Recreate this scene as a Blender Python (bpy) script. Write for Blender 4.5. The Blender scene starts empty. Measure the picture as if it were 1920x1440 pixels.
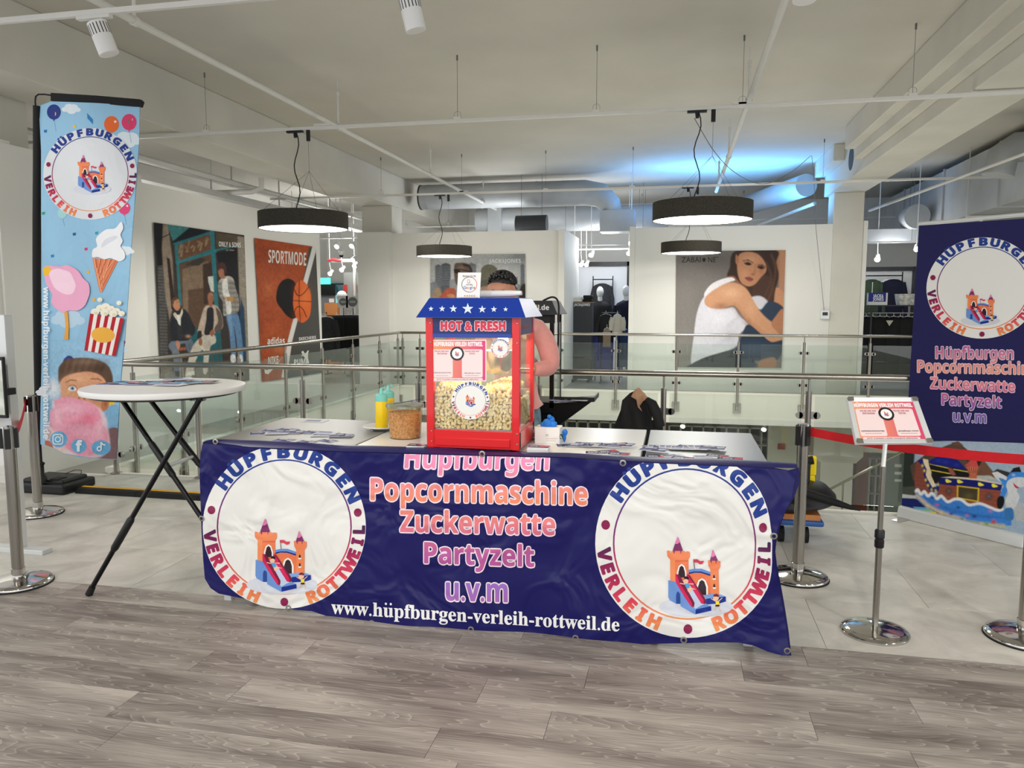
import bpy, bmesh, math, random
import numpy as np
from mathutils import Vector, Matrix
from mathutils.geometry import tessellate_polygon
random.seed(4)
SC = bpy.context.scene
COL = SC.collection
sin, cos, pi = math.sin, math.cos, math.pi

# ---------------------------------------------------------------- camera, world, light
CAMH = 1.55
PITCH, YAW, FPX = math.radians(6.0), math.radians(12.0), 1440.0
cam = bpy.data.cameras.new('camera')
cam.sensor_width = 36.0
cam.lens = FPX / 1920 * 36
cam.clip_start = 0.05
camo = bpy.data.objects.new('camera', cam)
camo.location = (0, 0, CAMH)
camo.rotation_euler = (pi / 2 - PITCH, 0, YAW)
COL.objects.link(camo)
SC.camera = camo

world = bpy.data.worlds.new('world')
SC.world = world
world.use_nodes = True
world.node_tree.nodes['Background'].inputs[0].default_value = (0.97, 0.98, 1.0, 1)
world.node_tree.nodes['Background'].inputs[1].default_value = 1.5
SC.view_settings.view_transform = 'Standard'
SC.view_settings.look = 'None'
SC.view_settings.gamma = 1
SC.view_settings.use_curve_mapping = False
SC.view_settings.exposure = 0.1


def light(name, kind, loc, energy, color=(1, 1, 1), size=0.1, rot=(0, 0, 0), spot=None, blend=0.4, sizey=None):
    l = bpy.data.lights.new(name, kind)
    l.energy = energy
    l.color = color
    if kind == 'AREA':
        l.size = size
        if sizey:
            l.shape = 'RECTANGLE'
            l.size_y = sizey
    elif kind != 'SUN':
        l.shadow_soft_size = size
    if spot:
        l.spot_size = math.radians(spot)
        l.spot_blend = blend
    o = bpy.data.objects.new(name, l)
    o.location = loc
    o.rotation_euler = rot
    COL.objects.link(o)
    return o


def aim(o, t):
    o.rotation_euler = (Vector(t) - o.location).to_track_quat('-Z', 'Y').to_euler()
    return o


WARM = (1.0, 0.95, 0.88)
# ceiling track spots of the shop floor around the stand (outside and inside the frame)
for (lx, ly, lz, tx, ty, tz, e) in [
        (-3.5, 4.42, 3.0, -2.2, 4.6, 0, 120), (-4.6, 0.6, 3.2, -2.4, 4.2, 0.2, 330), (-1.5, 1.0, 3.2, -1.2, 3.6, 0.4, 200),
        (0.6, 0.4, 3.2, 0.3, 3.6, 0.3, 260), (2.6, 1.2, 3.2, 2.3, 5.4, 0.8, 260), (-5.0, 2.6, 3.2, -5.2, 5.6, 1.4, 200),
        (-1.0, -1.4, 3.2, -1.0, 1.8, 0, 160), (3.6, 2.6, 3.2, 1.2, 4.6, 0, 160)]:
    aim(light('track_and_fill_spot', 'SPOT', (lx, ly, lz), e * 0.40, WARM, 0.06, spot=75, blend=0.7), (tx, ty, tz))
aim(light('track_and_fill_spot', 'SPOT', (-6.9, 3.3, 3.25), 330, WARM, 0.06, spot=46, blend=0.6), (-6.35, 5.5, 1.9))  # added spot out of view, brightens the left front wall
# walkway lights that wash the far partitions and the gallery
for (lx, ly, tx, ty, tz, e) in [(-4.4, 11.4, -3.6, 14, 1.1, 190), (-2.6, 11.2, -3.0, 14, 1.0, 150), (0.9, 11.0, 0.9, 14, 1.0, 200), (2.7, 11.2, 2.5, 14, 0.9, 140),
                                (-3.3, 9.3, -5.9, 9.0, 1.2, 150), (-3.5, 11.6, -5.9, 11.6, 1.2, 130)]:
    aim(light('wall_wash_light', 'SPOT', (lx, ly, 3.28), e * 0.38, WARM, 0.1, spot=95, blend=0.9), (tx, ty, tz))
light('shop_middle_light', 'POINT', (-1.5, 16.6, 2.7), 75, (0.95, 0.97, 1), 0.3)
light('shop_right_light', 'POINT', (3.9, 15.6, 2.6), 45, (0.95, 0.97, 1), 0.3)
light('shop_left_light', 'POINT', (-7.3, 16.2, 2.8), 85, (1, 1, 1), 0.3)
light('duct_fill', 'POINT', (-3.4, 14.9, 2.5), 50, (0.96, 0.98, 1), 0.3)  # added fill that brightens the ducts behind the centre wall
light('corridor_fill', 'POINT', (-7.4, 9.6, 2.4), 28, (1, 0.98, 0.95), 0.3)  # added fill for the left corridor, no fixture there
light('lower_floor_light', 'AREA', (0.5, 11.0, -1.2), 330, (1, 0.98, 0.94), 7)
light('blue_led_wash', 'AREA', (0.9, 14.6, 3.0), 95, (0.10, 0.42, 1.0), 2.6, rot=(pi, 0, 0), sizey=0.3)
light('ceiling_fill', 'AREA', (0.5, 9.8, -0.9), 105, (1, 0.98, 0.94), 6, rot=(pi, 0, 0))  # added upward fill that lifts the ceiling, in place of floor bounce
light('rear_fill', 'AREA', (-1.2, -2.6, 3.9), 60, (1, 0.98, 0.96), 5, rot=(math.radians(20), 0, 0))  # soft fill from behind the camera, out of view

# ---------------------------------------------------------------- pixel helpers (a pixel of the photograph -> a point of the place)
_R = Vector((cos(YAW), sin(YAW), 0))
_F = Vector((-sin(YAW) * cos(PITCH), cos(YAW) * cos(PITCH), -sin(PITCH)))
_U = _R.cross(_F)
EYE = Vector((0, 0, CAMH))


def ray(x, y):
    return _F + _R * ((x - 960) / FPX) + _U * ((720 - y) / FPX)


def G(x, y, z=0.0):
    d = ray(x, y)
    return EYE + d * ((z - CAMH) / d.z)


def W(x, y, Y):
    d = ray(x, y)
    return EYE + d * (Y / d.y)


def WX(x, y, X):
    d = ray(x, y)
    return EYE + d * (X / d.x)


def plane(p0, n):
    """surface function of a plane: pixel (x, y) and height h above it -> point"""
    p0 = Vector(p0)
    n = Vector(n).normalized()
    if (EYE - p0).dot(n) < 0:
        n = -n

    def S(x, y, h=0.0):
        d = ray(x, y)
        q = p0 + n * h
        return EYE + d * ((q - EYE).dot(n) / d.dot(n))
    return S


def plane_y(Y):
    return plane((0, Y, 0), (0, 1, 0))


def plane_x(X):
    return plane((X, 0, 0), (1, 0, 0))


# ---------------------------------------------------------------- materials
def lin(c):
    if isinstance(c, str):
        c = tuple(int(c[i:i + 2], 16) / 255 for i in (0, 2, 4))
    elif max(c) > 1.001:
        c = tuple(v / 255 for v in c)
    return tuple(v / 12.92 if v <= 0.04045 else ((v + 0.055) / 1.055) ** 2.4 for v in c[:3])


def mat(name, c='888888', rough=0.5, metal=0.0, noise=0.0, scale=8.0, bump=0.0, bscale=None, emit=0.0, trans=0.0, ior=1.45,
        alpha=1.0, spec=0.5, c2=None, stretch=(1, 1, 1), detail=4, coat=0.0, sheen=0.0):
    m = bpy.data.materials.new(name)
    m.use_nodes = True
    nt = m.node_tree
    b = nt.nodes['Principled BSDF']
    L = lin(c)
    b.inputs['Base Color'].default_value = (*L, 1)
    b.inputs['Roughness'].default_value = rough
    b.inputs['Metallic'].default_value = metal
    b.inputs['IOR'].default_value = ior
    b.inputs['Specular IOR Level'].default_value = spec
    b.inputs['Transmission Weight'].default_value = trans
    b.inputs['Alpha'].default_value = alpha
    b.inputs['Coat Weight'].default_value = coat
    b.inputs['Sheen Weight'].default_value = sheen
    if emit:
        b.inputs['Emission Color'].default_value = (*L, 1)
        b.inputs['Emission Strength'].default_value = emit
    if noise or bump:
        tc = nt.nodes.new('ShaderNodeTexCoord')
        mp = nt.nodes.new('ShaderNodeMapping')
        mp.inputs['Scale'].default_value = stretch
        nt.links.new(tc.outputs['Object'], mp.inputs[0])
    if noise:
        nz = nt.nodes.new('ShaderNodeTexNoise')
        nz.inputs['Scale'].default_value = scale
        nz.inputs['Detail'].default_value = detail
        nt.links.new(mp.outputs[0], nz.inputs[0])
        mx = nt.nodes.new('ShaderNodeMix')
        mx.data_type = 'RGBA'
        L2 = lin(c2) if c2 else tuple(v * (1 - noise) for v in L)
        mx.inputs[6].default_value = (*L, 1)
        mx.inputs[7].default_value = (*L2, 1)
        cr = nt.nodes.new('ShaderNodeMapRange')
        cr.inputs[1].default_value = 0.35
        cr.inputs[2].default_value = 0.65
        nt.links.new(nz.outputs[0], cr.inputs[0])
        nt.links.new(cr.outputs[0], mx.inputs[0])
        nt.links.new(mx.outputs[2], b.inputs['Base Color'])
    if bump:
        n2 = nt.nodes.new('ShaderNodeTexNoise')
        n2.inputs['Scale'].default_value = bscale or scale * 4
        n2.inputs['Detail'].default_value = 3
        nt.links.new(mp.outputs[0], n2.inputs[0])
        bp = nt.nodes.new('ShaderNodeBump')
        bp.inputs['Strength'].default_value = bump
        bp.inputs['Distance'].default_value = 0.01
        nt.links.new(n2.outputs[0], bp.inputs['Height'])
        nt.links.new(bp.outputs[0], b.inputs['Normal'])
    return m


def paint_mat(name, rough=0.45, spec=0.4, coat=0.0, bump=0.0, bs=3.0):
    m = bpy.data.materials.new(name)
    m.use_nodes = True
    nt = m.node_tree
    a = nt.nodes.new('ShaderNodeAttribute')
    a.attribute_name = 'Col'
    b = nt.nodes['Principled BSDF']
    nt.links.new(a.outputs['Color'], b.inputs['Base Color'])
    b.inputs['Roughness'].default_value = rough
    b.inputs['Specular IOR Level'].default_value = spec
    b.inputs['Coat Weight'].default_value = coat
    if bump:
        tc = nt.nodes.new('ShaderNodeTexCoord')
        n2 = nt.nodes.new('ShaderNodeTexNoise')
        n2.inputs['Scale'].default_value = bs
        n2.inputs['Detail'].default_value = 2
        n2.inputs['Distortion'].default_value = 1.2
        nt.links.new(tc.outputs['Object'], n2.inputs[0])
        bp = nt.nodes.new('ShaderNodeBump')
        bp.inputs['Strength'].default_value = bump
        bp.inputs['Distance'].default_value = 0.06
        nt.links.new(n2.outputs[0], bp.inputs['Height'])
        nt.links.new(bp.outputs[0], b.inputs['Normal'])
    return m


M = dict(
    ceil=mat('ceiling_paint', 'CBC7BD', 0.85, noise=0.10, scale=0.7, bump=0.15, bscale=9),
    beam=mat('beam_paint', 'D2CFC5', 0.8, noise=0.10, scale=1.2, bump=0.2, bscale=12),
    wall=mat('wall_paint', 'DDDCD6', 0.7, noise=0.03, scale=1.0),
    fascia=mat('fascia_paint', 'DEDDD2', 0.5, noise=0.05, scale=0.8),
    pipe=mat('white_pipe', 'D5D4CE', 0.5, noise=0.05, scale=3),
    duct=mat('duct_sheet', 'B9BDC0', 0.5, metal=0.15, noise=0.15, scale=2),
    track=mat('track_white', 'DAD9D4', 0.45),
    white=mat('white_plastic', 'E8E8E6', 0.35),
    whitem=mat('white_powder_coat', 'E2E2E0', 0.4),
    black=mat('black_plastic', '111113', 0.45),
    blackm=mat('black_metal', '0C0C0E', 0.35, metal=0.3),
    dark=mat('dark_grey', '34363A', 0.6),
    wire=mat('wire_grey', '77777A', 0.5, metal=0.6),
    steel=mat('brushed_steel', 'A8A49C', 0.26, metal=1.0, noise=0.08, scale=30, stretch=(1, 1, 0.05)),
    chrome=mat('polished_chrome', 'C9C7C3', 0.09, metal=1.0),
    alu=mat('aluminium_frame', 'DADDDD', 0.38, metal=0.3),
    shade=mat('felt_shade', '2A2926', 0.95, noise=0.6, scale=160, c2='4A463C'),
    diff=mat('lamp_diffuser', 'FFFDF6', 0.5, emit=7.0),
    lampin=mat('lamp_inner', 'F2EFE6', 0.6),
    red=mat('red_lacquer', 'D8121A', 0.28, coat=0.4),
    redbelt=mat('red_belt', 'CC0F1C', 0.7, noise=0.1, scale=40),
    blue=mat('blue_lacquer', '12379A', 0.3, coat=0.3),
    navy=mat('navy_panel', '1A2A66', 0.35),
    banner=mat('banner_vinyl_back', '25235F', 0.35),
    greytop=mat('grey_laminate', '94948F', 0.38, noise=0.05, scale=2),
    steeltop=mat('metallic_grey_laminate', '8E908E', 0.36, metal=0.45, noise=0.05, scale=3),
    whitetop=mat('white_laminate', 'E6E7E4', 0.3),
    popcorn=mat('popcorn', 'F6D98A', 0.7, noise=1, scale=45, c2='FFF4D6'),
    kernel=mat('corn_kernels', 'E3B06A', 0.45, noise=1, scale=90, c2='B9783A'),
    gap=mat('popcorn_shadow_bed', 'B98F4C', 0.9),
    oil=mat('yellow_oil', 'E9C812', 0.25),
    teal=mat('teal_cap', '7CCBC4', 0.4),
    bluegl=mat('blue_gloves', '1E78D8', 0.5, bump=0.3, bscale=60),
    skin=mat('skin', 'C98F74', 0.5, noise=0.12, scale=12),
    hair=mat('black_hair', '141213', 0.4, bump=0.5, bscale=60),
    pink=mat('pink_fleece', 'E59C93', 0.9, noise=0.08, scale=20, bump=0.25, bscale=18, sheen=0.4),
    jeans=mat('light_denim', '7D99A8', 0.85, noise=0.35, scale=14, c2='55707F'),
    shoe=mat('white_shoe', 'D8D8D5', 0.6),
    cloth_b=mat('black_cloth', '0B0B0E', 0.75, noise=0.4, scale=8, bump=0.3, bscale=10),
    cloth_n=mat('navy_cloth', '14162E', 0.9, noise=0.3, scale=9),
    cloth_g=mat('olive_cloth', '3F4F38', 0.9, noise=0.3, scale=9),
    cloth_w=mat('white_cloth', 'E4E2DC', 0.9, noise=0.08, scale=6),
    cloth_c=mat('cream_cloth', 'C8C2B2', 0.9, noise=0.1, scale=9),
    cloth_d=mat('charcoal_cloth', '34353A', 0.9, noise=0.35, scale=20),
    cloth_l=mat('lilac_cloth', 'A79CB8', 0.9, noise=0.3, scale=12),
    cloth_t=mat('taupe_cloth', '8C7A66', 0.9),
    tan=mat('tan_lining', 'B08A6C', 0.8, noise=0.2, scale=10),
    denim=mat('blue_denim', '2B4468', 0.9, noise=0.3, scale=14),
    royal=mat('royal_blue_panel', '101E80', 0.5),
    yellow=mat('yellow_plastic', 'F4D800', 0.4),
    yellowl=mat('yellow_line', 'E2A81A', 0.6),
    rubber=mat('black_rubber', '151515', 0.8),
    orange=mat('orange_wood', 'D98E52', 0.6),
    bluep=mat('blue_rim', '2F62A8', 0.45),
    paper=mat('white_paper', 'F0F0EE', 0.6),
    nickel=mat('nickel_eyelet', 'B5B2AA', 0.3, metal=1.0),
    kick=mat('shelf_grey', '8A8A84', 0.6),
    brown=mat('brown_sign', '6E3528', 0.6),
    lowfloor=mat('lower_floor', '8D8A6C', 0.4, noise=0.25, scale=0.7, stretch=(1, 4, 1)),
    print=paint_mat('flat_print', 0.55, 0.18),
    vinyl=paint_mat('vinyl_print', 0.34, 0.3, bump=0.75, bs=3.6),
    fabric=paint_mat('fabric_print', 0.7, 0.25, bump=0.5, bs=3.0),
    gloss=paint_mat('glossy_print', 0.25, 0.5),
)


def glass_mat(name, tint, rough=0.0, alpha=0.16):
    """thin pane: clear with a fresnel reflection"""
    m = bpy.data.materials.new(name)
    m.use_nodes = True
    nt = m.node_tree
    nt.nodes.remove(nt.nodes['Principled BSDF'])
    out = nt.nodes['Material Output']
    tr = nt.nodes.new('ShaderNodeBsdfTransparent')
    tr.inputs[0].default_value = (*lin(tint), 1)
    gl = nt.nodes.new('ShaderNodeBsdfGlossy')
    gl.inputs['Roughness'].default_value = rough
    fr = nt.nodes.new('ShaderNodeFresnel')
    fr.inputs[0].default_value = 1.5
    ge = nt.nodes.new('ShaderNodeNewGeometry')     # same reflection from both faces of the thin pane
    mr = nt.nodes.new('ShaderNodeMapRange')
    mr.inputs[3].default_value = 1.5
    mr.inputs[4].default_value = 1 / 1.5
    nt.links.new(ge.outputs['Backfacing'], mr.inputs[0])
    nt.links.new(mr.outputs[0], fr.inputs[0])
    mx = nt.nodes.new('ShaderNodeMixShader')
    df = nt.nodes.new('ShaderNodeBsdfDiffuse')
    df.inputs[0].default_value = (*lin('DCE4DE'), 1)
    mx2 = nt.nodes.new('ShaderNodeMixShader')
    mx2.inputs[0].default_value = alpha
    nt.links.new(fr.outputs[0], mx.inputs[0])
    nt.links.new(tr.outputs[0], mx.inputs[1])
    nt.links.new(gl.outputs[0], mx.inputs[2])
    nt.links.new(mx.outputs[0], mx2.inputs[1])
    nt.links.new(df.outputs[0], mx2.inputs[2])
    nt.links.new(mx2.outputs[0], out.inputs[0])
    return m


M['glass'] = glass_mat('railing_glass', 'F6FAF8', 0.0, 0.022)
M['clear'] = glass_mat('clear_plastic', 'FAFAF6', 0.02, 0.04)
M['edge'] = mat('glass_edge', '8FB0A4', 0.2)


# ---------------------------------------------------------------- object helpers
def tag(o, label=None, cat=None, group=None, kind=None):
    if label:
        o['label'] = label
    if cat:
        o['category'] = cat
    if group:
        o['group'] = group
    if kind:
        o['kind'] = kind
    return o


def thing(name, label, cat, loc=(0, 0, 0), group=None, rz=0.0, kind=None):
    o = bpy.data.objects.new(name, None)
    o.empty_display_size = 0.1
    o.location = loc
    o.rotation_euler = (0, 0, rz)
    COL.objects.link(o)
    return tag(o, label, cat, group, kind)


def wloc(p):
    v = Vector((0, 0, 0))
    while p is not None:
        v += p.location
        p = p.parent
    return v


def dup(root, loc=None, rz=None, label=None, group=None):
    r = root.copy()
    COL.objects.link(r)
    if loc is not None:
        r.location = loc
    if rz is not None:
        r.rotation_euler = (0, 0, rz)
    if label:
        r['label'] = label
    if group:
        r['group'] = group
    for ch in list(root.children):
        c = ch.copy()
        COL.objects.link(c)
        c.parent = r
        for g in list(ch.children):
            d = g.copy()
            COL.objects.link(d)
            d.parent = c
    return r


class MB:
    def __init__(s):
        s.v, s.f = [], []

    def add(s, vs, fs):
        n = len(s.v)
        s.v += [tuple(p) for p in vs]
        s.f += [tuple(i + n for i in f) for f in fs]
        return s

    def box(s, x0, y0, z0, x1, y1, z1):
        v = [(x, y, z) for x in (x0, x1) for y in (y0, y1) for z in (z0, z1)]
        return s.add(v, [(0, 1, 3, 2), (4, 6, 7, 5), (0, 4, 5, 1), (2, 3, 7, 6), (0, 2, 6, 4), (1, 5, 7, 3)])

    def cbox(s, c, d):
        return s.box(c[0] - d[0] / 2, c[1] - d[1] / 2, c[2] - d[2] / 2, c[0] + d[0] / 2, c[1] + d[1] / 2, c[2] + d[2] / 2)

    def hexa(s, a, b):
        """eight corners: quad a (4 points) and quad b"""
        return s.add(list(a) + list(b), [(3, 2, 1, 0), (4, 5, 6, 7), (0, 1, 5, 4), (1, 2, 6, 5), (2, 3, 7, 6), (3, 0, 4, 7)])

    def slab(s, pts, n, t):
        """flat polygon (3D points) extruded by t along n"""
        n = Vector(n).normalized() * t
        k = len(pts)
        a = [Vector(p) for p in pts]
        return s.add(a + [p + n for p in a], [tuple(range(k))[::-1], tuple(range(k, 2 * k))] +
                     [(i, (i + 1) % k, (i + 1) % k + k, i + k) for i in range(k)])

    def tube(s, pts, r, n=10, caps=True, sq=1.0):
        P = [Vector(p) for p in pts]
        rs = r if isinstance(r, (list, tuple)) else [r] * len(P)
        vs, fs = [], []
        up = None
        for i, p in enumerate(P):
            d = (P[min(i + 1, len(P) - 1)] - P[max(i - 1, 0)]).normalized()
            if up is None:
                up = Vector((0, 0, 1)) if abs(d.z) < 0.9 else Vector((0, 1, 0))
            a = d.cross(up).normalized()
            up = a.cross(d).normalized()
            for k in range(n):
                t = 2 * pi * (k + 0.5) / n
                vs.append(p + a * cos(t) * rs[i] + up * sin(t) * rs[i] * sq)
        for i in range(len(P) - 1):
            for k in range(n):
                fs.append((i * n + k, i * n + (k + 1) % n, (i + 1) * n + (k + 1) % n, (i + 1) * n + k))
        if caps:
            fs.append(tuple(range(n))[::-1])
            fs.append(tuple(range((len(P) - 1) * n, len(P) * n)))
        return s.add(vs, fs)

    def lathe(s, prof, c=(0, 0, 0), n=24, sx=1, sy=1):
        vs, fs = [], []
        for (r, z) in prof:
            for k in range(n):
                t = 2 * pi * k / n
                vs.append((c[0] + r * cos(t) * sx, c[1] + r * sin(t) * sy, c[2] + z))
        for i in range(len(prof) - 1):
            for k in range(n):
                fs.append((i * n + k, i * n + (k + 1) % n, (i + 1) * n + (k + 1) % n, (i + 1) * n + k))
        closed = prof[0] == prof[-1]
        if prof[0][0] > 1e-4 and not closed:
            fs.append(tuple(range(n))[::-1])
        if prof[-1][0] > 1e-4 and not closed:
            fs.append(tuple(range((len(prof) - 1) * n, len(prof) * n)))
        return s.add(vs, fs)

    def ball(s, c, r, n=10, m=7):
        rx, ry, rz = r if isinstance(r, (list, tuple)) else (r, r, r)
        vs, fs = [(c[0], c[1], c[2] + rz)], []
        for i in range(1, m):
            for k in range(n):
                a, t = pi * i / m, 2 * pi * k / n
                vs.append((c[0] + rx * sin(a) * cos(t), c[1] + ry * sin(a) * sin(t), c[2] + rz * cos(a)))
        vs.append((c[0], c[1], c[2] - rz))
        for k in range(n):
            fs.append((0, 1 + k, 1 + (k + 1) % n))
            e = 1 + (m - 2) * n
            fs.append((e + (k + 1) % n, e + k, len(vs) - 1))
        for i in range(m - 2):
            for k in range(n):
                a = 1 + i * n
                fs.append((a + k, a + n + k, a + n + (k + 1) % n, a + (k + 1) % n))
        return s.add(vs, fs)

    def build(s, name, m, parent=None, label=None, cat=None, group=None, kind=None, bevel=0, smooth=False, recalc=False):
        vs = [Vector(p) for p in s.v]
        if parent is not None:
            off = wloc(parent)
            if parent.rotation_euler.z and not parent.get('_local'):
                pass
        elif vs:
            lo = Vector([min(p[i] for p in vs) for i in range(3)])
            hi = Vector([max(p[i] for p in vs) for i in range(3)])
            off = Vector(((lo.x + hi.x) / 2, (lo.y + hi.y) / 2, lo.z))
        me = bpy.data.meshes.new(name)
        me.from_pydata([tuple(p - off) for p in vs], [], s.f)
        if recalc:
            b = bmesh.new()
            b.from_mesh(me)
            bmesh.ops.recalc_face_normals(b, faces=b.faces)
            b.to_mesh(me)
            b.free()
        if smooth:
            me.polygons.foreach_set('use_smooth', [True] * len(me.polygons))
            try:
                me.set_sharp_from_angle(angle=math.radians(42))
            except Exception:
                pass
        me.materials.append(M[m] if isinstance(m, str) else m)
        o = bpy.data.objects.new(name, me)
        COL.objects.link(o)
        if parent is not None:
            o.parent = parent
        else:
            o.location = off
        if bevel:
            bv = o.modifiers.new('bevel', 'BEVEL')
            bv.width = bevel
            bv.segments = 2
            bv.limit_method = 'ANGLE'
        return tag(o, label, cat, group, kind)


def bx(name, x0, y0, z0, x1, y1, z1, m, parent=None, **k):
    return MB().box(x0, y0, z0, x1, y1, z1).build(name, m, parent, **k)


def tb(name, pts, r, m, parent=None, n=10, **k):
    k.setdefault('smooth', True)
    return MB().tube(pts, r, n).build(name, m, parent, **k)


# ---------------------------------------------------------------- flat art: polygons and lettering, coloured per corner
_gl = {}


def _raw(st):
    if st in _gl:
        return _gl[st]
    cu = bpy.data.curves.new('glyph', 'FONT')
    cu.body = st
    cu.resolution_u = 3
    o = bpy.data.objects.new('glyph', cu)
    COL.objects.link(o)
    dg = bpy.context.evaluated_depsgraph_get()
    dg.update()
    me = bpy.data.meshes.new_from_object(o.evaluated_get(dg))
    vs = [(v.co.x, v.co.y) for v in me.vertices]
    fs = [tuple(p.vertices) for p in me.polygons]
    bpy.data.objects.remove(o)
    bpy.data.meshes.remove(me)
    bpy.data.curves.remove(cu)
    _gl[st] = (vs, fs)
    return _gl[st]


def _wid(st):
    vs = _raw(st)[0]
    return max(v[0] for v in vs) - min(v[0] for v in vs)


_adv = {}


def adv(c):
    if c == ' ':
        return 0.28
    if c not in _adv:
        _adv[c] = max(_wid('|' + c + '|') - _wid('||'), 0.05)
    return _adv[c]


UML = {'Ü': 'U', 'ü': 'u', 'Ä': 'A', 'ö': 'o', 'ä': 'a'}


def mapch(c, style):
    c = UML.get(c, c)
    base = dict(b=(0x1D5D4, 0x1D5EE, 0x1D7EC), s=(0x1D400, 0x1D41A, 0x1D7CE)).get(style)
    if base:
        if 'A' <= c <= 'Z':
            return chr(base[0] + ord(c) - 65)
        if 'a' <= c <= 'z':
            return chr(base[1] + ord(c) - 97)
        if '0' <= c <= '9':
            return chr(base[2] + ord(c) - 48)
    return c


def grad(stops, axis=1):
    """stops [(pos, colour)] -> colour function of the art coordinates"""
    xs = [q[0] for q in stops]
    cs = np.array([lin(q[1]) for q in stops])
    if xs[0] > xs[-1]:
        xs, cs = xs[::-1], cs[::-1]
    return lambda x, y: tuple(float(np.interp((x, y)[axis], xs, cs[:, i])) for i in range(3))


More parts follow.
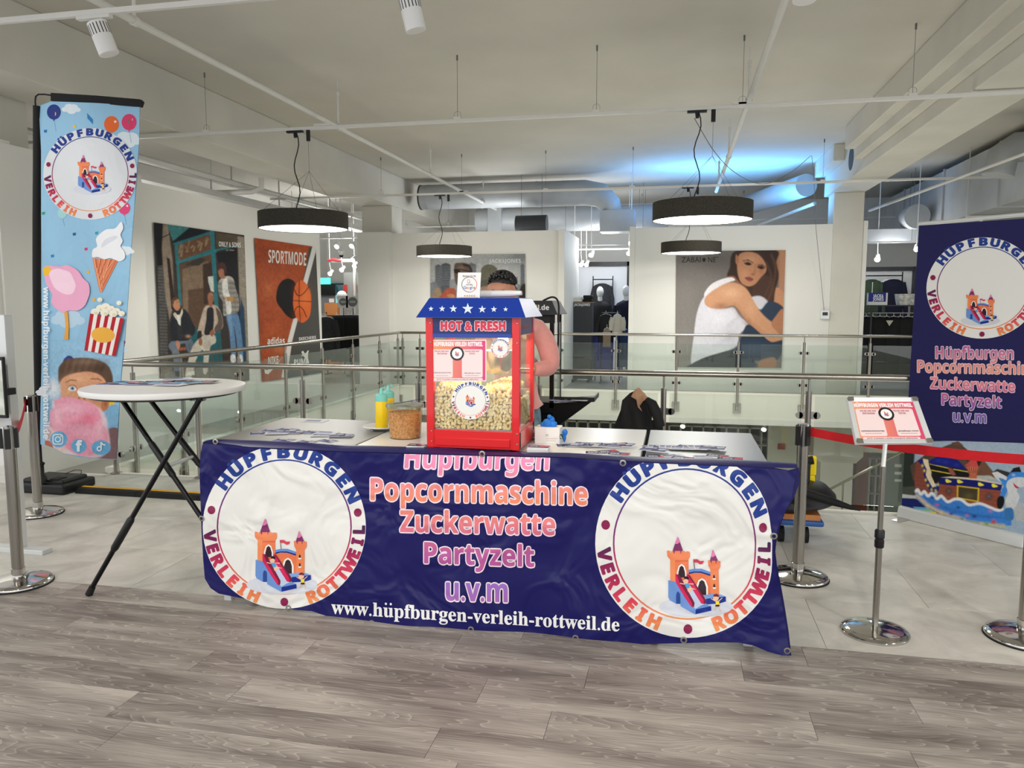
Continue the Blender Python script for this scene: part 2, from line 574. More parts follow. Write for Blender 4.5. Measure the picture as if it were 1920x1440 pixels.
class Art:
    """2D drawing; coordinates are whatever the surface function takes (y grows downwards)"""

    def __init__(s, flip=True):
        s.v, s.f, s.c, s.h, s.dh = [], [], [], 0, 1
        s.T = lambda x, y: (x, y)

    def _put(s, vs, fs, col, h=None):
        n = len(s.v)
        if h is None:
            s.h += s.dh
            h = s.h
        s.v += [(*s.T(*p), h) for p in vs]
        s.f += [tuple(i + n for i in f) for f in fs]
        c = col if callable(col) else lin(col)
        s.c += [c] * len(fs)

    def poly(s, pts, col, h=None):
        pts = [tuple(p[:2]) for p in pts]
        tr = tessellate_polygon([[Vector((p[0], p[1], 0)) for p in pts]])
        s._put(pts, [t for t in tr], col, h)

    def rect(s, x0, y0, x1, y1, col, h=None):
        s._put([(x0, y0), (x1, y0), (x1, y1), (x0, y1)], [(0, 1, 2, 3)], col, h)

    def rrect(s, x0, y0, x1, y1, r, col, h=None):
        p = []
        for cx, cy, a in ((x1 - r, y0 + r, -90), (x1 - r, y1 - r, 0), (x0 + r, y1 - r, 90), (x0 + r, y0 + r, 180)):
            p += [(cx + r * cos(math.radians(a + t)), cy + r * sin(math.radians(a + t))) for t in (0, 30, 60, 90)]
        s.poly(p, col, h)

    def ell(s, cx, cy, rx, ry, col, n=28, h=None, rot=0):
        c, q = cos(rot), sin(rot)
        s.poly([(cx + rx * cos(2 * pi * k / n) * c - ry * sin(2 * pi * k / n) * q, cy + rx * cos(2 * pi * k / n) * q + ry * sin(2 * pi * k / n) * c)
                for k in range(n)], col, h)

    def ring(s, cx, cy, r0, r1, col, n=64, h=None, asp=1.0):
        vs, fs = [], []
        for k in range(n):
            t = 2 * pi * k / n
            vs += [(cx + r0 * cos(t), cy + r0 * asp * sin(t)), (cx + r1 * cos(t), cy + r1 * asp * sin(t))]
            j = (k + 1) % n
            fs.append((2 * k, 2 * k + 1, 2 * j + 1, 2 * j))
        s._put(vs, fs, col, h)

    def line(s, pts, w, col, h=None):
        vs, fs = [], []
        for i, p in enumerate(pts):
            a, b = pts[max(i - 1, 0)], pts[min(i + 1, len(pts) - 1)]
            dx, dy = b[0] - a[0], b[1] - a[1]
            L = math.hypot(dx, dy) or 1
            nx, ny = -dy / L * w / 2, dx / L * w / 2
            vs += [(p[0] + nx, p[1] + ny), (p[0] - nx, p[1] - ny)]
            if i:
                fs.append((2 * i - 2, 2 * i - 1, 2 * i + 1, 2 * i))
        s._put(vs, fs, col, h)

    def chars(s, items, col, thick=0.0, outline=None):
        """items: list of (char, style, fn) with fn mapping glyph coordinates (em units, y up) to art coordinates"""
        for w, c in (([outline] if outline else []) + [(thick, col)]):
            s.h += 1
            sh = [(0, 0)] if not w else [(w * cos(k * pi / 4), w * sin(k * pi / 4)) for k in range(8)] + [(0, 0)]
            for ch, st, fn in items:
                if ch == ' ':
                    continue
                vs, fs = _raw(mapch(ch, st))
                x0 = min(v[0] for v in vs)
                extra = []
                if ch in UML:
                    x1 = max(v[0] for v in vs)
                    cx, yy, d = (x0 + x1) / 2, (0.86 if ch.isupper() else 0.66), 0.13
                    q = 0.055
                    for sx in (-d, d):
                        extra.append(([(cx + sx + q * cos(t * pi / 4), yy + q * sin(t * pi / 4)) for t in range(8)], [tuple(range(8))]))
                for V, Fc in [(vs, fs)] + extra:
                    for q, (a, b) in enumerate(sh):
                        s._put([fn(v[0] + a, v[1] + b) for v in V], Fc, c, s.h + q * .11)

    def text(s, st, x, y, size, col, style='b', align='c', thick=0.0, xs=1.0, outline=None, slope=0.0, width=None, track=0.0, shear=0.0):
        """baseline at y; size = em in art units; slope = dy per dx; width fits the run"""
        ad = [adv(mapch(c, style)) + track for c in st]
        tot = sum(ad)
        if width:
            xs = width / (tot * size)
        x0 = {'c': -tot / 2, 'l': 0, 'r': -tot}[align]
        items = []
        for c, a in zip(st, ad):
            def fn(u, v, x0=x0):
                X = (x0 + u + shear * v) * size * xs
                return (x + X, y + slope * X - v * size)
            items.append((c, style, fn))
            x0 += a
        s.chars(items, col, thick, outline)

    def arc(s, st, cx, cy, r, a0, a1, size, col, inward=False, style='b', thick=0.0, xs=1.0, asp=1.0):
        """characters set around a circle, angles in degrees (y up), r at mid height of the capitals"""
        items = []
        n = len(st)
        for i, c in enumerate(st):
            a = math.radians(a0 + (a1 - a0) * i / max(n - 1, 1))
            vs = _raw(mapch(c, style))[0]
            m = (min(v[0] for v in vs) + max(v[0] for v in vs)) / 2
            ux, uy = cos(a), sin(a)
            if inward:
                tx, ty, ox, oy = -uy, ux, -ux, -uy
            else:
                tx, ty, ox, oy = uy, -ux, ux, uy
            def fn(u, v, ux=ux, uy=uy, tx=tx, ty=ty, ox=ox, oy=oy, m=m):
                q, w = (u - m) * size * xs, (v - 0.35) * size
                return (cx + r * ux + q * tx + w * ox, cy - (r * uy + q * ty + w * oy) * asp)
            items.append((c, style, fn))
        s.chars(items, col, thick)

    def build(s, name, m, surf, parent=None, dh=0.0002, cut=None, **k):
        if cut:
            V, Fs, ids = [], [], []
            for i, f in enumerate(s.f):
                polys = [[s.v[j] for j in f]]
                for ax in (0, 1):
                    out = []
                    for P in polys:
                        lo = math.floor(min(p[ax] for p in P) / cut) + 1
                        hi = math.ceil(max(p[ax] for p in P) / cut)
                        for q in range(lo, hi):
                            t = q * cut
                            A, B = [], []
                            for k_ in range(len(P)):
                                p, r_ = P[k_ - 1], P[k_]
                                if (p[ax] < t) != (r_[ax] < t):
                                    u = (t - p[ax]) / (r_[ax] - p[ax])
                                    m_ = tuple(p[e] + (r_[e] - p[e]) * u for e in range(3))
                                    A.append(m_)
                                    B.append(m_)
                                (A if r_[ax] < t else B).append(r_)
                            if len(A) > 2:
                                out.append(A)
                            P = B
                            if len(P) < 3:
                                break
                        if len(P) > 2:
                            out.append(P)
                    polys = out
                for P in polys:
                    n_ = len(V)
                    V += P
                    Fs.append(tuple(range(n_, n_ + len(P))))
                    ids.append(i)
        else:
            V, Fs, ids = s.v, s.f, range(len(s.f))
        W3 = [surf(p[0], p[1], p[2] * dh) for p in V]
        off = wloc(parent) if parent is not None else Vector((0, 0, 0))
        if parent is None:
            off = Vector([sum(p[i] for p in W3) / len(W3) for i in range(3)])
        # consistent facing towards the camera side
        me = bpy.data.meshes.new(name)
        me.from_pydata([tuple(p - off) for p in W3], [], Fs)
        ca = me.color_attributes.new('Col', 'FLOAT_COLOR', 'CORNER')
        buf = []
        for f, i in zip(Fs, ids):
            c = s.c[i]
            for j in f:
                q = c(V[j][0], V[j][1]) if callable(c) else c
                buf += [q[0], q[1], q[2], 1.0]
        ca.data.foreach_set('color', buf)
        me.materials.append(M[m] if isinstance(m, str) else m)
        o = bpy.data.objects.new(name, me)
        COL.objects.link(o)
        o.location = (0, 0, 0) if parent is not None else off
        o.parent = parent
        return tag(o, k.get('label'), k.get('cat'), k.get('group'), k.get('kind'))


# ---------------------------------------------------------------- photographic prints: colour painted at the vertices of a fine grid
class Photo:
    """quad = TL, TR, BR, BL pixels; nx, ny grid"""

    def __init__(s, quad, nx, ny, base='808080'):
        u = np.linspace(0, 1, nx + 1)[None, :, None]
        v = np.linspace(0, 1, ny + 1)[:, None, None]
        a, b, c, d = [np.array(q, float) for q in quad]
        P = (a * (1 - u) + b * u) * (1 - v) + (d * (1 - u) + c * u) * v
        s.nx, s.ny = nx, ny
        s.P = P.reshape(-1, 2)
        s.img = np.tile(np.array(lin(base)), (len(s.P), 1))
        s.rng = np.random.default_rng(3)
        s.k = (0, 0, 1)

    def mix(s, m, col):
        c = np.array([lin(col)]) if not isinstance(col, np.ndarray) else col
        m = np.clip(m, 0, 1)[:, None]
        s.img = s.img * (1 - m) + c * m

    def poly(s, pts, col, soft=1.0, a=1.0):
        p = np.array(pts, float) / s.k[2] + np.array(s.k[:2])
        soft = max(soft / s.k[2], .35)
        lo, hi = p.min(0) - soft * 2, p.max(0) + soft * 2
        idx = np.where((s.P[:, 0] > lo[0]) & (s.P[:, 0] < hi[0]) & (s.P[:, 1] > lo[1]) & (s.P[:, 1] < hi[1]))[0]
        if not len(idx):
            return
        X, Y = s.P[idx, 0], s.P[idx, 1]
        ins = np.zeros(len(idx), bool)
        dm = np.full(len(idx), 1e9)
        for i in range(len(p)):
            (x0, y0), (x1, y1) = p[i], p[(i + 1) % len(p)]
            if y0 != y1:
                ins ^= ((y0 > Y) != (y1 > Y)) & (X < (x1 - x0) * (Y - y0) / (y1 - y0) + x0)
            L2 = (x1 - x0) ** 2 + (y1 - y0) ** 2 + 1e-9
            t = np.clip(((X - x0) * (x1 - x0) + (Y - y0) * (y1 - y0)) / L2, 0, 1)
            dm = np.minimum(dm, np.hypot(X - x0 - t * (x1 - x0), Y - y0 - t * (y1 - y0)))
        sd = np.where(ins, dm, -dm)
        m = np.clip(sd / max(soft, .1) * .5 + .5, 0, 1) * a
        mm = np.zeros(len(s.P))
        mm[idx] = m
        s.mix(mm, col)

    def sm(s, pts, col, soft=1.0, a=1.0, n=5):
        s.poly(smooth(pts, n), col, soft, a)

    def blob(s, cx, cy, rx, ry, col, a=0.6, rot=0.0):
        cx, cy, rx, ry = s.k[0] + cx / s.k[2], s.k[1] + cy / s.k[2], rx / s.k[2], ry / s.k[2]
        c, q = cos(rot), sin(rot)
        dx, dy = s.P[:, 0] - cx, s.P[:, 1] - cy
        e = ((dx * c + dy * q) / rx) ** 2 + ((-dx * q + dy * c) / ry) ** 2
        s.mix(a * np.exp(-e * 1.3), col)

    def line(s, pts, w, col, a=1.0, soft=.6):
        pts = [(s.k[0] + x / s.k[2], s.k[1] + y / s.k[2]) for x, y in pts]
        w = w / s.k[2]
        for i in range(len(pts) - 1):
            (x0, y0), (x1, y1) = pts[i], pts[i + 1]
            L2 = (x1 - x0) ** 2 + (y1 - y0) ** 2 + 1e-9
            t = np.clip(((s.P[:, 0] - x0) * (x1 - x0) + (s.P[:, 1] - y0) * (y1 - y0)) / L2, 0, 1)
            d = np.hypot(s.P[:, 0] - x0 - t * (x1 - x0), s.P[:, 1] - y0 - t * (y1 - y0))
            s.mix(np.clip((w / 2 - d) / soft * .5 + .5, 0, 1) * a, col)

    def noise(s, amp, cell=4.0, region=None):
        g = s.rng.normal(size=(64, 64))
        x, y = s.P[:, 0] / cell, s.P[:, 1] / cell
        xi, yi = np.floor(x).astype(int), np.floor(y).astype(int)
        fx, fy = x - xi, y - yi
        fx, fy = fx * fx * (3 - 2 * fx), fy * fy * (3 - 2 * fy)
        v = lambda a, b: g[a % 64, b % 64]
        z = (v(xi, yi) * (1 - fx) + v(xi + 1, yi) * fx) * (1 - fy) + (v(xi, yi + 1) * (1 - fx) + v(xi + 1, yi + 1) * fx) * fy
        s.img = np.clip(s.img * (1 + amp * z[:, None]), 0, 1)

    def build(s, name, surf, parent, m='print', h=0.0006, label=None):
        pts = [surf(p[0], p[1], h) for p in s.P]
        off = wloc(parent)
        n = s.nx + 1
        Fs = [(j * n + i, j * n + i + 1, (j + 1) * n + i + 1, (j + 1) * n + i) for j in range(s.ny) for i in range(s.nx)]
        me = bpy.data.meshes.new(name)
        me.from_pydata([tuple(p - off) for p in pts], [], Fs)
        ca = me.color_attributes.new('Col', 'FLOAT_COLOR', 'POINT')
        ca.data.foreach_set('color', np.concatenate([np.clip(s.img, 0, 1), np.ones((len(s.img), 1))], 1).ravel())
        me.polygons.foreach_set('use_smooth', [True] * len(me.polygons))
        me.materials.append(M[m])
        o = bpy.data.objects.new(name, me)
        COL.objects.link(o)
        o.parent = parent
        return tag(o, label)


def smooth(pts, n=5, closed=True):
    P = [Vector((*p, 0)) if len(p) == 2 else Vector(p) for p in pts]
    out = []
    k = len(P)
    for i in range(k if closed else k - 1):
        a, b, c, d = (P[(i - 1) % k], P[i], P[(i + 1) % k], P[(i + 2) % k]) if closed else \
            (P[max(i - 1, 0)], P[i], P[i + 1], P[min(i + 2, k - 1)])
        for j in range(n):
            t = j / n
            q = 0.5 * ((2 * b) + (c - a) * t + (2 * a - 5 * b + 4 * c - d) * t * t + (3 * b - a - 3 * c + d) * t ** 3)
            out.append(tuple(q[:len(pts[0])]))
    if not closed:
        out.append(tuple(P[-1][:len(pts[0])]))
    return out

# ================================================================ THE BUILDING
def st(name, x0, y0, z0, x1, y1, z1, m, parent=None, **k):
    k.setdefault('kind', 'structure' if parent is None else None)
    return bx(name, x0, y0, z0, x1, y1, z1, m, parent, **k)


YB = 3.545      # planks end, stone tiles begin
YR = 6.0        # near railing
YF = 13.6       # far railing
XL = -5.05      # left gallery railing
PW = 2.88       # top of the partition walls


def wood_mat():
    m = bpy.data.materials.new('grey_oak')
    m.use_nodes = True
    nt = m.node_tree
    b = nt.nodes['Principled BSDF']
    N, L = nt.nodes.new, nt.links.new
    tc, oi = N('ShaderNodeTexCoord'), N('ShaderNodeObjectInfo')
    mul = N('ShaderNodeMath')
    mul.operation = 'MULTIPLY'
    mul.inputs[1].default_value = 37.0
    L(oi.outputs['Random'], mul.inputs[0])
    cx = N('ShaderNodeCombineXYZ')
    L(mul.outputs[0], cx.inputs[0])
    L(mul.outputs[0], cx.inputs[1])
    ad = N('ShaderNodeVectorMath')
    L(tc.outputs['Object'], ad.inputs[0])
    L(cx.outputs[0], ad.inputs[1])
    # broad figure: a slow field whose level lines make the cathedral grain
    mp = N('ShaderNodeMapping')
    mp.inputs['Scale'].default_value = (0.8, 6.0, 1)
    L(ad.outputs[0], mp.inputs[0])
    n1 = N('ShaderNodeTexNoise')
    n1.inputs['Scale'].default_value = 1.3
    n1.inputs['Detail'].default_value = 2.0
    n1.inputs['Roughness'].default_value = 0.45
    L(mp.outputs[0], n1.inputs[0])
    k = N('ShaderNodeMath')
    k.operation = 'MULTIPLY'
    k.inputs[1].default_value = 26.0
    L(n1.outputs[0], k.inputs[0])
    fr = N('ShaderNodeMath')
    fr.operation = 'FRACT'
    L(k.outputs[0], fr.inputs[0])
    cr = N('ShaderNodeValToRGB')
    cr.color_ramp.elements[0].position = 0.0
    cr.color_ramp.elements[0].color = (0.46, 0.46, 0.46, 1)
    cr.color_ramp.elements[1].position = 1.0
    cr.color_ramp.elements[1].color = (0.36, 0.36, 0.36, 1)
    e = cr.color_ramp.elements.new(0.07)
    e.color = (0.75, 0.75, 0.75, 1)
    e = cr.color_ramp.elements.new(0.16)
    e.color = (0.5, 0.5, 0.5, 1)
    L(fr.outputs[0], cr.inputs[0])
    # fine fibres
    mp2 = N('ShaderNodeMapping')
    mp2.inputs['Scale'].default_value = (1.0, 34.0, 1)
    L(ad.outputs[0], mp2.inputs[0])
    n2 = N('ShaderNodeTexNoise')
    n2.inputs['Scale'].default_value = 5.0
    n2.inputs['Detail'].default_value = 6.0
    n2.inputs['Roughness'].default_value = 0.6
    L(mp2.outputs[0], n2.inputs[0])
    # slow light and dark drift along the board
    mp3 = N('ShaderNodeMapping')
    mp3.inputs['Scale'].default_value = (0.7, 5.0, 1)
    L(ad.outputs[0], mp3.inputs[0])
    n3 = N('ShaderNodeTexNoise')
    n3.inputs['Scale'].default_value = 1.6
    n3.inputs['Detail'].default_value = 3
    L(mp3.outputs[0], n3.inputs[0])

    def mixf(a, bb, f):
        q = N('ShaderNodeMix')
        q.data_type = 'FLOAT'
        q.inputs[0].default_value = f
        L(a, q.inputs[2])
        L(bb, q.inputs[3])
        return q.outputs[0]
    s1 = mixf(cr.outputs[0], n2.outputs[0], 0.42)
    s2 = mixf(s1, n3.outputs[0], 0.45)
    s3 = mixf(s2, oi.outputs['Random'], 0.07)
    r = N('ShaderNodeValToRGB')
    r.color_ramp.elements[0].position = 0.385
    r.color_ramp.elements[0].color = (*lin('716862'), 1)
    r.color_ramp.elements[1].position = 0.585
    r.color_ramp.elements[1].color = (*lin('C2BAB0'), 1)
    e = r.color_ramp.elements.new(0.48)
    e.color = (*lin('9B928A'), 1)
    L(s3, r.inputs[0])
    L(r.outputs[0], b.inputs['Base Color'])
    b.inputs['Roughness'].default_value = 0.42
    b.inputs['Specular IOR Level'].default_value = 0.35
    bp = N('ShaderNodeBump')
    bp.inputs['Strength'].default_value = 0.12
    bp.inputs['Distance'].default_value = 0.003
    L(n2.outputs[0], bp.inputs['Height'])
    L(bp.outputs[0], b.inputs['Normal'])
    return m


def stone_mat():
    m = bpy.data.materials.new('concrete_tile')
    m.use_nodes = True
    nt = m.node_tree
    b = nt.nodes['Principled BSDF']
    N, L = nt.nodes.new, nt.links.new
    tc, oi = N('ShaderNodeTexCoord'), N('ShaderNodeObjectInfo')
    ad = N('ShaderNodeVectorMath')
    mul = N('ShaderNodeMath')
    mul.operation = 'MULTIPLY'
    mul.inputs[1].default_value = 23.0
    L(oi.outputs['Random'], mul.inputs[0])
    cx = N('ShaderNodeCombineXYZ')
    L(mul.outputs[0], cx.inputs[0])
    L(tc.outputs['Object'], ad.inputs[0])
    L(cx.outputs[0], ad.inputs[1])
    n1 = N('ShaderNodeTexNoise')
    n1.inputs['Scale'].default_value = 2.6
    n1.inputs['Detail'].default_value = 5
    n1.inputs['Roughness'].default_value = 0.6
    n1.inputs['Distortion'].default_value = 0.8
    L(ad.outputs[0], n1.inputs[0])
    r = N('ShaderNodeValToRGB')
    r.color_ramp.elements[0].position = 0.34
    r.color_ramp.elements[0].color = (*lin('B9B5AC'), 1)
    r.color_ramp.elements[1].position = 0.66
    r.color_ramp.elements[1].color = (*lin('DCD8CF'), 1)
    L(n1.outputs[0], r.inputs[0])
    L(r.outputs[0], b.inputs['Base Color'])
    b.inputs['Roughness'].default_value = 0.38
    b.inputs['Specular IOR Level'].default_value = 0.4
    return m


M['wood'] = wood_mat()
M['stone'] = stone_mat()
M['grout'] = mat('joint_grey', '7D7A74', 0.9)

fl = st('floor', -9, -3.2, -0.6, 6.5, YR - 0.02, -0.006, 'grout')
# planks: one mesh per length, shared
PWID, PLEN = 0.1965, 1.26
plank_me = None
row = 0
y = YB - PWID
rr = random.Random(11)
while y > 1.0:
    # joints read off the photograph for the rows that show them best, else staggered
    off = {0: 0.30, 1: 0.02, 2: -0.62, 3: 0.24, 4: -0.72, 5: -1.1}.get(row, rr.uniform(-1.2, 0)) % PLEN
    x = -4.75 + off - PLEN
    while x < 2.9:
        if plank_me is None:
            p = MB().box(-PLEN / 2, -PWID / 2, 0, PLEN / 2 - 0.0016, PWID / 2 - 0.0014, 0.006).build('plank', 'wood', fl)
            plank_me = p.data
            plank_me.transform(Matrix.Translation(wloc(fl)))
        else:
            p = bpy.data.objects.new('plank', plank_me)
            COL.objects.link(p)
            p.parent = fl
        p.location = Vector((x + PLEN / 2, y + PWID / 2, -0.006)) - fl.location
        x += PLEN
    y -= PWID
    row += 1
tile_me = None
TX, TY = 1.2, 0.6
yy = YB
row = 0
while yy < YR - 0.05:
    h = min(TY, YR - 0.03 - yy)
    x = -8.9 + (0.6 if row % 2 else 0)
    while x < 6.4:
        if x + TX > -6.2 and x < 4.4:
            if h > TY - 0.01 and tile_me is not None:
                p = bpy.data.objects.new('tile', tile_me)
                COL.objects.link(p)
                p.parent = fl
            else:
                p = MB().box(-TX / 2, -TY / 2, 0, TX / 2 - 0.0022, -TY / 2 + h - 0.0022, 0.006).build('tile', 'stone', fl)
                p.data.transform(Matrix.Translation(wloc(fl)))
                if h > TY - 0.01:
                    tile_me = p.data
            p.location = Vector((x + TX / 2, yy + TY / 2, -0.006)) - fl.location
        x += TX
    yy += TY
    row += 1
st('trim_1', XL, YR - 0.02, -0.6, 6.5, YR + 0.02, 0.012, 'fascia')
st('floor_gallery_left', -9, YR - 0.02, -0.6, XL - 0.001, YF, 0, mat('gallery_floor', 'A09C94', 0.35, noise=0.15, scale=1.5))
st('trim_2', XL - 0.06, YR + 0.02, -0.62, XL + 0.02, YF, 0.05, 'fascia')
st('floor_far', -9, YF, -0.48, 9, 22, 0, mat('shop_floor', 'A7A49C', 0.35, noise=0.15, scale=1.5))
fz = st('trim_3', -5.05, YF - 0.03, -0.50, 9, YF + 0.01, 0.03, 'fascia')
st('trim_4', -5.05, YF - 0.05, -0.52, 9, YF + 0.02, -0.43, 'pipe')
st('ceiling', -9.5, -3.2, 4.0, 9, 22.4, 4.15, 'ceil')
st('wall_back', -9.5, 19.6, 0, 9, 19.8, 4.0, 'wall')

# beams and columns
bm_ = MB().box(2.5, -3.2, 3.4, 3.05, 14.6, 4.0).box(2.25, -3.2, 3.68, 2.5, 11.7, 4.0).box(2.38, -3.2, 3.55, 2.5, 11.75, 3.7).box(2.33, 12.95, 3.74, 2.5, 14.6, 4.0)
bm_.build('trim_5', 'beam', kind='structure', bevel=0.012)
h = MB().lathe([(0.001, 0), (0.15, 0), (0.15, 0.012), (0.001, 0.012)], n=28)
h.v = [(2.5 - 0.002 - v[2] * .2, 12.5 + v[0] * 1.1, 3.69 + v[1] * 1.15) for v in h.v]
h.build('trim_6', 'dark', kind='structure')
st('trim_7', -5.95, -3.2, 3.4, -5.32, 19.6, 4.0, 'beam', bevel=0.012)
st('wall_column_right', 2.56, 14.0, 0.0, 3.04, 14.5, 3.4, 'beam', bevel=0.01)
st('wall_column_left', -5.93, 14.05, 2.8, -5.32, 14.6, 3.4, 'beam', bevel=0.01)
st('trim_9', 3.04, 13.95, 0, 3.10, 14.5, 2.92, 'wall')

# partition walls with posters
st('wall_pillar', -5.92, 13.78, 0, -5.30, 14.6, PW, 'wall')
st('wall_center', -5.30, 14.0, 0, -2.10, 14.35, PW - 0.01, 'wall')
st('wall_center_end', -2.10, 13.9, 0, -1.99, 16.0, PW, 'wall')
st('wall_right', -0.76, 14.0, 0, 2.56, 14.35, PW, 'wall')
st('wall_right_end', -0.83, 13.93, 0, -0.74, 14.6, PW + 0.02, 'wall')
st('wall_left', -6.1, 7.3, 0, -5.9, 12.16, 2.9, 'wall')
st('wall_left_near', -6.3, 5.55, 0, -5.6, 7.36, 2.9, 'wall')
st('wall_front_left', -9.3, 5.5, 0, -5.62, 5.72, 2.93, 'wall')
st('wall_front_left_top', -9.3, 5.7, 2.9, -5.98, 6.3, 4.0, 'beam')
st('baseboard_left', -9.3, 5.48, 0, -5.60, 5.5, 0.07, 'wall')
st('wall_outer_left', -9.5, 5.5, 0, -9.3, 19.7, 4.0, 'wall')
st('wall_outer_right', 8.6, 5.5, 0, 8.8, 19.7, 4.0, 'wall')
# shop interior partitions seen through the openings
st('wall_shop_divider', -4.9, 14.4, 0, -4.8, 19.6, 2.8, 'wall')
st('wall_shop_niche', -3.2, 18.4, 0, 0.2, 18.5, 2.52, mat('niche_white', 'E9ECF0', 0.5))
st('trim_10', -3.2, 18.30, 2.42, -1.05, 18.42, 2.52, 'black')
st('trim_11', -1.14, 18.30, 0.0, -1.05, 18.42, 2.52, 'black')
st('wall_shop_niche_right', 3.3, 17.4, 0, 5.5, 17.5, 2.30, 'whitem')
st('trim_12', 3.3, 17.3, 2.22, 5.5, 17.42, 2.30, 'dark')
st('trim_13', 4.76, 17.2, 0.0, 4.9, 17.42, 2.30, 'dark')
st('trim_14', -9.3, 18.2, 1.75, -6.0, 18.3, 2.05, 'black')
st('wall_shop_left', -9.3, 18.3, 0, -6.0, 18.4, 2.1, mat('grey_panel', '8F9296', 0.6))
st('wall_shop_left_pillar', -7.75, 17.2, 0, -7.05, 17.7, 2.28, mat('grey_pillar', '9A9C98', 0.6))
# lower floor seen through the glass
st('floor_lower', -9, 4, -4.3, 9, 24, -4.1, 'lowfloor')
st('ceiling_lower_far', -9, YF, -0.51, 9, 24, -0.48, 'ceil')
st('wall_lower_back', -9, 22, -4.1, 9, 22.2, -0.5, mat('lower_wall', 'BFBEB6', 0.6, noise=.1, scale=.6))
st('wall_lower_left', -9, 4, -4.1, -5.2, 22, -0.62, mat('lower_wall_left', 'D5D5CD', 0.6))
st('wall_lower_right', 8.8, 4, -4.1, 9, 22, -0.6, 'fascia')
st('wall_lower_front', -9, 4.0, -4.1, 9, 4.2, -0.6, 'fascia')
c = W(1566, 900, 17.5)
st('wall_lower_column', c.x - 0.33, 17.4, -4.1, c.x + 0.33, 17.9, -0.72, 'beam')
MB().hexa([(c.x - .37, 17.35, -1.86), (c.x + .37, 17.35, -1.86), (c.x + .37, 17.95, -1.86), (c.x - .37, 17.95, -1.86)],
          [(c.x - .5, 17.3, -1.7), (c.x + .5, 17.3, -1.7), (c.x + .5, 18.0, -1.7), (c.x - .5, 18.0, -1.7)]).box(
    c.x - .5, 17.3, -1.7, c.x + .5, 18.0, -0.72).build('trim_15', 'beam', kind='structure')
st('trim_17', c.x + .5, 17.4, -1.62, 8.8, 17.8, -0.72, 'fascia')


# ---------------------------------------------------------------- railings
def railing(label, group, path, posts, glasses, zbase, plate, normal):
    """path: two ends of the handrail on the ground plan, posts: distances along it"""
    a, b = Vector((*path[0], 0)), Vector((*path[1], 0))
    d = (b - a).normalized()
    t = thing('glass_railing', label, 'railing', (a + b) / 2, group)
    tb('handrail', [a + Vector((0, 0, 1.01)), b + Vector((0, 0, 1.01))], 0.024, 'steel', t, n=16)
    n = Vector(normal)
    for i, q in enumerate(posts):
        p = a + d * q
        m = MB().tube([p + Vector((0, 0, zbase)), p + Vector((0, 0, 0.90))], 0.0225, 14)
        m.tube([p + Vector((0, 0, 0.90)), p + Vector((0, 0, 1.0))], 0.009, 8)
        po = m.build('post', 'steel', t, smooth=True)
        for z in (0.18, 0.72):
            for sg in (-1, 1):
                m = MB()
                c0 = p + d * sg * 0.062 + Vector((0, 0, z))
                m.tube([c0 - n * 0.011, c0 + n * 0.011], 0.026, 12)
                m.hexa([c0 - d * sg * .045 + n * u + Vector((0, 0, w)) for u, w in ((-.011, -.026), (.011, -.026), (.011, .026), (-.011, .026))],
                       [c0 + n * u + Vector((0, 0, w)) for u, w in ((-.011, -.026), (.011, -.026), (.011, .026), (-.011, .026))])
                m.build('clamp', 'steel', po, smooth=True)
        if plate:
            c0 = p - n * 0.024 + Vector((0, 0, zbase + 0.04))
            mm = MB()
            e = d * 0.065
            u = Vector((0, 0, 0.085))
            mm.hexa([c0 - e - u, c0 + e - u, c0 + e + u, c0 - e + u], [c0 - e - u + n * .012, c0 + e - u + n * .012, c0 + e + u + n * .012, c0 - e + u + n * .012])
            mm.hexa([c0 - e * .25 - u * .3, c0 + e * .25 - u * .3, c0 + e * .25 + u * .3, c0 - e * .25 + u * .3],
                    [q_ + n * .045 for q_ in (c0 - e * .25 - u * .3, c0 + e * .25 - u * .3, c0 + e * .25 + u * .3, c0 - e * .25 + u * .3)])
            mm.build('wall_plate', 'steel', po)
        else:
            MB().lathe([(0.05, 0.0), (0.05, 0.012), (0.024, 0.016)], (p.x, p.y, 0), 16).build('base_flange', 'steel', po, smooth=True)
    for (q0, q1) in zip(posts[:-1], posts[1:]):
        A, B = a + d * (q0 + 0.045), a + d * (q1 - 0.045)
        z0, z1 = glasses
        MB().hexa([A + Vector((0, 0, z0)) - n * .004, B + Vector((0, 0, z0)) - n * .004, B + Vector((0, 0, z0)) + n * .004, A + Vector((0, 0, z0)) + n * .004],
                  [A + Vector((0, 0, z1)) - n * .004, B + Vector((0, 0, z1)) - n * .004, B + Vector((0, 0, z1)) + n * .004, A + Vector((0, 0, z1)) + n * .004]
                  ).build('glass_pane', 'glass', t)
    return t


xs = [W(px, 800, YR).x - XL for px in (214, 372, 569, 785, 1010, 1243, 1514, 1800)]
xs = [max(q, 0.02) for q in xs]
railing('steel and glass railing running right behind the tables and popcorn machine', 'glass railings around the atrium', ((XL, YR), (6.4, YR)), xs + [xs[-1] + 1.2, xs[-1] + 2.4], (0.06, 0.86), 0.0, False, (0, 1, 0))
ys = [WX(px, 700, XL).y - YR for px in (326, 436, 525, 596, 654, 705)] + [YF - YR]
railing('steel and glass railing receding along the left gallery under the street poster', 'glass railings around the atrium', ((XL + .05, YR + 0.06), (XL + .05, YF - .1)), [0.25] + ys, (0.03, 0.86), -0.28, True, (1, 0, 0))
xs = [W(px, 700, YF).x - XL for px in (790, 850, 945, 1049, 1155, 1268, 1383, 1505, 1628, 1760, 1900)]
railing('steel and glass railing on the far side of the atrium before the woman poster', 'glass railings around the atrium', ((XL, YF - 0.06), (8.6, YF - 0.06)), [0.0] + xs + [xs[-1] + 1.2, xs[-1] + 2.4], (0.03, 0.86), -0.28, True, (0, -1, 0))

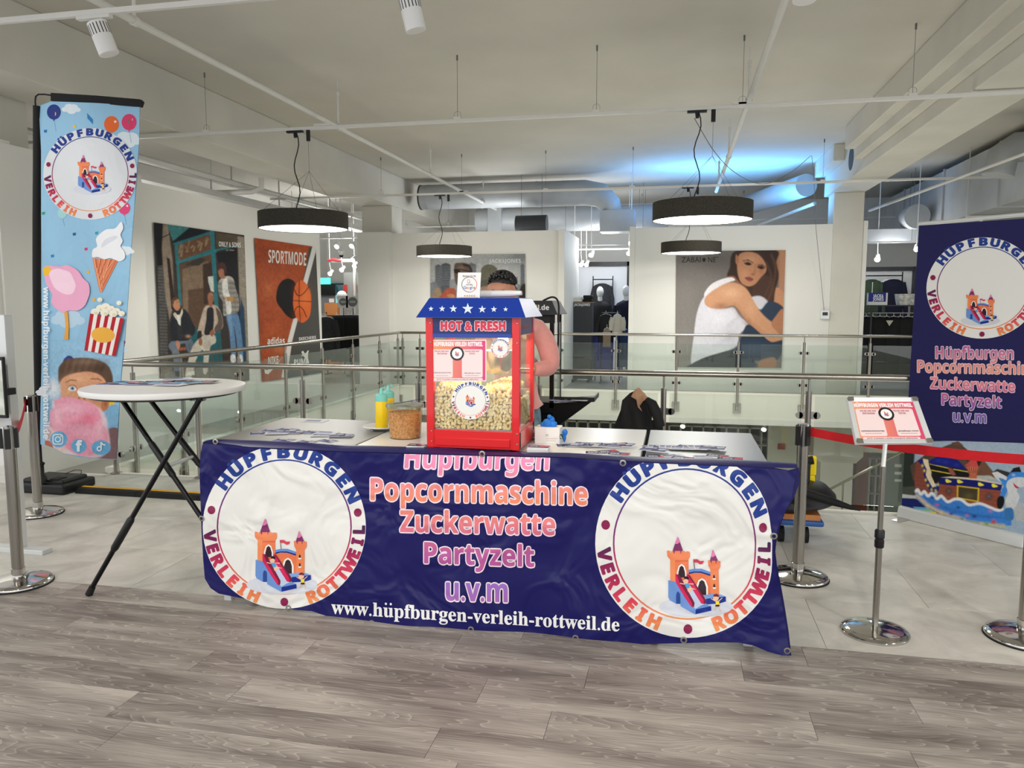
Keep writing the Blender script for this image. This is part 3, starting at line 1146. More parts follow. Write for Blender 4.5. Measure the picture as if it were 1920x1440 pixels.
# ---------------------------------------------------------------- under the ceiling
TZ = 3.35


def hang(t, pts, m='wire', r=.004):
    for (x, y, z) in pts:
        MB().tube([(x, y, z), (x, y, 3.998)], r, 6).build('ceiling_hanger', m, t)


def ctrack(Y, x0, x1, hang, label, z=TZ, conn=()):
    t = thing('lighting_track', label, 'light track', ((x0 + x1) / 2, Y, z), 'white lighting tracks under the ceiling')
    bx('rail', x0, Y - 0.018, z, x1, Y + 0.018, z + 0.034, 'track', t, bevel=0.004)
    for x in hang:
        m = MB().tube([(x, Y, z + 0.05), (x, Y, 3.985)], 0.0022, 5).tube([(x, Y, 3.95), (x, Y, 4.0)], 0.009, 8)
        m.tube([(x + .035 * sin(a / 3), Y, z + .075 - .035 * cos(a / 3)) for a in range(0, 16)], 0.0018, 4)
        m.build('hanger_wire', 'wire', t)
        bx('hanger_clip', x - 0.035, Y - 0.022, z + 0.03, x + 0.035, Y + 0.022, z + 0.052, 'track', t)
    for x in conn:
        bx('connector', x - 0.09, Y - 0.022, z + 0.034, x + 0.09, Y + 0.022, z + 0.055, 'track', t)
    return t


Y0, Y1, Y2, Y3 = 4.39, 7.64, 12.55, 17.85
ctrack(Y0, -6.5, 1.2, (-5.6, -2.9, -1.2), 'nearest white lighting track, crossing the top left corner')
ctrack(Y1, -7.4, 4.5, [W(px, 230, Y1).x for px in (387, 858, 1118, 1395 - 4, 1708)] + [4.4], 'white lighting track carrying the two near pendant lamps', conn=[W(605, 240, Y1).x, W(1392, 205, Y1).x])
ctrack(Y2, -7.0, 4.52, [W(px, 360, Y2).x for px in (715, 866, 1023, 1186, 1542)], 'white lighting track carrying the two far pendant lamps', conn=[W(868, 363, Y2).x])
ctrack(Y3, -8.0, 4.5, (-6.4, -3.2, -0.8, 1.4, 3.6), 'farthest white lighting track behind the partition walls')


def pipe_run(label, pts, r, drops, m='pipe'):
    t = thing('sprinkler_pipe', label, 'pipe', pts[0], 'sprinkler pipes under the ceiling')
    tb('pipe', pts, r, m, t, n=12)
    for (x, y, z) in drops:
        MB().tube([(x, y, z), (x, y, 3.86)], 0.013, 10).tube([(x, y, 3.84), (x, y, 3.88)], 0.02, 8).tube([(x, y, 3.88), (x, y, 4.0)], 0.004, 6).build('pipe_hanger', 'pipe', t, smooth=True)
        MB().tube([(x, y - .02, z), (x, y + .02, z)], r * 1.35, 12).build('pipe_clip', 'pipe', t, smooth=True)
    return t


pipe_run('long white sprinkler pipe crossing the ceiling diagonally from the left spotlight', [(-3.72, -3, 3.5), (-3.72, 15.9, 3.5), (-3.72, 15.95, 3.72)], 0.027,
         [(-3.72, 4.9, 3.5), (-3.72, 8.2, 3.5), (-3.72, 11.5, 3.5), (-3.72, 14.8, 3.5)])
pipe_run('white sprinkler pipe right of centre, passing over the large pendant lamp', [(0.645, -3, 3.5), (0.645, 14.2, 3.5)], 0.027,
         [(0.645, 5.2, 3.5), (0.645, 8.0, 3.5), (0.645, 10.9, 3.5), (0.645, 13.4, 3.5)])
pipe_run('thin conduit pipe receding left of the partition wall tops', [(-7.4, 7.0, 3.55), (-7.4, 19, 3.55)], 0.03, [(-7.4, 9, 3.55), (-7.4, 12, 3.55)])
pipe_run('thin white pipe beside the large right duct', [(3.45, 15.5, 3.25), (4.15, 6.0, 3.25)], 0.022, [])

# ducts at the back
d = thing('ventilation_duct', 'long round ventilation duct behind the centre partition, bending down at its right end', 'duct', (-3, 15, 3.7))
P = [(-5.05, 15, 3.66), (-1.75, 15, 3.66), (-1.45, 15, 3.6), (-1.26, 15, 3.42), (-1.2, 15, 3.2), (-1.2, 15, 3.05)]
MB().tube(P, [0.24, 0.24, 0.235, 0.2, 0.17, 0.17], 24).build('duct_tube', 'duct', d, smooth=True)
MB().tube([(-5.06, 15, 3.66), (-5.03, 15, 3.66)], 0.245, 24).build('duct_flange', 'dark', d, smooth=True)
bx('duct_box', -1.45, 14.8, 2.9, -0.8, 15.3, 3.3, 'duct', d)
for x in (-4.9, -3.8, -2.7):
    MB().tube([(x, 15, 3.66), (x + .02, 15, 3.66)], 0.247, 24).build('joint_ring', 'duct', d, smooth=True)
d = thing('ventilation_duct', 'wide low flat duct above the centre wall, behind the round duct', 'duct', (-2, 16, 3.1))
MB().tube([(-4.3, 16.6, 3.35), (-0.2, 16.6, 3.35)], 0.26, 24).build('duct_tube', 'duct', d, smooth=True)
bx('duct_end', -4.0, 16.3, 3.0, -3.7, 16.9, 3.7, 'duct', d)
hang(d, [(-3.85, 16.6, 3.6), (-.8, 16.6, 3.55)])
d = thing('air_drum', 'short dark round air drum on top of the centre partition wall', 'duct', (-2.9, 14.8, 2.95))
MB().tube([(-3.05, 14.75, 3.06), (-2.45, 14.75, 3.06)], 0.17, 24).build('drum_body', 'dark', d, smooth=True)
bx('drum_stand', -3.0, 14.65, 2.8, -2.5, 14.85, 2.95, 'dark', d)
hang(d, [(-2.95, 14.75, 3.2), (-2.55, 14.75, 3.2)])
d = thing('ventilation_duct', 'slanted round duct in the blue light beside the right column', 'duct', (1.6, 15.5, 3.3))
MB().tube([(2.2, 14.6, 3.62), (1.2, 17.6, 3.58)], 0.2, 20).build('duct_tube', 'duct', d, smooth=True)
MB().tube([(2.35, 14.6, 3.3), (1.25, 18.6, 3.1)], 0.03, 8).build('side_pipe', 'pipe', d, smooth=True)
d = thing('ventilation_duct', 'large rectangular ventilation duct at the upper right above the roll-up banner', 'duct', (5, 12, 2.9))
bx('duct_body', 4.55, 5.0, 2.95, 5.9, 19.4, 3.86, 'duct', d)
for y in (7.0, 8.6, 10.4, 12.6, 15.0, 17.4):
    MB().box(4.52, y - .02, 2.93, 5.92, y + .02, 3.88).build('duct_flange', 'duct', d)
for y in (9.4, 13.7):
    MB().box(4.50, y, 2.90, 5.94, y + .05, 2.94).tube([(4.5, y, 2.92), (4.5, y, 4.0)], .006, 6).build('duct_bracket', 'pipe', d)
MB().tube([(4.6, 11.3, 3.55), (4.25, 11.3, 3.55), (4.1, 11.3, 3.45), (4.05, 11.3, 3.2)], 0.19, 20).build('branch_duct', 'duct', d, smooth=True)
d = thing('ventilation_duct', 'lower cross duct with a round end over the right shop opening', 'duct', (4.4, 16.5, 3.1))
bx('duct_body', 3.3, 15.6, 2.70, 4.5, 16.6, 2.92, 'duct', d)
hang(d, [(4.3, 16.1, 3.25)])
MB().tube([(4.25, 15.4, 3.12), (4.25, 15.8, 3.12)], 0.22, 24).build('round_end', 'duct', d, smooth=True)
# ducts in the left shop
d = thing('cable_tray', 'white cable tray and pipes above the left poster wall', 'pipe', (-6.8, 11, 3.2))
MB().box(-6.9, 7.5, 3.10, -6.6, 18.5, 3.13).box(-6.9, 7.5, 3.13, -6.89, 18.5, 3.19).box(-6.61, 7.5, 3.13, -6.6, 18.5, 3.19).build('tray', 'pipe', d)
for y in (8.4, 10.4, 12.4, 14.4):
    MB().tube([(-6.75, y, 3.1), (-6.75, y, 4.0)], .012, 6).build('tray_hanger', 'pipe', d)
MB().tube([(-6.35, 7.4, 3.3), (-6.35, 17, 3.3)], 0.035, 10).build('side_pipe', 'pipe', d, smooth=True)
MB().tube([(-8.2, 10.6, 3.2), (-6.2, 10.6, 3.2), (-6.05, 10.6, 3.25), (-6.05, 10.6, 3.4)], 0.04, 10).build('cross_pipe', 'pipe', d, smooth=True)

# ---------------------------------------------------------------- pendant lamps
lamp_e = (42, 42, 60, 60)


def pendant(label, cx, Y, d=0.93, h=0.17, zb=2.33):
    t = thing('pendant_lamp', label, 'lamp', (cx, Y, zb), 'round felt pendant lamps')
    r = d / 2
    MB().lathe([(r, 0.0), (r, h), (r - .006, h), (r - .006, 0.0), (r, 0.0)], (cx, Y, zb), 64).build('shade', 'shade', t, smooth=True)
    MB().lathe([(r - .008, 0), (r - .008, .006)], (cx, Y, zb + .008), 48).build('diffuser', 'diff', t, smooth=True)
    MB().lathe([(r - .008, 0), (r - .008, .004)], (cx, Y, zb + h * .8), 48).build('top_plate', 'dark', t)
    tz = TZ
    pts = [(cx - .06 + .03 * sin(k * .9), Y, tz + (zb + h - tz) * k / 12) for k in range(13)]
    tb('power_cable', pts, 0.006, 'black', t, n=6)
    MB().box(cx - .16, Y - .02, tz - .02, cx + .02, Y + .02, tz).tube([(cx - .07, Y, tz - .02), (cx - .065, Y, tz - .07)], 0.018, 8).build('ceiling_adapter', 'black', t)
    MB().tube([(cx + .08, Y, tz), (cx + .08, Y, tz - .11)], 0.021, 10).build('wire_holder', 'black', t, smooth=True)
    for k in range(4):
        a = pi / 4 + k * pi / 2
        e = (cx + r * .92 * cos(a), Y + r * .92 * sin(a), zb + h)
        MB().tube([(cx + .08, Y, tz - .1), (cx + .08, Y, tz - .42), e], 0.0018, 4).build('suspension_wire', 'wire', t)
    l = light('pendant_glow', 'AREA', (cx, Y, zb - .01), 26, (1, 0.97, 0.9), r * 1.7)
    return t


pendant('near left round black felt pendant lamp, in front of the orange poster', (W(484, 437, Y1).x + W(658, 437, Y1).x) / 2, Y1)
pendant('largest round black felt pendant lamp, right of centre under the blue light', (W(1222, 410, Y1).x + W(1413, 410, Y1).x) / 2, Y1)
pendant('far round black felt pendant lamp above the popcorn machine', (W(781, 478, Y2).x + W(886, 478, Y2).x) / 2, Y2)
pendant('far round black felt pendant lamp directly under the largest one', (W(1238, 474, Y2).x + W(1354, 474, Y2).x) / 2, Y2)


# ---------------------------------------------------------------- spotlights
def spot(name, label, top, axis, r=0.055, L=0.19, group='white track spotlights', m='white', lit=False):
    top = Vector(top)
    ax = Vector(axis).normalized()
    t = thing(name, label, 'spotlight', top, group)
    bx('adapter', top.x - .12, top.y - .018, top.z - .022, top.x + .12, top.y + .018, top.z, 'track', t)
    c0 = top + Vector((0.05, 0, -0.13))
    MB().tube([top + Vector((.05, 0, -.02)), c0], 0.011, 8).build('stem', m, t, smooth=True)
    a, b = c0 - ax * L * .45, c0 + ax * L * .55
    body = MB().tube([a, a + ax * .005, b], [r * .8, r, r], 28).build('body', m, t, smooth=True)
    rt = ax.cross(Vector((0, 1, 0))).normalized()
    up = rt.cross(ax).normalized()
    s = MB()
    for k in range(18):
        t_ = 2 * pi * k / 18
        n = rt * cos(t_) + up * sin(t_)
        w = ax.cross(n)
        p = a + ax * .018 + n * (r - .001)
        q = a + ax * (L * .42) + n * (r - .001)
        s.hexa([p - w * .003, p + w * .003, q + w * .003, q - w * .003], [v + n * .0016 for v in (p - w * .003, p + w * .003, q + w * .003, q - w * .003)])
    s.build('vent_slots', 'dark', body)
    MB().tube([b - ax * .001, b + ax * .0015], r * .82, 24).build('lens', M['diff'] if lit else 'whitem', t)
    return t


spot('track_spotlight', 'white cylindrical track spotlight with slotted head at the top left', (-3.62, Y0, TZ), (0.28, 0.15, -0.95), 0.06, 0.2)
q = W(787, 15, 4.45)
spot('track_spotlight', 'white cylindrical track spotlight with slotted head cut off by the top edge', (q.x - .08, Y0, TZ), (0.2, 0.1, -0.95), 0.06, 0.2)
q = W(1510, -6, 4.45)
spot('track_spotlight', 'white spotlight whose rim just peeks in at the top right edge', (q.x - .05, Y0 + .1, q.z + .21), (0.0, -0.1, -0.95), 0.06, 0.16)

# ================================================================ PRINTED ART
def castle(a, T, full=True):
    """the bouncy castle emblem; source coordinates 0..1200 x 0..1440"""
    old, odh = a.T, a.dh
    a.T = lambda x, y: old(*T(x, y))
    a.dh = .3
    P = a.poly
    if full:
        a.ell(560, 1190, 555, 150, 'D5DAE4', 24)
    P([(150, 800), (260, 820), (340, 960), (335, 1150), (260, 1145), (170, 1095), (148, 1050)], '6F97D8')
    P([(183, 480), (180, 805), (270, 825), (460, 880), (455, 480)], 'EE8257')
    P([(183, 480), (180, 805), (255, 820), (255, 480)], 'F4915F')
    P([(455, 700), (620, 690), (790, 730), (915, 600), (912, 1020), (700, 1020), (455, 900)], 'EC7C52')
    P([(455, 650), (540, 632), (650, 632), (785, 680), (785, 715), (640, 672), (540, 672), (458, 690)], '6A93DC')
    P([(458, 688), (540, 672), (640, 672), (785, 715), (780, 738), (640, 692), (540, 690), (460, 712)], '16307F')
    P([(785, 650), (912, 650), (912, 1015), (785, 1015)], 'F08A58')
    P([(135, 375), (145, 362), (183, 370), (190, 415), (205, 370), (240, 370), (245, 418), (255, 370), (335, 370), (342, 420), (352, 372), (405, 374),
       (410, 410), (425, 375), (475, 380), (482, 400), (480, 460), (455, 500), (183, 500), (140, 450)], 'F08A5C')
    P([(748, 515), (760, 505), (795, 510), (803, 560), (812, 515), (868, 515), (878, 565), (888, 512), (940, 518), (948, 530), (945, 600), (912, 655), (785, 650), (755, 590)], 'EE8458')
    P([(222, 360), (295, 165), (305, 165), (375, 365), (352, 372), (342, 420), (335, 370), (255, 370), (245, 418)], '82356A')
    P([(252, 270), (295, 165), (305, 165), (335, 238), (300, 265)], 'E67FB2')
    P([(780, 508), (825, 355), (833, 355), (910, 515), (888, 512), (878, 565), (868, 515), (812, 515), (803, 560)], '82356A')
    P([(795, 460), (825, 355), (833, 355), (870, 432), (840, 458)], 'E67FB2')
    P([(258, 512), (455, 512), (455, 526), (258, 526)], 'D9694A')
    for (x, y, w, h_) in ((352, 560, 72, 200), (655, 770, 88, 245)):
        P([(x - w, y + h_), (x - w, y + 120), (x - w * .6, y + 30), (x, y), (x + w * .6, y + 30), (x + w, y + 120), (x + w, y + h_)], 'F4F2EE')
        P([(x - w * .68, y + h_), (x - w * .68, y + 130), (x - w * .4, y + 50), (x, y + 25), (x + w * .4, y + 50), (x + w * .7, y + 130), (x + w * .72, y + h_)], '35242C')
    for y in (716, 848):
        P([(825, y + 55), (827, y + 20), (840, y), (852, y + 20), (855, y + 55)], '35242C')
        P([(815, y + 55), (868, y + 55), (862, y + 78), (822, y + 78)], 'F4F2EE')
    a.line([(533, 495), (548, 630)], 9, '4A2A38')
    P([(535, 492), (590, 492), (630, 520), (690, 515), (670, 560), (630, 568), (590, 540), (542, 540)], 'D8465C')
    P([(680, 1020), (800, 1000), (930, 1010), (1015, 1040), (1015, 1060), (720, 1075)], '7FA6E2')
    P([(715, 1072), (1010, 1040), (1015, 1110), (920, 1140), (715, 1155)], '17308C')
    P([(330, 960), (330, 1180), (545, 1298), (555, 1298), (790, 1180), (690, 1150), (560, 1180)], '6F97D8')
    P([(265, 1145), (265, 1020), (280, 970), (300, 968), (322, 1000), (325, 1145)], '2B4C9A')
    P([(255, 820), (400, 800), (720, 1140), (640, 1170), (552, 1222)], 'C3D3EC')
    P([(555, 1228), (785, 1180), (792, 1245), (555, 1298)], '17308C')
    P([(258, 715), (275, 710), (330, 790), (440, 990), (540, 1150), (525, 1195), (490, 1190), (400, 1060), (262, 830)], 'D8285C')
    P([(275, 712), (310, 715), (345, 770), (540, 1130), (535, 1185), (505, 1195), (500, 1130), (320, 840)], '7E1C40')
    P([(425, 715), (455, 712), (500, 770), (690, 1080), (685, 1150), (640, 1140), (520, 950), (440, 810)], 'D8285C')
    P([(440, 712), (470, 725), (712, 1085), (715, 1140), (680, 1150), (675, 1090), (560, 900)], '7E1C40')
    if full:
        a.ell(425, 770, 38, 28, '2A1A20', 10)
        a.ell(415, 815, 38, 34, 'F3C3A4', 10)
        P([(390, 855), (465, 850), (470, 905), (430, 930)], '4FA6DC')
        a.line([(325, 845), (395, 858)], 14, 'F3C3A4')
        a.line([(455, 852), (530, 856)], 14, 'F3C3A4')
        P([(430, 925), (475, 905), (570, 935), (500, 935), (470, 985), (445, 970)], 'F3C3A4')
        a.ell(862, 1060, 46, 42, 'F3C3A4', 10)
        P([(818, 1040), (835, 1010), (870, 998), (905, 1015), (912, 1045), (860, 1040)], '7A2A3C')
        P([(855, 1105), (912, 1100), (910, 1160), (862, 1162)], 'F2DF3C')
        P([(858, 1160), (914, 1158), (916, 1185), (850, 1188)], '3A1428')
        a.line([(862, 1110), (790, 1070)], 12, 'F3C3A4')
        a.line([(905, 1105), (960, 1058)], 12, 'F3C3A4')
        a.line([(870, 1185), (835, 1240)], 11, 'F3C3A4')
        a.line([(900, 1185), (930, 1258)], 11, 'F3C3A4')
    a.T, a.dh = old, odh


def logo(a, cx, cy, rx, ry, cs=1.0, cdx=0.0, cdy=0.36, skew=0.0, inner=0.80, disc=True, small=False, bg='ECECE8', full=True):
    old = a.T
    U = lambda x, y: (cx + x * rx + y * skew, cy + y * ry)
    a.T = lambda x, y: old(*U(x, y))
    h0 = a.h
    g = grad([(cy - ry * .25, '26408F'), (cy + ry * .02, '4A2350'), (cy + ry * .30, '9C2458'), (cy + ry * .62, 'E2455A'), (cy + ry * .78, 'EE7F55'), (cy + ry, 'EFA05C')])
    if disc:
        a.ell(0, 0, 1, 1, bg, 64)
    a.ring(0, 0, inner, inner + .018, grad([(cy - ry * .6, '2B3F8C'), (cy, '8E2B66'), (cy + ry * .4, 'D8485C'), (cy + ry * .8, 'EE9A62')]))
    th = 0.045
    lr = (inner + 1) / 2 + .012
    sz = 0.205 if not small else 0.2
    a.arc('HÜPFBURGEN', 0, 0, lr, 143, 25, sz * 1.0, g, thick=th, xs=1.24)
    a.arc('VERLEIH', 0, 0, lr, 187, 246, sz * .93, g, inward=True, thick=th, xs=1.08)
    a.arc('ROTTWEIL', 0, 0, lr, 292, 358, sz * .93, g, inward=True, thick=th, xs=1.06)
    for an in (167, 11, 270):
        t = math.radians(an)
        a.ell(lr * cos(t), -lr * sin(t), .048, .052, '8A2350', 14)
    s = cs / 1376
    castle(a, lambda x, y: (cdx + (x - 560) * s, cdy + (y - 730) * s), full)
    a.T = old
    a.h = h0


TXT = grad([(846, 'F39AC4'), (880, 'F48CB4'), (905, 'F09090'), (940, 'F4906C'), (975, 'EE8484'), (1005, 'D87090'), (1040, 'B85A9C'), (1070, 'C05EA0'), (1090, '9C74CC'), (1125, 'A86CB8')])

# ================================================================ THE COUNTER: three tables and the banner
TF, TB, THT = 3.455, 4.29, 0.85


def table(label, x0, x1, topm, gap=0.0):
    t = thing('display_table', label, 'table', ((x0 + x1) / 2, (TF + TB) / 2, 0), 'tables behind the banner')
    bx('tabletop', x0, TF, THT - 0.03, x1, TB, THT, topm, t, bevel=0.003)
    bx('apron', x0 + .05, TF + .05, THT - 0.10, x1 - .05, TB - .05, THT - 0.03, 'alu', t)
    for x in (x0 + .06, x1 - .06):
        for y in (TF + .06, TB - .06):
            bx('leg', x - .02, y - .02, 0, x + .02, y + .02, THT - .03, 'alu', t)
    return t


xa = G(385, 828, THT).x
xb = G(640, 845, THT).x
xc = G(1208, 855, THT).x
xd = G(1440, 867, THT).x
table('left table of the counter with matte grey top strewn with flyers', xa, -1.545, 'greytop')
table('white-topped middle table carrying the popcorn machine', -1.535, -0.145, 'whitetop')
table('right table of the counter with shiny metallic grey top', -0.125, xd, 'steeltop')


def banner_surf(x, y, h=0.0):
    p = W(x, y, 3.412)
    # slack folds in the vinyl
    u, z = p.x, p.z
    w = 0.006 * sin(u * 5.1 + z * 2) + 0.004 * sin(u * 11 - z * 7)
    low = max(0.0, 0.5 - z) * 2
    w += low * (0.016 * sin(u * 4.3 + 1.0) + 0.006 * sin(u * 13 + z * 9))
    e = max(0.0, (u - 0.02) / 0.5)
    w += min(e, 1.2) * (0.020 * sin(z * 9 + u * 5) + 0.006 * sin(u * 15 + z * 6))
    w += 0.012 * math.exp(-((u + 1.3 + (z - .1) * .6) / .12) ** 2) * low
    return W(x, y, 3.412 - w - h)


outline = [(380, 829), (387, 826), (420, 832), (470, 838), (560, 842), (640, 846), (700, 848), (790, 850), (900, 853), (1000, 855), (1062, 857), (1110, 862), (1140, 862), (1190, 865),
           (1260, 868), (1330, 872), (1400, 874), (1450, 877), (1478, 882), (1498, 877), (1500, 890), (1498, 910), (1488, 935), (1472, 962), (1462, 990), (1456, 1015),
           (1454, 1035), (1457, 1060), (1464, 1095), (1472, 1140), (1479, 1185), (1484, 1230), (1466, 1229), (1440, 1222), (1412, 1210), (1385, 1205), (1340, 1204),
           (1285, 1206), (1230, 1207), (1170, 1209), (1130, 1210), (1080, 1207), (1020, 1202), (960, 1198), (900, 1194), (868, 1191), (830, 1186), (790, 1187), (760, 1183),
           (730, 1176), (690, 1178), (655, 1174), (632, 1166), (612, 1155), (585, 1146), (550, 1143), (520, 1138), (480, 1127), (440, 1119), (410, 1113), (395, 1103), (384, 1085), (381, 1050),
           (378, 1000), (376, 940), (374, 890), (376, 850)]
bt = thing('vinyl_banner', 'long navy vinyl banner with two white castle emblems hanging from the tables', 'banner', (-0.9, 3.41, 0.0))
a = Art()
a.poly(outline, '17165A')


def clip_y(a, y0fn):
    """push anything drawn above the top hem of the banner down onto it"""
    a.v = [(x, max(y, y0fn(x)), h) for (x, y, h) in a.v]


hem = lambda x: float(np.interp(x, [376, 470, 640, 900, 1062, 1190, 1400, 1500], [831, 840, 848, 855, 859, 867, 876, 884]))
rim = lambda y: float(np.interp(y, [880, 935, 990, 1035, 1095, 1185, 1230], [1494, 1484, 1458, 1450, 1460, 1475, 1480]))
logo(a, 533, 988, 153, 153.5, cs=1.08, cdx=-.03, cdy=.345, inner=.81)
i0 = len(a.v)
logo(a, 1288, 1020, 172, 176, cs=1.0, cdx=.09, cdy=.335, inner=.79, skew=2)
# the right edge of the vinyl sags inwards and squeezes the emblem
for i in range(i0, len(a.v)):
    x, y, h_ = a.v[i]
    if x > 1330:
        k = (x - 1330) / 130
        dx = float(np.interp(y, [870, 930, 985, 1040, 1100, 1170], [0, -6, -12, -12, -2, 0]))
        a.v[i] = (x + dx * k, y, h_)
W1 = 'F4E4EE'
a.h = 1.5
a.text('Hüpfburgen', 893, 879, 56, TXT, width=277, slope=.012, outline=(.055, W1), thick=.006, shear=.06)
a.text('Popcornmaschine', 897, 942, 57, TXT, width=412, slope=.022, outline=(.055, W1), thick=.012)
a.text('Zuckerwatte', 896, 1000, 55, TXT, width=293, slope=.022, outline=(.055, W1), thick=.012)
a.text('Partyzelt', 897, 1059, 54, TXT, width=211, slope=.034, outline=(.055, W1), thick=.012)
a.text('u.v.m', 894, 1127, 60, TXT, width=122, slope=.03, outline=(.055, W1), thick=.012)
a.text('www.hüpfburgen-verleih-rottweil.de', 892, 1167, 37, 'F2F2F2', style='s', width=540, slope=.062, thick=.008)
clip_y(a, hem)
a.v = [(min(x, rim(y)) if x > 1400 else x, y, h_) for (x, y, h_) in a.v]
a.build('banner_print', 'vinyl', banner_surf, bt, cut=6, dh=0.0003)
# the vinyl lies back over the table edge as a narrow dark lap, and the back of the hem
b = Art()
b.poly(outline, '1A1950')
b.build('banner_back', 'print', lambda x, y, h=0: banner_surf(x, y) + Vector((0, 0.0035, 0)), bt, cut=12)
lap = MB()
top = [(380, 829), (470, 838), (560, 842), (640, 846), (790, 850), (900, 853), (1062, 857), (1190, 865), (1330, 872), (1450, 877), (1496, 878)]
n0 = [banner_surf(x, y) for x, y in top]
n1 = [Vector((p.x, 3.452, THT + .012 + .006 * sin(p.x * 9))) for p in n0]
n2 = [Vector((p.x + .01 * sin(i * 2.1), 3.505 + .014 * sin(i * 1.7), THT + .004)) for i, p in enumerate(n0)]
k = len(top)
lap.add(n0 + n1 + n2, [(i, i + 1, k + i + 1, k + i) for i in range(k - 1)] + [(k + i, k + i + 1, 2 * k + i + 1, 2 * k + i) for i in range(k - 1)])
lp = lap.build('folded_hem', 'banner', bt, smooth=True)
for (x, y) in ((697, 1168), (883, 1180), (1079, 1196), (1282, 1200), (1476, 1220), (1451, 1005), (378, 972), (541, 1140), (404, 828), (904, 851), (1168, 868)):
    p = banner_surf(x, y, .002)
    MB().lathe([(.008, 0), (.0155, 0), (.0155, .0015), (.008, .003), (.008, 0)], (0, 0, 0), 18)
    m_ = MB().lathe([(.0075, 0), (.0155, 0.0005), (.0145, .0025), (.0085, .003), (.0075, 0)], (0, 0, 0), 18)
    m_.v = [(p.x + v[0], p.y - v[2], p.z + v[1]) for v in m_.v]
    ey = m_.build('eyelet', 'nickel', bt, smooth=True)

# ================================================================ POPCORN MACHINE
mx0, mx1, my0, my1 = G(792, 848, THT).x, G(973, 851, THT).x, 3.475, 3.865
myf = my0
mz0, mz1 = THT + .012, 1.487
mt = thing('popcorn_machine', 'red and blue popcorn machine full of popcorn on the white table', 'popcorn machine', ((mx0 + mx1) / 2, (my0 + my1) / 2, THT))
PWD = 0.036
for x in (mx0, mx1 - PWD):
    for y, q in ((my0, 1), (my1 - PWD, -1)):
        f = bx('corner_post', x, y, mz0, x + PWD, y + PWD, mz1, 'red', mt, bevel=0.003)
        if q == 1:
            for z in (mz0 + .03, mz0 + .08, mz1 - .12, mz1 - .03):
                m_ = MB().lathe([(0, .004), (.003, .0035), (.005, 0)], n=10)
                m_.v = [(x + PWD * .7 + v[0], y - v[2], z + v[1]) for v in m_.v]
                m_.build('screw', 'nickel', f, smooth=True)
bs = MB().box(mx0, my0 + .004, mz0, mx1, my1 - .004, mz0 + .088)
bs.build('base_box', 'red', mt, bevel=0.004)
bx('drawer_front', mx0 + .045, my0 - .004, mz0 + .012, mx1 - .045, my0 + .01, mz0 + .052, 'red', mt, bevel=0.003)
bx('inner_floor', mx0 + PWD, my0 + .02, mz0 + .088, mx1 - PWD, my1 - .02, mz0 + .094, 'steel', mt)
for x in (mx0 + .04, mx1 - .04):
    for y in (my0 + .04, my1 - .04):
        MB().lathe([(.018, 0), (.015, .014)], (x, y, THT - .001), 12).build('foot', 'rubber', mt)
hz = mz1 - .085
bx('header_panel', mx0 + PWD, my0 + .003, hz, mx1 - PWD, my0 + .02, mz1, 'navy', mt)
bx('header_side', mx1 - .014, my0 + PWD, hz, mx1 - .004, my1 - PWD, mz1, 'navy', mt)
bx('header_side', mx0 + .004, my0 + PWD, hz, mx0 + .014, my1 - PWD, mz1, 'navy', mt)
bx('header_back', mx0 + PWD, my1 - .02, hz, mx1 - PWD, my1 - .01, mz1, 'navy', mt)
bx('header_sill', mx0 + PWD, my0 - .002, hz - .012, mx1 - PWD, my0 + .006, hz + .006, 'blue', mt)
# flared roof
o_, i_ = .036, -.010
za, zb_ = mz1 - .004, mz1 + .088
MB().hexa([(mx0 - o_, my0 - o_, za), (mx1 + o_, my0 - o_, za), (mx1 + o_, my1 + o_, za), (mx0 - o_, my1 + o_, za)],
          [(mx0 - i_, my0 - i_ + .02, zb_), (mx1 + i_, my0 - i_ + .02, zb_), (mx1 + i_, my1 + i_ - .02, zb_), (mx0 - i_, my1 + i_ - .02, zb_)]).build('roof', 'blue', mt, bevel=0.003)
# stars on the sloped roof face
q0, q1, q2 = Vector((mx0 - o_, my0 - o_, za)), Vector((mx1 + o_, my0 - o_, za)), Vector((mx1 + i_, my0 - i_ + .02, zb_))
RS = plane(q0, (q1 - q0).cross(q2 - q0))
a = Art()
for (x, y, r_) in ((808, 579, 5), (829, 579, 6.2), (850, 579, 7.6), (877, 579, 11), (904, 580, 7.6), (926, 580, 6.2), (948, 580, 4.8)):
    a.poly([(x + r_ * (1 if k % 2 == 0 else .4) * sin(k * pi / 5), y - r_ * (1 if k % 2 == 0 else .4) * cos(k * pi / 5)) for k in range(10)], 'DCE9F2')
a.build('star_decals', 'gloss', RS, mt, dh=.0004)
a = Art()
FS = plane_y(my0 + .003)
a.text('HOT & FRESH', 887, 619, 22.5, 'D22B45', width=124, outline=(.10, 'EDE6EE'), thick=.05)
a.build('header_lettering', 'gloss', FS, mt, dh=.0003)
a = Art()
SS = plane_x(mx1 - .004)
a.text('HOT & FRESH', 985, 616, 10, 'A0304A', width=13, slope=-.1, thick=.02)
a.build('side_lettering', 'gloss', SS, mt, dh=.0004)
# panes
wz0, wz1 = mz0 + .09, hz
MB().box(mx0 + PWD, my0 + .010, wz0, mx1 - PWD, my0 + .013, wz1).build('front_pane', 'clear', mt)
MB().box(mx1 - .012, my0 + PWD, wz0, mx1 - .009, my1 - PWD, wz1).build('side_pane', 'clear', mt)
MB().box(mx0 + .009, my0 + PWD, wz0, mx0 + .012, my1 - PWD, wz1).build('side_pane', 'clear', mt)
MB().box(mx0 + PWD, my1 - .014, wz0, mx1 - PWD, my1 - .011, wz1).build('back_pane', 'clear', mt)
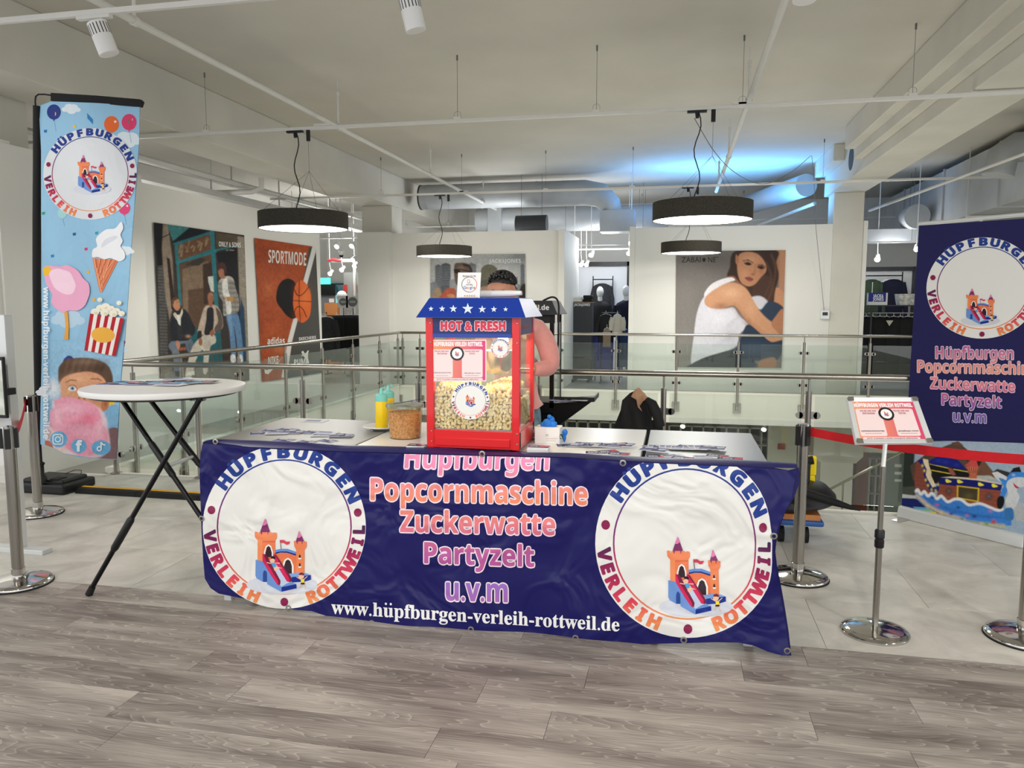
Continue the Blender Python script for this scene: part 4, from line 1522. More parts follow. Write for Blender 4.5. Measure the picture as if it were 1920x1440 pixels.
# kettle hanging inside
kx, ky = mx0 + .30, my0 + .20
kt = MB().lathe([(.0, -.11), (.055, -.105), (.075, -.08), (.08, 0), (.083, 0), (.083, .006), (.0, .012)], (kx, ky, 1.315), 28)
kt.tube([(kx, ky, 1.32), (kx, ky, 1.40)], .006, 8).tube([(kx - .12, ky, 1.34), (kx - .12, ky, 1.2), (kx - .08, ky, 1.2)], .009, 8)
kt.build('kettle', 'steel', mt, smooth=True)
MB().lathe([(.02, 0), (.028, -.03), (.0, -.05)], (mx1 - .1, my0 + .1, wz1), 14).build('lamp_bulb', mat('bulb', 'FFE2A0', .4, emit=14), mt, smooth=True)
light('machine_light', 'AREA', ((mx0 + mx1) / 2 + .05, (my0 + my1) / 2, wz1 - .03), 6.0, (1, .80, .5), .26)
# popcorn heap
rp = random.Random(5)
pc = MB()


def heap(x, y):
    u = (x - mx0) / (mx1 - mx0)
    return mz0 + .094 + .155 + .055 * math.exp(-((u - .22) / .16) ** 2) + .03 * math.exp(-((u - .75) / .2) ** 2) - .035 * math.exp(-((u - .45) / .08) ** 2) - .05 * max(0, u - .86) / .14 + .06 * (y - my0)


def pop(m, c, r_):
    for k in range(3):
        d_ = Vector((rp.uniform(-1, 1), rp.uniform(-1, 1), rp.uniform(-1, 1))).normalized() * r_ * .5
        m.ball((c[0] + d_.x, c[1] + d_.y, c[2] + d_.z), r_ * rp.uniform(.5, .78), 6, 4)


# front layer and right side layer seen through the panes, then the top of the heap
x = mx0 + .042
while x < mx1 - .04:
    z = mz0 + .10
    while z < heap(x, my0 + .03):
        pop(pc, (x + rp.uniform(-.004, .004), my0 + .027 + rp.uniform(-.006, .007), z + rp.uniform(-.003, .003)), .0108)
        z += .0150
    x += .0158
y = my0 + .045
while y < my1 - .04:
    z = mz0 + .10
    while z < heap(mx1 - .03, y) - .02:
        pop(pc, (mx1 - .025 + rp.uniform(-.006, .002), y, z), .0105)
        z += .0135
    y += .0145
for i in range(26):
    for j in range(20):
        x = mx0 + .045 + (mx1 - mx0 - .09) * (i + rp.random()) / 26
        y = my0 + .035 + (my1 - my0 - .07) * (j + rp.random()) / 20
        pop(pc, (x, y, heap(x, y) + rp.uniform(-.01, .012)), .0115)
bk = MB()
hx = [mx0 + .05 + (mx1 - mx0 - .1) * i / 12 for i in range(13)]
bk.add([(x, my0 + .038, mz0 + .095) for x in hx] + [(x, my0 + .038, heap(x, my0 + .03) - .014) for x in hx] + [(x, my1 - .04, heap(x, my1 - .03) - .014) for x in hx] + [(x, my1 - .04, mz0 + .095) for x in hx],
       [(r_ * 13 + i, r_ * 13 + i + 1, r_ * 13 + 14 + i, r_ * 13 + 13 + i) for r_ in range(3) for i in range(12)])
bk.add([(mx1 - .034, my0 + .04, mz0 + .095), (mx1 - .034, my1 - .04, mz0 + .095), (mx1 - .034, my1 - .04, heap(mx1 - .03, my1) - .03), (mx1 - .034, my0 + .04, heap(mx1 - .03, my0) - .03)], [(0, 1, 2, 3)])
bk.build('popcorn_gap_shade', 'gap', mt, kind='stuff')  # backing sheet, its brown stands in for shade between the pieces
pcs = pc.build('popcorn_heap', 'popcorn', mt, smooth=True, kind='stuff')
# stickers and sheet on the front pane
FP = plane_y(my0 + .008)
a = Art()
a.rect(803, 637, 912, 715, 'F2D9DA')
a.rect(805, 639, 910, 713, grad([(805, 'F0A060'), (840, 'EE6E66'), (910, 'DE3A7C')], 0))
a.text('HÜPFBURGEN VERLEIH ROTTWEIL', 859, 649, 11, 'FBF3F3', width=92, thick=.03)
for x0, x1 in ((809, 849), (866, 905)):
    a.rrect(x0, 655, x1, 708, 3, 'F3DDDC')
a.text('FOLGE UNS AUF', 828, 660, 4.2, 'C87882', thick=.02, width=27)
a.text('INSTAGRAM', 829, 664.5, 4.2, 'C87882', thick=.02, width=19)
a.text('FOLGE UNS AUF', 885, 660, 4.2, 'C87882', thick=.02, width=27)
a.text('TIKTOK', 885, 664.5, 4.2, 'C87882', thick=.02, width=11)
a.text('HUEPFBURGEN.VERLEIH.ROTTWEIL', 829, 700, 3.4, '6A5A60', thick=.0, width=34, style='n')
a.text('@huepfburgen_rottweil', 886, 700.5, 3.6, '6A5A60', thick=.0, width=30, style='n')
a.rect(817, 704, 840, 704.6, 'A09094')
a.rect(872, 704, 898, 704.6, 'A09094')
a.rrect(812, 709, 905, 713, 1.5, 'F3DDDC')
a.text('JETZT SCANNEN & KEINE ANGEBOTE VERPASSEN', 858, 712.6, 3.4, '6A3A50', width=78, style='n')
a.ell(857, 663, 13, 13, '1E1B26', 28)
a.ell(857, 663, 9.6, 9.6, 'F3F1F1', 28)
castle(a, lambda x, y: (857 + (x - 560) * .0088, 663 + (y - 730) * .0088), False)
a.build('promotion_sheet', 'gloss', plane_y(my0 + .006), mt, dh=.0001, label='pink social media sheet stuck on the machine window')
a = Art()
logo(a, 882, 751, 36, 35.5, cs=.82, cdx=0, cdy=0, small=True, inner=.78, full=False)
a.build('castle_sticker', 'gloss', FP, mt, dh=.00006, label='larger round castle sticker on the window')
a = Art()
logo(a, 938, 653, 18, 18, cs=.82, cdx=0, cdy=0, small=True, inner=.78, full=False)
a.build('castle_sticker', 'gloss', FP, mt, dh=.00006, label='small round castle sticker at the upper right')

# card on top of the machine
cd = thing('review_card', 'small white rating card in a clear stand on top of the machine', 'sign', W(880, 562, my0 + .1))
CP = plane_y(my0 + .085)
MB().slab([CP(856, 563), CP(899, 563), CP(902, 511), CP(859, 511)], (0, 1, 0), .004).build('card_panel', 'paper', cd)
p = CP(878, 563)
bx('card_stand', p.x - .05, p.y - .02, zb_ - .001, p.x + .05, p.y + .035, zb_ + .004, 'clear', cd)
a = Art()
a.text('Review Us On', 880, 519.5, 5.2, '3A3A44', width=25, style='b')
a.ring(880, 533.5, 13.6, 14.6, grad([(867, '2A2A40'), (880, 'A03A50'), (894, 'E0655A')], 0), n=40)
for i, (ch, c_) in enumerate(zip('Google', ('3B6FD4', 'D8453A', 'E8B62A', '3B6FD4', '3A9A55', 'D8453A'))):
    a.text(ch, 871.3 + i * 3.75 - (1.0 if i > 3 else 0), 541.5, 7.4, c_, style='n', thick=.01)
a.rrect(876.5, 524, 880.5, 531, 1, '8A8A90')
a.rrect(877.2, 524.7, 879.8, 530.2, .6, 'F4F4F4')
a.text('TAP HERE', 880, 534.8, 2.6, '55555C', style='b')
for k in range(5):
    x, y, r_ = 871.5 + k * 4.4, 554.5, 2.1
    a.poly([(x + r_ * (1 if q % 2 == 0 else .42) * sin(q * pi / 5), y - r_ * (1 if q % 2 == 0 else .42) * cos(q * pi / 5)) for q in range(10)], 'E09048')
a.line([(862, 558.5), (897, 558.5)], .7, 'B05A60')
a.build('card_print', 'gloss', CP, cd, dh=.0003)
# rolled white paper behind the card
p0, p1 = W(900, 557, my0 + .2), W(978, 556, my0 + .2)
z_ = zb_ + .018
MB().tube([(p0.x - .05, my0 + .22, z_), (p0.x, my0 + .21, z_ + .002), (p1.x - .06, my0 + .21, z_ + .004), (p1.x, my0 + .2, z_ + .006)], [.014, .018, .016, .011], 14).build(
    'rolled_bag', 'paper', label='roll of white paper bags lying on the machine roof', cat='paper roll', smooth=True)

# ================================================================ THINGS ON THE TABLES
def flyer(px, py, ang, s=0.105, kind=0, group='flyers', label=None, z=THT, asp=1.42, tilt=0.0):
    """single printed card lying flat; a thing with its print"""
    c0 = G(px, py, z)
    c0.z = z
    w, h_ = s * asp / 2, s / 2
    ca, sa = cos(ang), sin(ang)
    pt = lambda u, v, hh=0.0: Vector((c0.x + u * ca - v * sa, c0.y + u * sa + v * ca, z + .0016 + hh + tilt * (u / w + 1) * .5))
    t = thing('flyer', label, 'flyer', c0, group)
    MB().slab([pt(-w, -h_) - Vector((0, 0, .0012)), pt(w, -h_) - Vector((0, 0, .0012)), pt(w, h_) - Vector((0, 0, .0012)), pt(-w, h_) - Vector((0, 0, .0012))], (0, 0, 1), .0012).build('sheet', 'paper', t)
    a = Art()
    sf = lambda x, y, hh=0: pt(x * w, -y * h_, hh + .0002)
    if kind == 0:
        a.rect(-.97, -.96, .97, .96, '2A2866')
        a.rect(-.9, .1, -.1, .8, '6C7CB4')
        a.poly([(.3, -.6), (.9, -.6), (.9, .1), (.5, .4), (.3, 0)], 'B4BCD8')
        a.rect(-.8, -.8, .1, -.5, 'E8E6F0')
    elif kind == 1:
        a.rect(-.97, -.96, .97, .96, '26235E')
        a.text('20%', -.35, .35, .9, 'F0EEF4', width=.9, thick=.03)
        a.poly([(.15, -.3), (.95, -.6), (.95, .3), (.3, .7)], 'D8405A')
    elif kind == 2:
        a.rect(-.97, -.96, .97, .96, 'D9DCE6')
        a.rect(-.9, -.8, .4, -.2, '4A4C86')
        a.rect(-.9, 0, .6, .7, 'A8B4D4')
    else:
        a.rect(-.97, -.96, .97, .96, '1D2240')
        a.poly([(-.9, .8), (-.2, -.6), (.3, .8)], '5FA3D0')
        a.ell(.4, -.1, .4, .5, 'D89AA0', 12)
        a.rect(-.9, -.9, 0, -.65, 'E4E4EC')
    a.build('flyer_print', 'print', sf, t, dh=.0001)
    return t


rf = random.Random(8)
ORD = ('first', 'second', 'third', 'fourth', 'fifth', 'sixth', 'seventh', 'eighth', 'ninth', 'tenth', 'eleventh')
LG = 'flyers spread on the left grey table'
for i, (x, y, an, kd) in enumerate([(490, 813, .5, 0), (512, 808, .15, 0), (538, 806, -.2, 0), (520, 812, .3, 2), (548, 810, .1, 0)]):
    flyer(x, y, an, .085, kd, LG, ORD[i] + ' flyer of the loose pile left on the grey table', z=THT + .0012 * i)
for i, (x, y, an, kd) in enumerate([(566, 812, .1, 0), (588, 811, -.25, 0), (606, 816, .3, 2), (624, 815, -.1, 0), (640, 817, .2, 0), (612, 812, .0, 2)]):
    flyer(x, y, an, .085, kd, LG, ORD[i] + ' flyer in the overlapping row at the middle of the left grey table', z=THT + .0012 * i)
flyer(590, 790, .05, .10, 2, LG, 'single flyer alone at the back edge of the left grey table')
flyer(532, 826, -.1, .075, 0, LG, 'front flyer left of the other two along the banner edge')
flyer(575, 829, -.3, .07, 0, LG, 'front flyer between two others along the banner edge')
flyer(614, 827, -.45, .07, 0, LG, 'front flyer nearest the white table along the banner edge')
RG = 'flyers fanned on the white table'
for i in range(11):
    flyer(1066 + i * 10, 836 - rf.random() * 3, rf.uniform(-.3, .3), .085, (0, 3, 0, 2)[i % 4], RG, ORD[i] + ' flyer from the left in the fanned row right of the glove box', z=THT + .0011 * i, tilt=.004)
for i, (x, y, an, tx) in enumerate([(1118, 849, .1, 'left'), (1140, 847, .5, 'middle'), (1160, 851, -.1, 'right')]):
    flyer(x, y, an, .06, 1, 'discount cards before the fanned flyers', f'{tx} one of three discount cards at the front of the white table', z=THT + .0012 * i, asp=1.7)
SG = 'flyers fanned on the metallic table'
for i in range(11):
    flyer(1226 + i * 11, 838 + rf.random() * 3, rf.uniform(-.35, .2), .085, (2, 2, 0, 2)[i % 4], SG, ORD[i] + ' flyer from the left in the fanned row on the metallic grey table', z=THT + .0011 * i, tilt=.003)
flyer(1226, 843, -.25, .09, 0, SG, 'navy flyer at the left end of the row on the metallic table', z=THT + .013)
for i, (x, y, an, kd, tx) in enumerate([(1232, 856, .1, 1, 'leftmost discount card on the metallic table'), (1262, 855, .5, 2, 'round-looking pale card beside the leftmost discount card'),
                                        (1280, 859, -.3, 1, 'tilted card in the left cluster on the metallic table'), (1322, 857, .15, 2, 'pale card in the right cluster on the metallic table'),
                                        (1345, 855, -.2, 1, 'middle card in the right cluster on the metallic table'), (1372, 860, -.1, 1, 'rightmost discount card on the metallic table')]):
    flyer(x, y, an, .06, kd, 'cards at the front of the metallic table', tx, z=THT + .0012 * i, asp=1.7)


def stack(px, py, w, d_, h_, label, seed):
    c0 = G(px, py, THT)
    t = thing('flyer_stack', label, 'flyers', c0, 'stacks of cards beside the machine')
    r_ = random.Random(seed)
    n = int(h_ / .004)
    m_ = MB()
    for i in range(n):
        ox, oy = r_.uniform(-.003, .003), r_.uniform(-.003, .003)
        m_.box(c0.x - w / 2 + ox, c0.y - d_ / 2 + oy, THT + i * .004, c0.x + w / 2 + ox, c0.y + d_ / 2 + oy, THT + i * .004 + .0032)
    m_.build('card_edges', 'paper', t)
    a = Art()
    a.rect(-1, -1, 1, 1, '2A2866')
    a.text('20%', -.45, .3, .95, 'F0EEF4', width=.8, thick=.03)
    a.poly([(.1, -.4), (.95, -.5), (.95, .4), (.2, .6)], 'D8405A')
    a.build('top_card', 'gloss', lambda x, y, hh=0: Vector((c0.x + x * w / 2, c0.y - y * d_ / 2, THT + n * .004 + hh)), t, dh=.0003)


stack(1010, 848, .10, .06, .030, 'neat stack of discount cards right of the popcorn machine', 1)
stack(782, 842, .09, .06, .022, 'dark stack of cards left of the popcorn machine', 2)
# oil bottles, dish, kernel tub
ds = G(716, 806, THT)
MB().lathe([(0, .004), (.05, .004), (.085, .018), (.105, .022), (.104, .026), (.08, .024), (.05, .010), (0, .010)], (ds.x, ds.y, THT), 40).build(
    'serving_dish', 'white', label='shallow white dish under the two oil bottles', cat='dish', smooth=True)


def bottle(px, py, s, label, z=THT + .011):
    c0 = G(px, py, THT)
    t = thing('squeeze_bottle', label, 'bottle', (c0.x, c0.y, z), 'yellow squeeze bottles')
    MB().lathe([(.0, 0), (.032, 0), (.034, .004), (.034, .15), (.031, .158), (0, .158)], (c0.x, c0.y, z), 28).build('bottle_body', 'oil', t, smooth=True)
    MB().lathe([(.033, .155), (.034, .185), (.026, .192), (.012, .197), (.008, .222), (.004, .228)], (c0.x, c0.y, z), 24).build('cap', 'teal', t, smooth=True)
    MB().tube([(c0.x + .006, c0.y, z + .225), (c0.x + .022, c0.y, z + .235), (c0.x + .028, c0.y, z + .215)], .003, 6).build('tip_cover', 'teal', t, smooth=True)


bottle(716, 808, 1, 'yellow oil squeeze bottle with teal cap standing at the front of the dish')
bottle(729, 800, 1, 'yellow oil squeeze bottle half hidden behind the other one')
c0 = G(760, 820, THT)
t = thing('kernel_tub', 'clear plastic tub of unpopped corn between the bottles and the machine', 'tub', (c0.x, c0.y, THT))
kn = MB().lathe([(0, .004), (.074, .004), (.083, .132), (.0, .134)], (c0.x, c0.y, THT), 40)
rk = random.Random(9)
for i in range(1300):
    an, zz_ = rk.uniform(0, 2 * pi), rk.uniform(.006, .136)
    rr_ = .075 + zz_ * .068
    kn.ball((c0.x + rr_ * cos(an), c0.y + rr_ * sin(an), THT + zz_), (.0036, .0036, .0042), 5, 3)
for i in range(260):
    an, rr_ = rk.uniform(0, 2 * pi), .082 * rk.random() ** .5
    kn.ball((c0.x + rr_ * cos(an), c0.y + rr_ * sin(an), THT + .136), (.0042, .0042, .003), 5, 3)
kn.build('corn_kernels', 'kernel', t, smooth=True, kind='stuff')
MB().lathe([(.081, 0), (.095, .178), (.1, .178), (.1, .165), (.097, .165), (.0975, .175)], (c0.x, c0.y, THT), 40).build('tub_wall', 'clear', t, smooth=True)
MB().lathe([(.094, .172), (.101, .172), (.101, .160), (.099, .160)], (c0.x, c0.y, THT), 40).build('rim', 'clear', t, smooth=True)
MB().slab([(c0.x - .04, c0.y - .06, THT + .182), (c0.x + .08, c0.y - .05, THT + .205), (c0.x + .08, c0.y + .03, THT + .2), (c0.x + .0, c0.y + .03, THT + .183)], (0, 0, 1), .003).build(
    'card_on_tub', 'navy', label='dark card lying across the corn tub', cat='card')
# glove box with gloves, paper bag, small card
c0 = G(1030, 830, THT)
t = thing('glove_box', 'white cardboard box of disposable gloves right of the machine', 'box', (c0.x, c0.y, THT))
bx('box_body', c0.x - .068, c0.y - .04, THT, c0.x + .058, c0.y + .06, THT + .082, 'paper', t, bevel=.002)
a = Art()
GP = plane_y(c0.y - .0405)
a.rect(1050, 814, 1055, 823, '1F4A2A')
a.text('L', 1052.6, 821.6, 7, 'F4F4F4')
a.rect(1023, 814, 1028, 818, 'C8C8C8')
a.rect(1024, 822, 1046, 822.8, 'C9C6C4')
a.rect(1024, 826, 1042, 826.6, 'C9C6C4')
a.build('box_print', 'print', GP, t, dh=.0003)
gl = MB()
for (dx, dy, dz, r_) in ((-.01, 0, .10, .026), (.008, .01, .118, .018), (-.03, 0, .092, .016), (.018, 0, .095, .02), (.0, .0, .135, .012), (.028, .01, .10, .010)):
    gl.ball((c0.x + dx, c0.y + dy, THT + dz - .003), (r_, r_ * .8, r_), 10, 6)
gl.build('rubber_glove', 'bluegl', label='blue rubber gloves pulled up out of the glove box', cat='gloves', smooth=True)
gl = MB().ball((c0.x + .075, c0.y + .03, THT + .05), (.014, .016, .018), 10, 6).ball((c0.x + .072, c0.y + .03, THT + .03), (.01, .012, .03), 8, 6)
gl.build('rubber_glove', 'bluegl', label='blue glove fingertip sticking out beside the glove box', cat='gloves', smooth=True)
c0 = G(1005, 825, THT)
pb = MB().ball((c0.x - .03, c0.y + .04, THT + .03), (.06, .04, .032), 12, 7).ball((c0.x + .01, c0.y + .03, THT + .025), (.04, .035, .026), 12, 7).ball((c0.x - .04, c0.y + .05, THT + .05), (.025, .02, .025), 10, 6)
r_ = random.Random(2)
pb.v = [(x + r_.uniform(-.006, .006), y + r_.uniform(-.006, .006), max(z + r_.uniform(-.006, .006), THT)) for x, y, z in pb.v]
pb.build('crumpled_paper', 'paper', label='crumpled white paper between the machine and the glove box', cat='paper')

# ================================================================ STANDING THINGS AT THE SIDES
# bistro table with crossed legs
bc = Vector((-2.757, 3.735, 0))
t = thing('bistro_table', 'round white high table with crossed black folding legs left of the banner', 'table', bc)
MB().lathe([(0, 1.062), (.40, 1.062), (.42, 1.068), (.425, 1.085), (.42, 1.097), (.405, 1.1), (0, 1.1)], (bc.x, bc.y, 0), 72).build('tabletop', 'white', t, smooth=True)
MB().lathe([(0, 1.052), (.38, 1.052), (.38, 1.062)], (bc.x, bc.y, 0), 48).build('under_frame', 'black', t)
MB().box(bc.x - .405, bc.y - .09, 1.05, bc.x - .36, bc.y - .01, 1.07).build('edge_notch', 'black', t)
A0, A1 = Vector((-2.40, 3.52, 1.055)), Vector((-3.03, 3.40, .012))
tb('leg', [A0, A1], 0.0135, 'blackm', t, n=14)
k = A0.lerp(A1, .72)
MB().tube([A0.lerp(A1, .60), A0.lerp(A1, .615), A0.lerp(A1, .76), A0.lerp(A1, .775)], [.014, .02, .02, .014], 12).build('sleeve', 'black', t, smooth=True)
MB().tube([A0.lerp(A1, .965), A1 + Vector((0, 0, -.008))], [.0165, .019], 12).build('foot_cap', 'rubber', t, smooth=True)
for y0, y1, lb in ((3.62, 3.50, 1), (3.84, 3.86, 2)):
    B0, B1 = Vector((W(222 if lb == 1 else 268, 742, y0).x, y0, 1.055)), Vector((-2.10 if lb == 1 else -2.14, y1, .012))
    tb('leg', [B0, B1], 0.0135, 'blackm', t, n=14)
    MB().tube([B0.lerp(B1, .24), B0.lerp(B1, .25), B0.lerp(B1, .40), B0.lerp(B1, .41)], [.014, .018, .018, .014], 12).build('sleeve', 'black', t, smooth=True)
    MB().tube([B0.lerp(B1, .965), B1 + Vector((0, 0, -.008))], [.0165, .019], 12).build('foot_cap', 'rubber', t, smooth=True)
    if lb == 1:
        c1 = B0.lerp(B1, .36)
    else:
        c2 = B0.lerp(B1, .36)
tb('cross_bar', [c1, c2], 0.011, 'alu', t)
for i, (x, y, an, kd, tx) in enumerate([(215, 720, .1, 0, 'navy flyer at the left end of the row on the round table'), (240, 717, -.1, 3, 'dark flyer second from the left on the round table'),
                                        (268, 720, .15, 0, 'navy flyer in the middle of the round table'), (300, 716, .4, 3, 'flyer with pink picture in the middle of the round table'),
                                        (322, 721, .0, 2, 'pale blue flyer at the front of the round table'), (352, 717, -.35, 3, 'flyer turned sideways on the right of the round table'),
                                        (378, 716, .2, 3, 'rightmost flyer on the round table'), (335, 711, .9, 2, 'back flyer under the pink ones on the round table')]):
    flyer(x, y, an, .12, kd, 'flyers on the round table', tx, z=1.1 + .0014 * i)


# belt stanchions
def stanchion(p, label, top=.885, r=.031, rb=.165):
    t = thing('belt_stanchion', label, 'stanchion', (p[0], p[1], 0), 'chrome belt stanchions')
    x, y = p[0], p[1]
    MB().lathe([(0, 0), (rb, 0), (rb + .002, .012), (rb - .004, .022), (rb - .03, .030), (rb * .5, .040), (.045, .047), (0, .047)], (x, y, 0), 56).build('base', 'chrome', t, smooth=True)
    MB().lathe([(rb - .01, -.0005), (rb + .006, -.0005), (rb + .006, .006), (rb - .01, .006)], (x, y, 0.0006), 56).build('rubber_ring', 'rubber', t)
    MB().lathe([(r + .004, .045), (r + .004, .09), (r, .092)], (x, y, 0), 32).build('collar', 'chrome', t, smooth=True)
    MB().lathe([(r, .09), (r, top - .02)], (x, y, 0), 32).build('pole', 'steel', t, smooth=True)
    MB().lathe([(r + .001, top - .125), (r + .001, top - .002), (r - .006, top), (0, top)], (x, y, 0), 32).build('head', 'chrome', t, smooth=True)
    for a in (0.6, 2.2, 3.75, 5.3):
        cx, cy = x + (r + .004) * cos(a), y + (r + .004) * sin(a)
        m_ = MB().box(-.008, -.013, top - .12, .008, .013, top - .012)
        m_.v = [(cx + v[0] * cos(a) - v[1] * sin(a), cy + v[0] * sin(a) + v[1] * cos(a), v[2]) for v in m_.v]
        m_.build('belt_cassette', 'black', t)
    return t


s1 = G(1495, 1083)
s2 = G(1921, 1196)
s3 = G(72, 963)
s4 = G(36, 1094)
stanchion(s1, 'chrome belt stanchion at the right end of the banner')
stanchion(s2, 'chrome belt stanchion cut off by the right edge')
stanchion(s3, 'chrome belt stanchion standing beside the black flag base')
stanchion(s4, 'nearest chrome belt stanchion, at the left edge')


def belt(a, b, z, label, sag=.02, w=.048):
    a, b = Vector((a[0], a[1], z)), Vector((b[0], b[1], z))
    n = 14
    m_ = MB()
    vs = []
    for i in range(n + 1):
        u = i / n
        p = a.lerp(b, u) + Vector((0, 0, -4 * sag * u * (1 - u)))
        vs += [p + Vector((0, 0, w / 2)), p - Vector((0, 0, w / 2))]
    m_.add(vs, [(2 * i, 2 * i + 1, 2 * i + 3, 2 * i + 2) for i in range(n)])
    o = m_.build('barrier_belt', 'redbelt', label=label, cat='belt', group='red barrier belts')
    so = o.modifiers.new('thick', 'SOLIDIFY')
    so.thickness = .002
    return o


belt(s1 + Vector((.035, 0, 0)), s2 - Vector((.03, 0, 0)), .84, 'red belt stretched between the two right stanchions behind the sign')
belt(s3 - Vector((.02, .03, 0)), s4 + Vector((.0, .04, 0)), .835, 'short red belt between the two left stanchions', sag=.03)

# information stand
sp = G(1640, 1186)
t = thing('sign_stand', 'chrome floor stand with a tilted silver picture frame', 'sign', (sp.x, sp.y, 0))
MB().lathe([(0, 0), (.150, 0), (.152, .01), (.146, .018), (.12, .026), (.05, .034), (0, .036)], (sp.x, sp.y, 0), 56).build('base', 'chrome', t, smooth=True)
ph = .80
MB().lathe([(.0145, .03), (.0145, .43)], (sp.x, sp.y, 0), 24).build('lower_pole', 'steel', t, smooth=True)
MB().lathe([(.0125, .43), (.0125, ph)], (sp.x, sp.y, 0), 24).build('upper_pole', 'steel', t, smooth=True)
MB().lathe([(.019, .415), (.021, .42), (.021, .45), (.018, .453), (.018, .458), (.022, .462), (.022, .495), (.018, .50)], (sp.x, sp.y, 0), 24).build('height_clamp', 'black', t, smooth=True)


def at_depth(x, y, D):
    return EYE + ray(x, y) * D


cTL, cTR, cBR, cBL = at_depth(1586, 746, 3.74), at_depth(1718, 746, 3.82), at_depth(1749, 832, 3.66), at_depth(1604, 833, 3.60)
# make the four corners coplanar
nrm = (cTR - cBL).cross(cTL - cBR).normalized()
cen = (cTL + cTR + cBR + cBL) / 4
fix = lambda p: EYE + (p - EYE) * ((cen - EYE).dot(nrm) / (p - EYE).dot(nrm))
cTL, cTR, cBR, cBL = [fix(p) for p in (cTL, cTR, cBR, cBL)]
if (EYE - cen).dot(nrm) < 0:
    nrm = -nrm


def bil(u, v, h=0.0):
    return (cTL * (1 - u) + cTR * u) * (1 - v) + (cBL * (1 - u) + cBR * u) * v + nrm * h


MB().slab([bil(.02, .02), bil(.98, .02), bil(.98, .98), bil(.02, .98)], -nrm, .008).build('back_board', 'alu', t)
fx, fy = .075, .095
for q in ([(0, 0), (1, 0), (1 - fx, fy), (fx, fy)], [(0, 1), (1, 1), (1 - fx, 1 - fy), (fx, 1 - fy)], [(0, 0), (0, 1), (fx, 1 - fy), (fx, fy)], [(1, 0), (1, 1), (1 - fx, 1 - fy), (1 - fx, fy)]):
    m_ = MB()
    m_.hexa([bil(*p, -.008) for p in q], [bil(q[0][0] * .94 + q[3][0] * .06, q[0][1] * .94 + q[3][1] * .06, .009), bil(q[1][0] * .94 + q[2][0] * .06, q[1][1] * .94 + q[2][1] * .06, .009),
                                          bil(q[2][0], q[2][1], .004), bil(q[3][0], q[3][1], .004)])
    m_.build('frame_bar', 'alu', t, bevel=.002)
for u, v in ((0, 0), (1, 0), (1, 1), (0, 1)):
    su, sv = (1 if u == 0 else -1), (1 if v == 0 else -1)
    q = [bil(u + su * .012, v + sv * .10, .0095), bil(u + su * .0, v + sv * .03, .0095), bil(u + su * .018, v + sv * .0, .0095), bil(u + su * .09, v + sv * .0, .0095), bil(u + su * .085, v + sv * .09, .0095)]
    MB().slab(q, nrm, .003).build('corner_piece', 'chrome', t)
a = Art()
a.T = lambda x, y: (fx + x * (1 - 2 * fx), fy + y * (1 - 2 * fy))
a.rect(0, 0, 1, 1, grad([(0, 'F0A878'), (.35, 'E06A66'), (.7, 'D8486C'), (1, 'D8406C')], 0))
a.T = lambda x, y: (fx + x / 100 * (1 - 2 * fx), fy + y / 70 * (1 - 2 * fy))
a.text('HÜPFBURGEN VERLEIH ROTTWEIL', 49, 9.6, 9.5, 'FBF3F3', width=96, thick=.035)
for x0, x1 in ((2, 43), (59, 95)):
    a.rrect(x0, 13, x1, 64, 3, 'F1DAD8')
a.text('FOLGE UNS AUF', 22, 18.6, 4.3, 'B8707C', thick=.03, width=26)
a.text('INSTAGRAM', 22, 23.4, 4.3, 'B8707C', thick=.03, width=20)
a.text('FOLGE UNS AUF', 76, 18.6, 4.3, 'B8707C', thick=.03, width=26)
a.text('TIKTOK', 76, 23.4, 4.3, 'B8707C', thick=.03, width=12)
a.text('HUEPFBURGEN.VERLEIH.ROTTWEIL', 22, 56, 3.4, '5A4A50', width=36, style='b')
a.text('@huepfburgen_rottweil', 77, 56, 3.6, '5A4A50', width=32, style='b')
a.rect(9, 59, 35, 59.7, 'A09094')
a.rect(64, 59, 90, 59.7, 'A09094')
a.rrect(4, 66, 92, 70, 1.5, 'F1DAD8')
a.text('JETZT SCANNEN & KEINE ANGEBOTE VERPASSEN', 49, 69.6, 3.6, '6A3A50', width=78)
a.ell(50, 23, 12.5, 12.5, '1E1B22', 32)
a.ell(50, 23, 9, 9, 'F3F1F1', 32)
castle(a, lambda x, y: (50 + (x - 560) * .0085, 23 + (y - 730) * .0085), False)
a.build('information_sheet', 'gloss', lambda x, y, h=0: bil(x, y, h + .001), t, dh=.00012)
pc_ = bil(.5, 1.0, -.01)
tb('neck', [(sp.x, sp.y, ph - .02), (sp.x, sp.y, ph), tuple(bil(.5, .55, -.012))], .010, 'alu', t)

# ---------------------------------------------------------------- feather flag at the left
FY = 5.22


def flag_surf(x, y, h=0.0):
    p = W(x, y, FY)
    w = .018 * sin(p.x * 9 + p.z * 3.2) + .014 * sin(p.z * 5.0 - p.x * 4) * max(0.2, 1.3 - p.z * .45)
    return W(x, y, FY - .03 - w - h)


ft = thing('beach_flag', 'tall light blue beach flag with castle emblem, sweets and a boy', 'flag', (W(80, 900, FY).x, FY, 0))
fo = [(77, 200), (95, 190), (180, 193), (262, 199), (261, 260), (257, 330), (251, 400), (245, 480), (240, 560), (234, 640), (228, 700), (224, 760), (221, 820), (218, 862), (190, 860), (150, 858), (118, 850),
      (104, 842), (84, 835), (75, 833), (76, 760), (78, 680), (78, 600), (78, 500), (77, 400), (77, 300)]
edgeR = lambda y: float(np.interp(y, [190, 262, 400, 560, 700, 862], [262, 261, 251, 240, 228, 218]))
a = Art()
a.poly(fo, '96C4E2')
a.h, a.dh = 2, .05


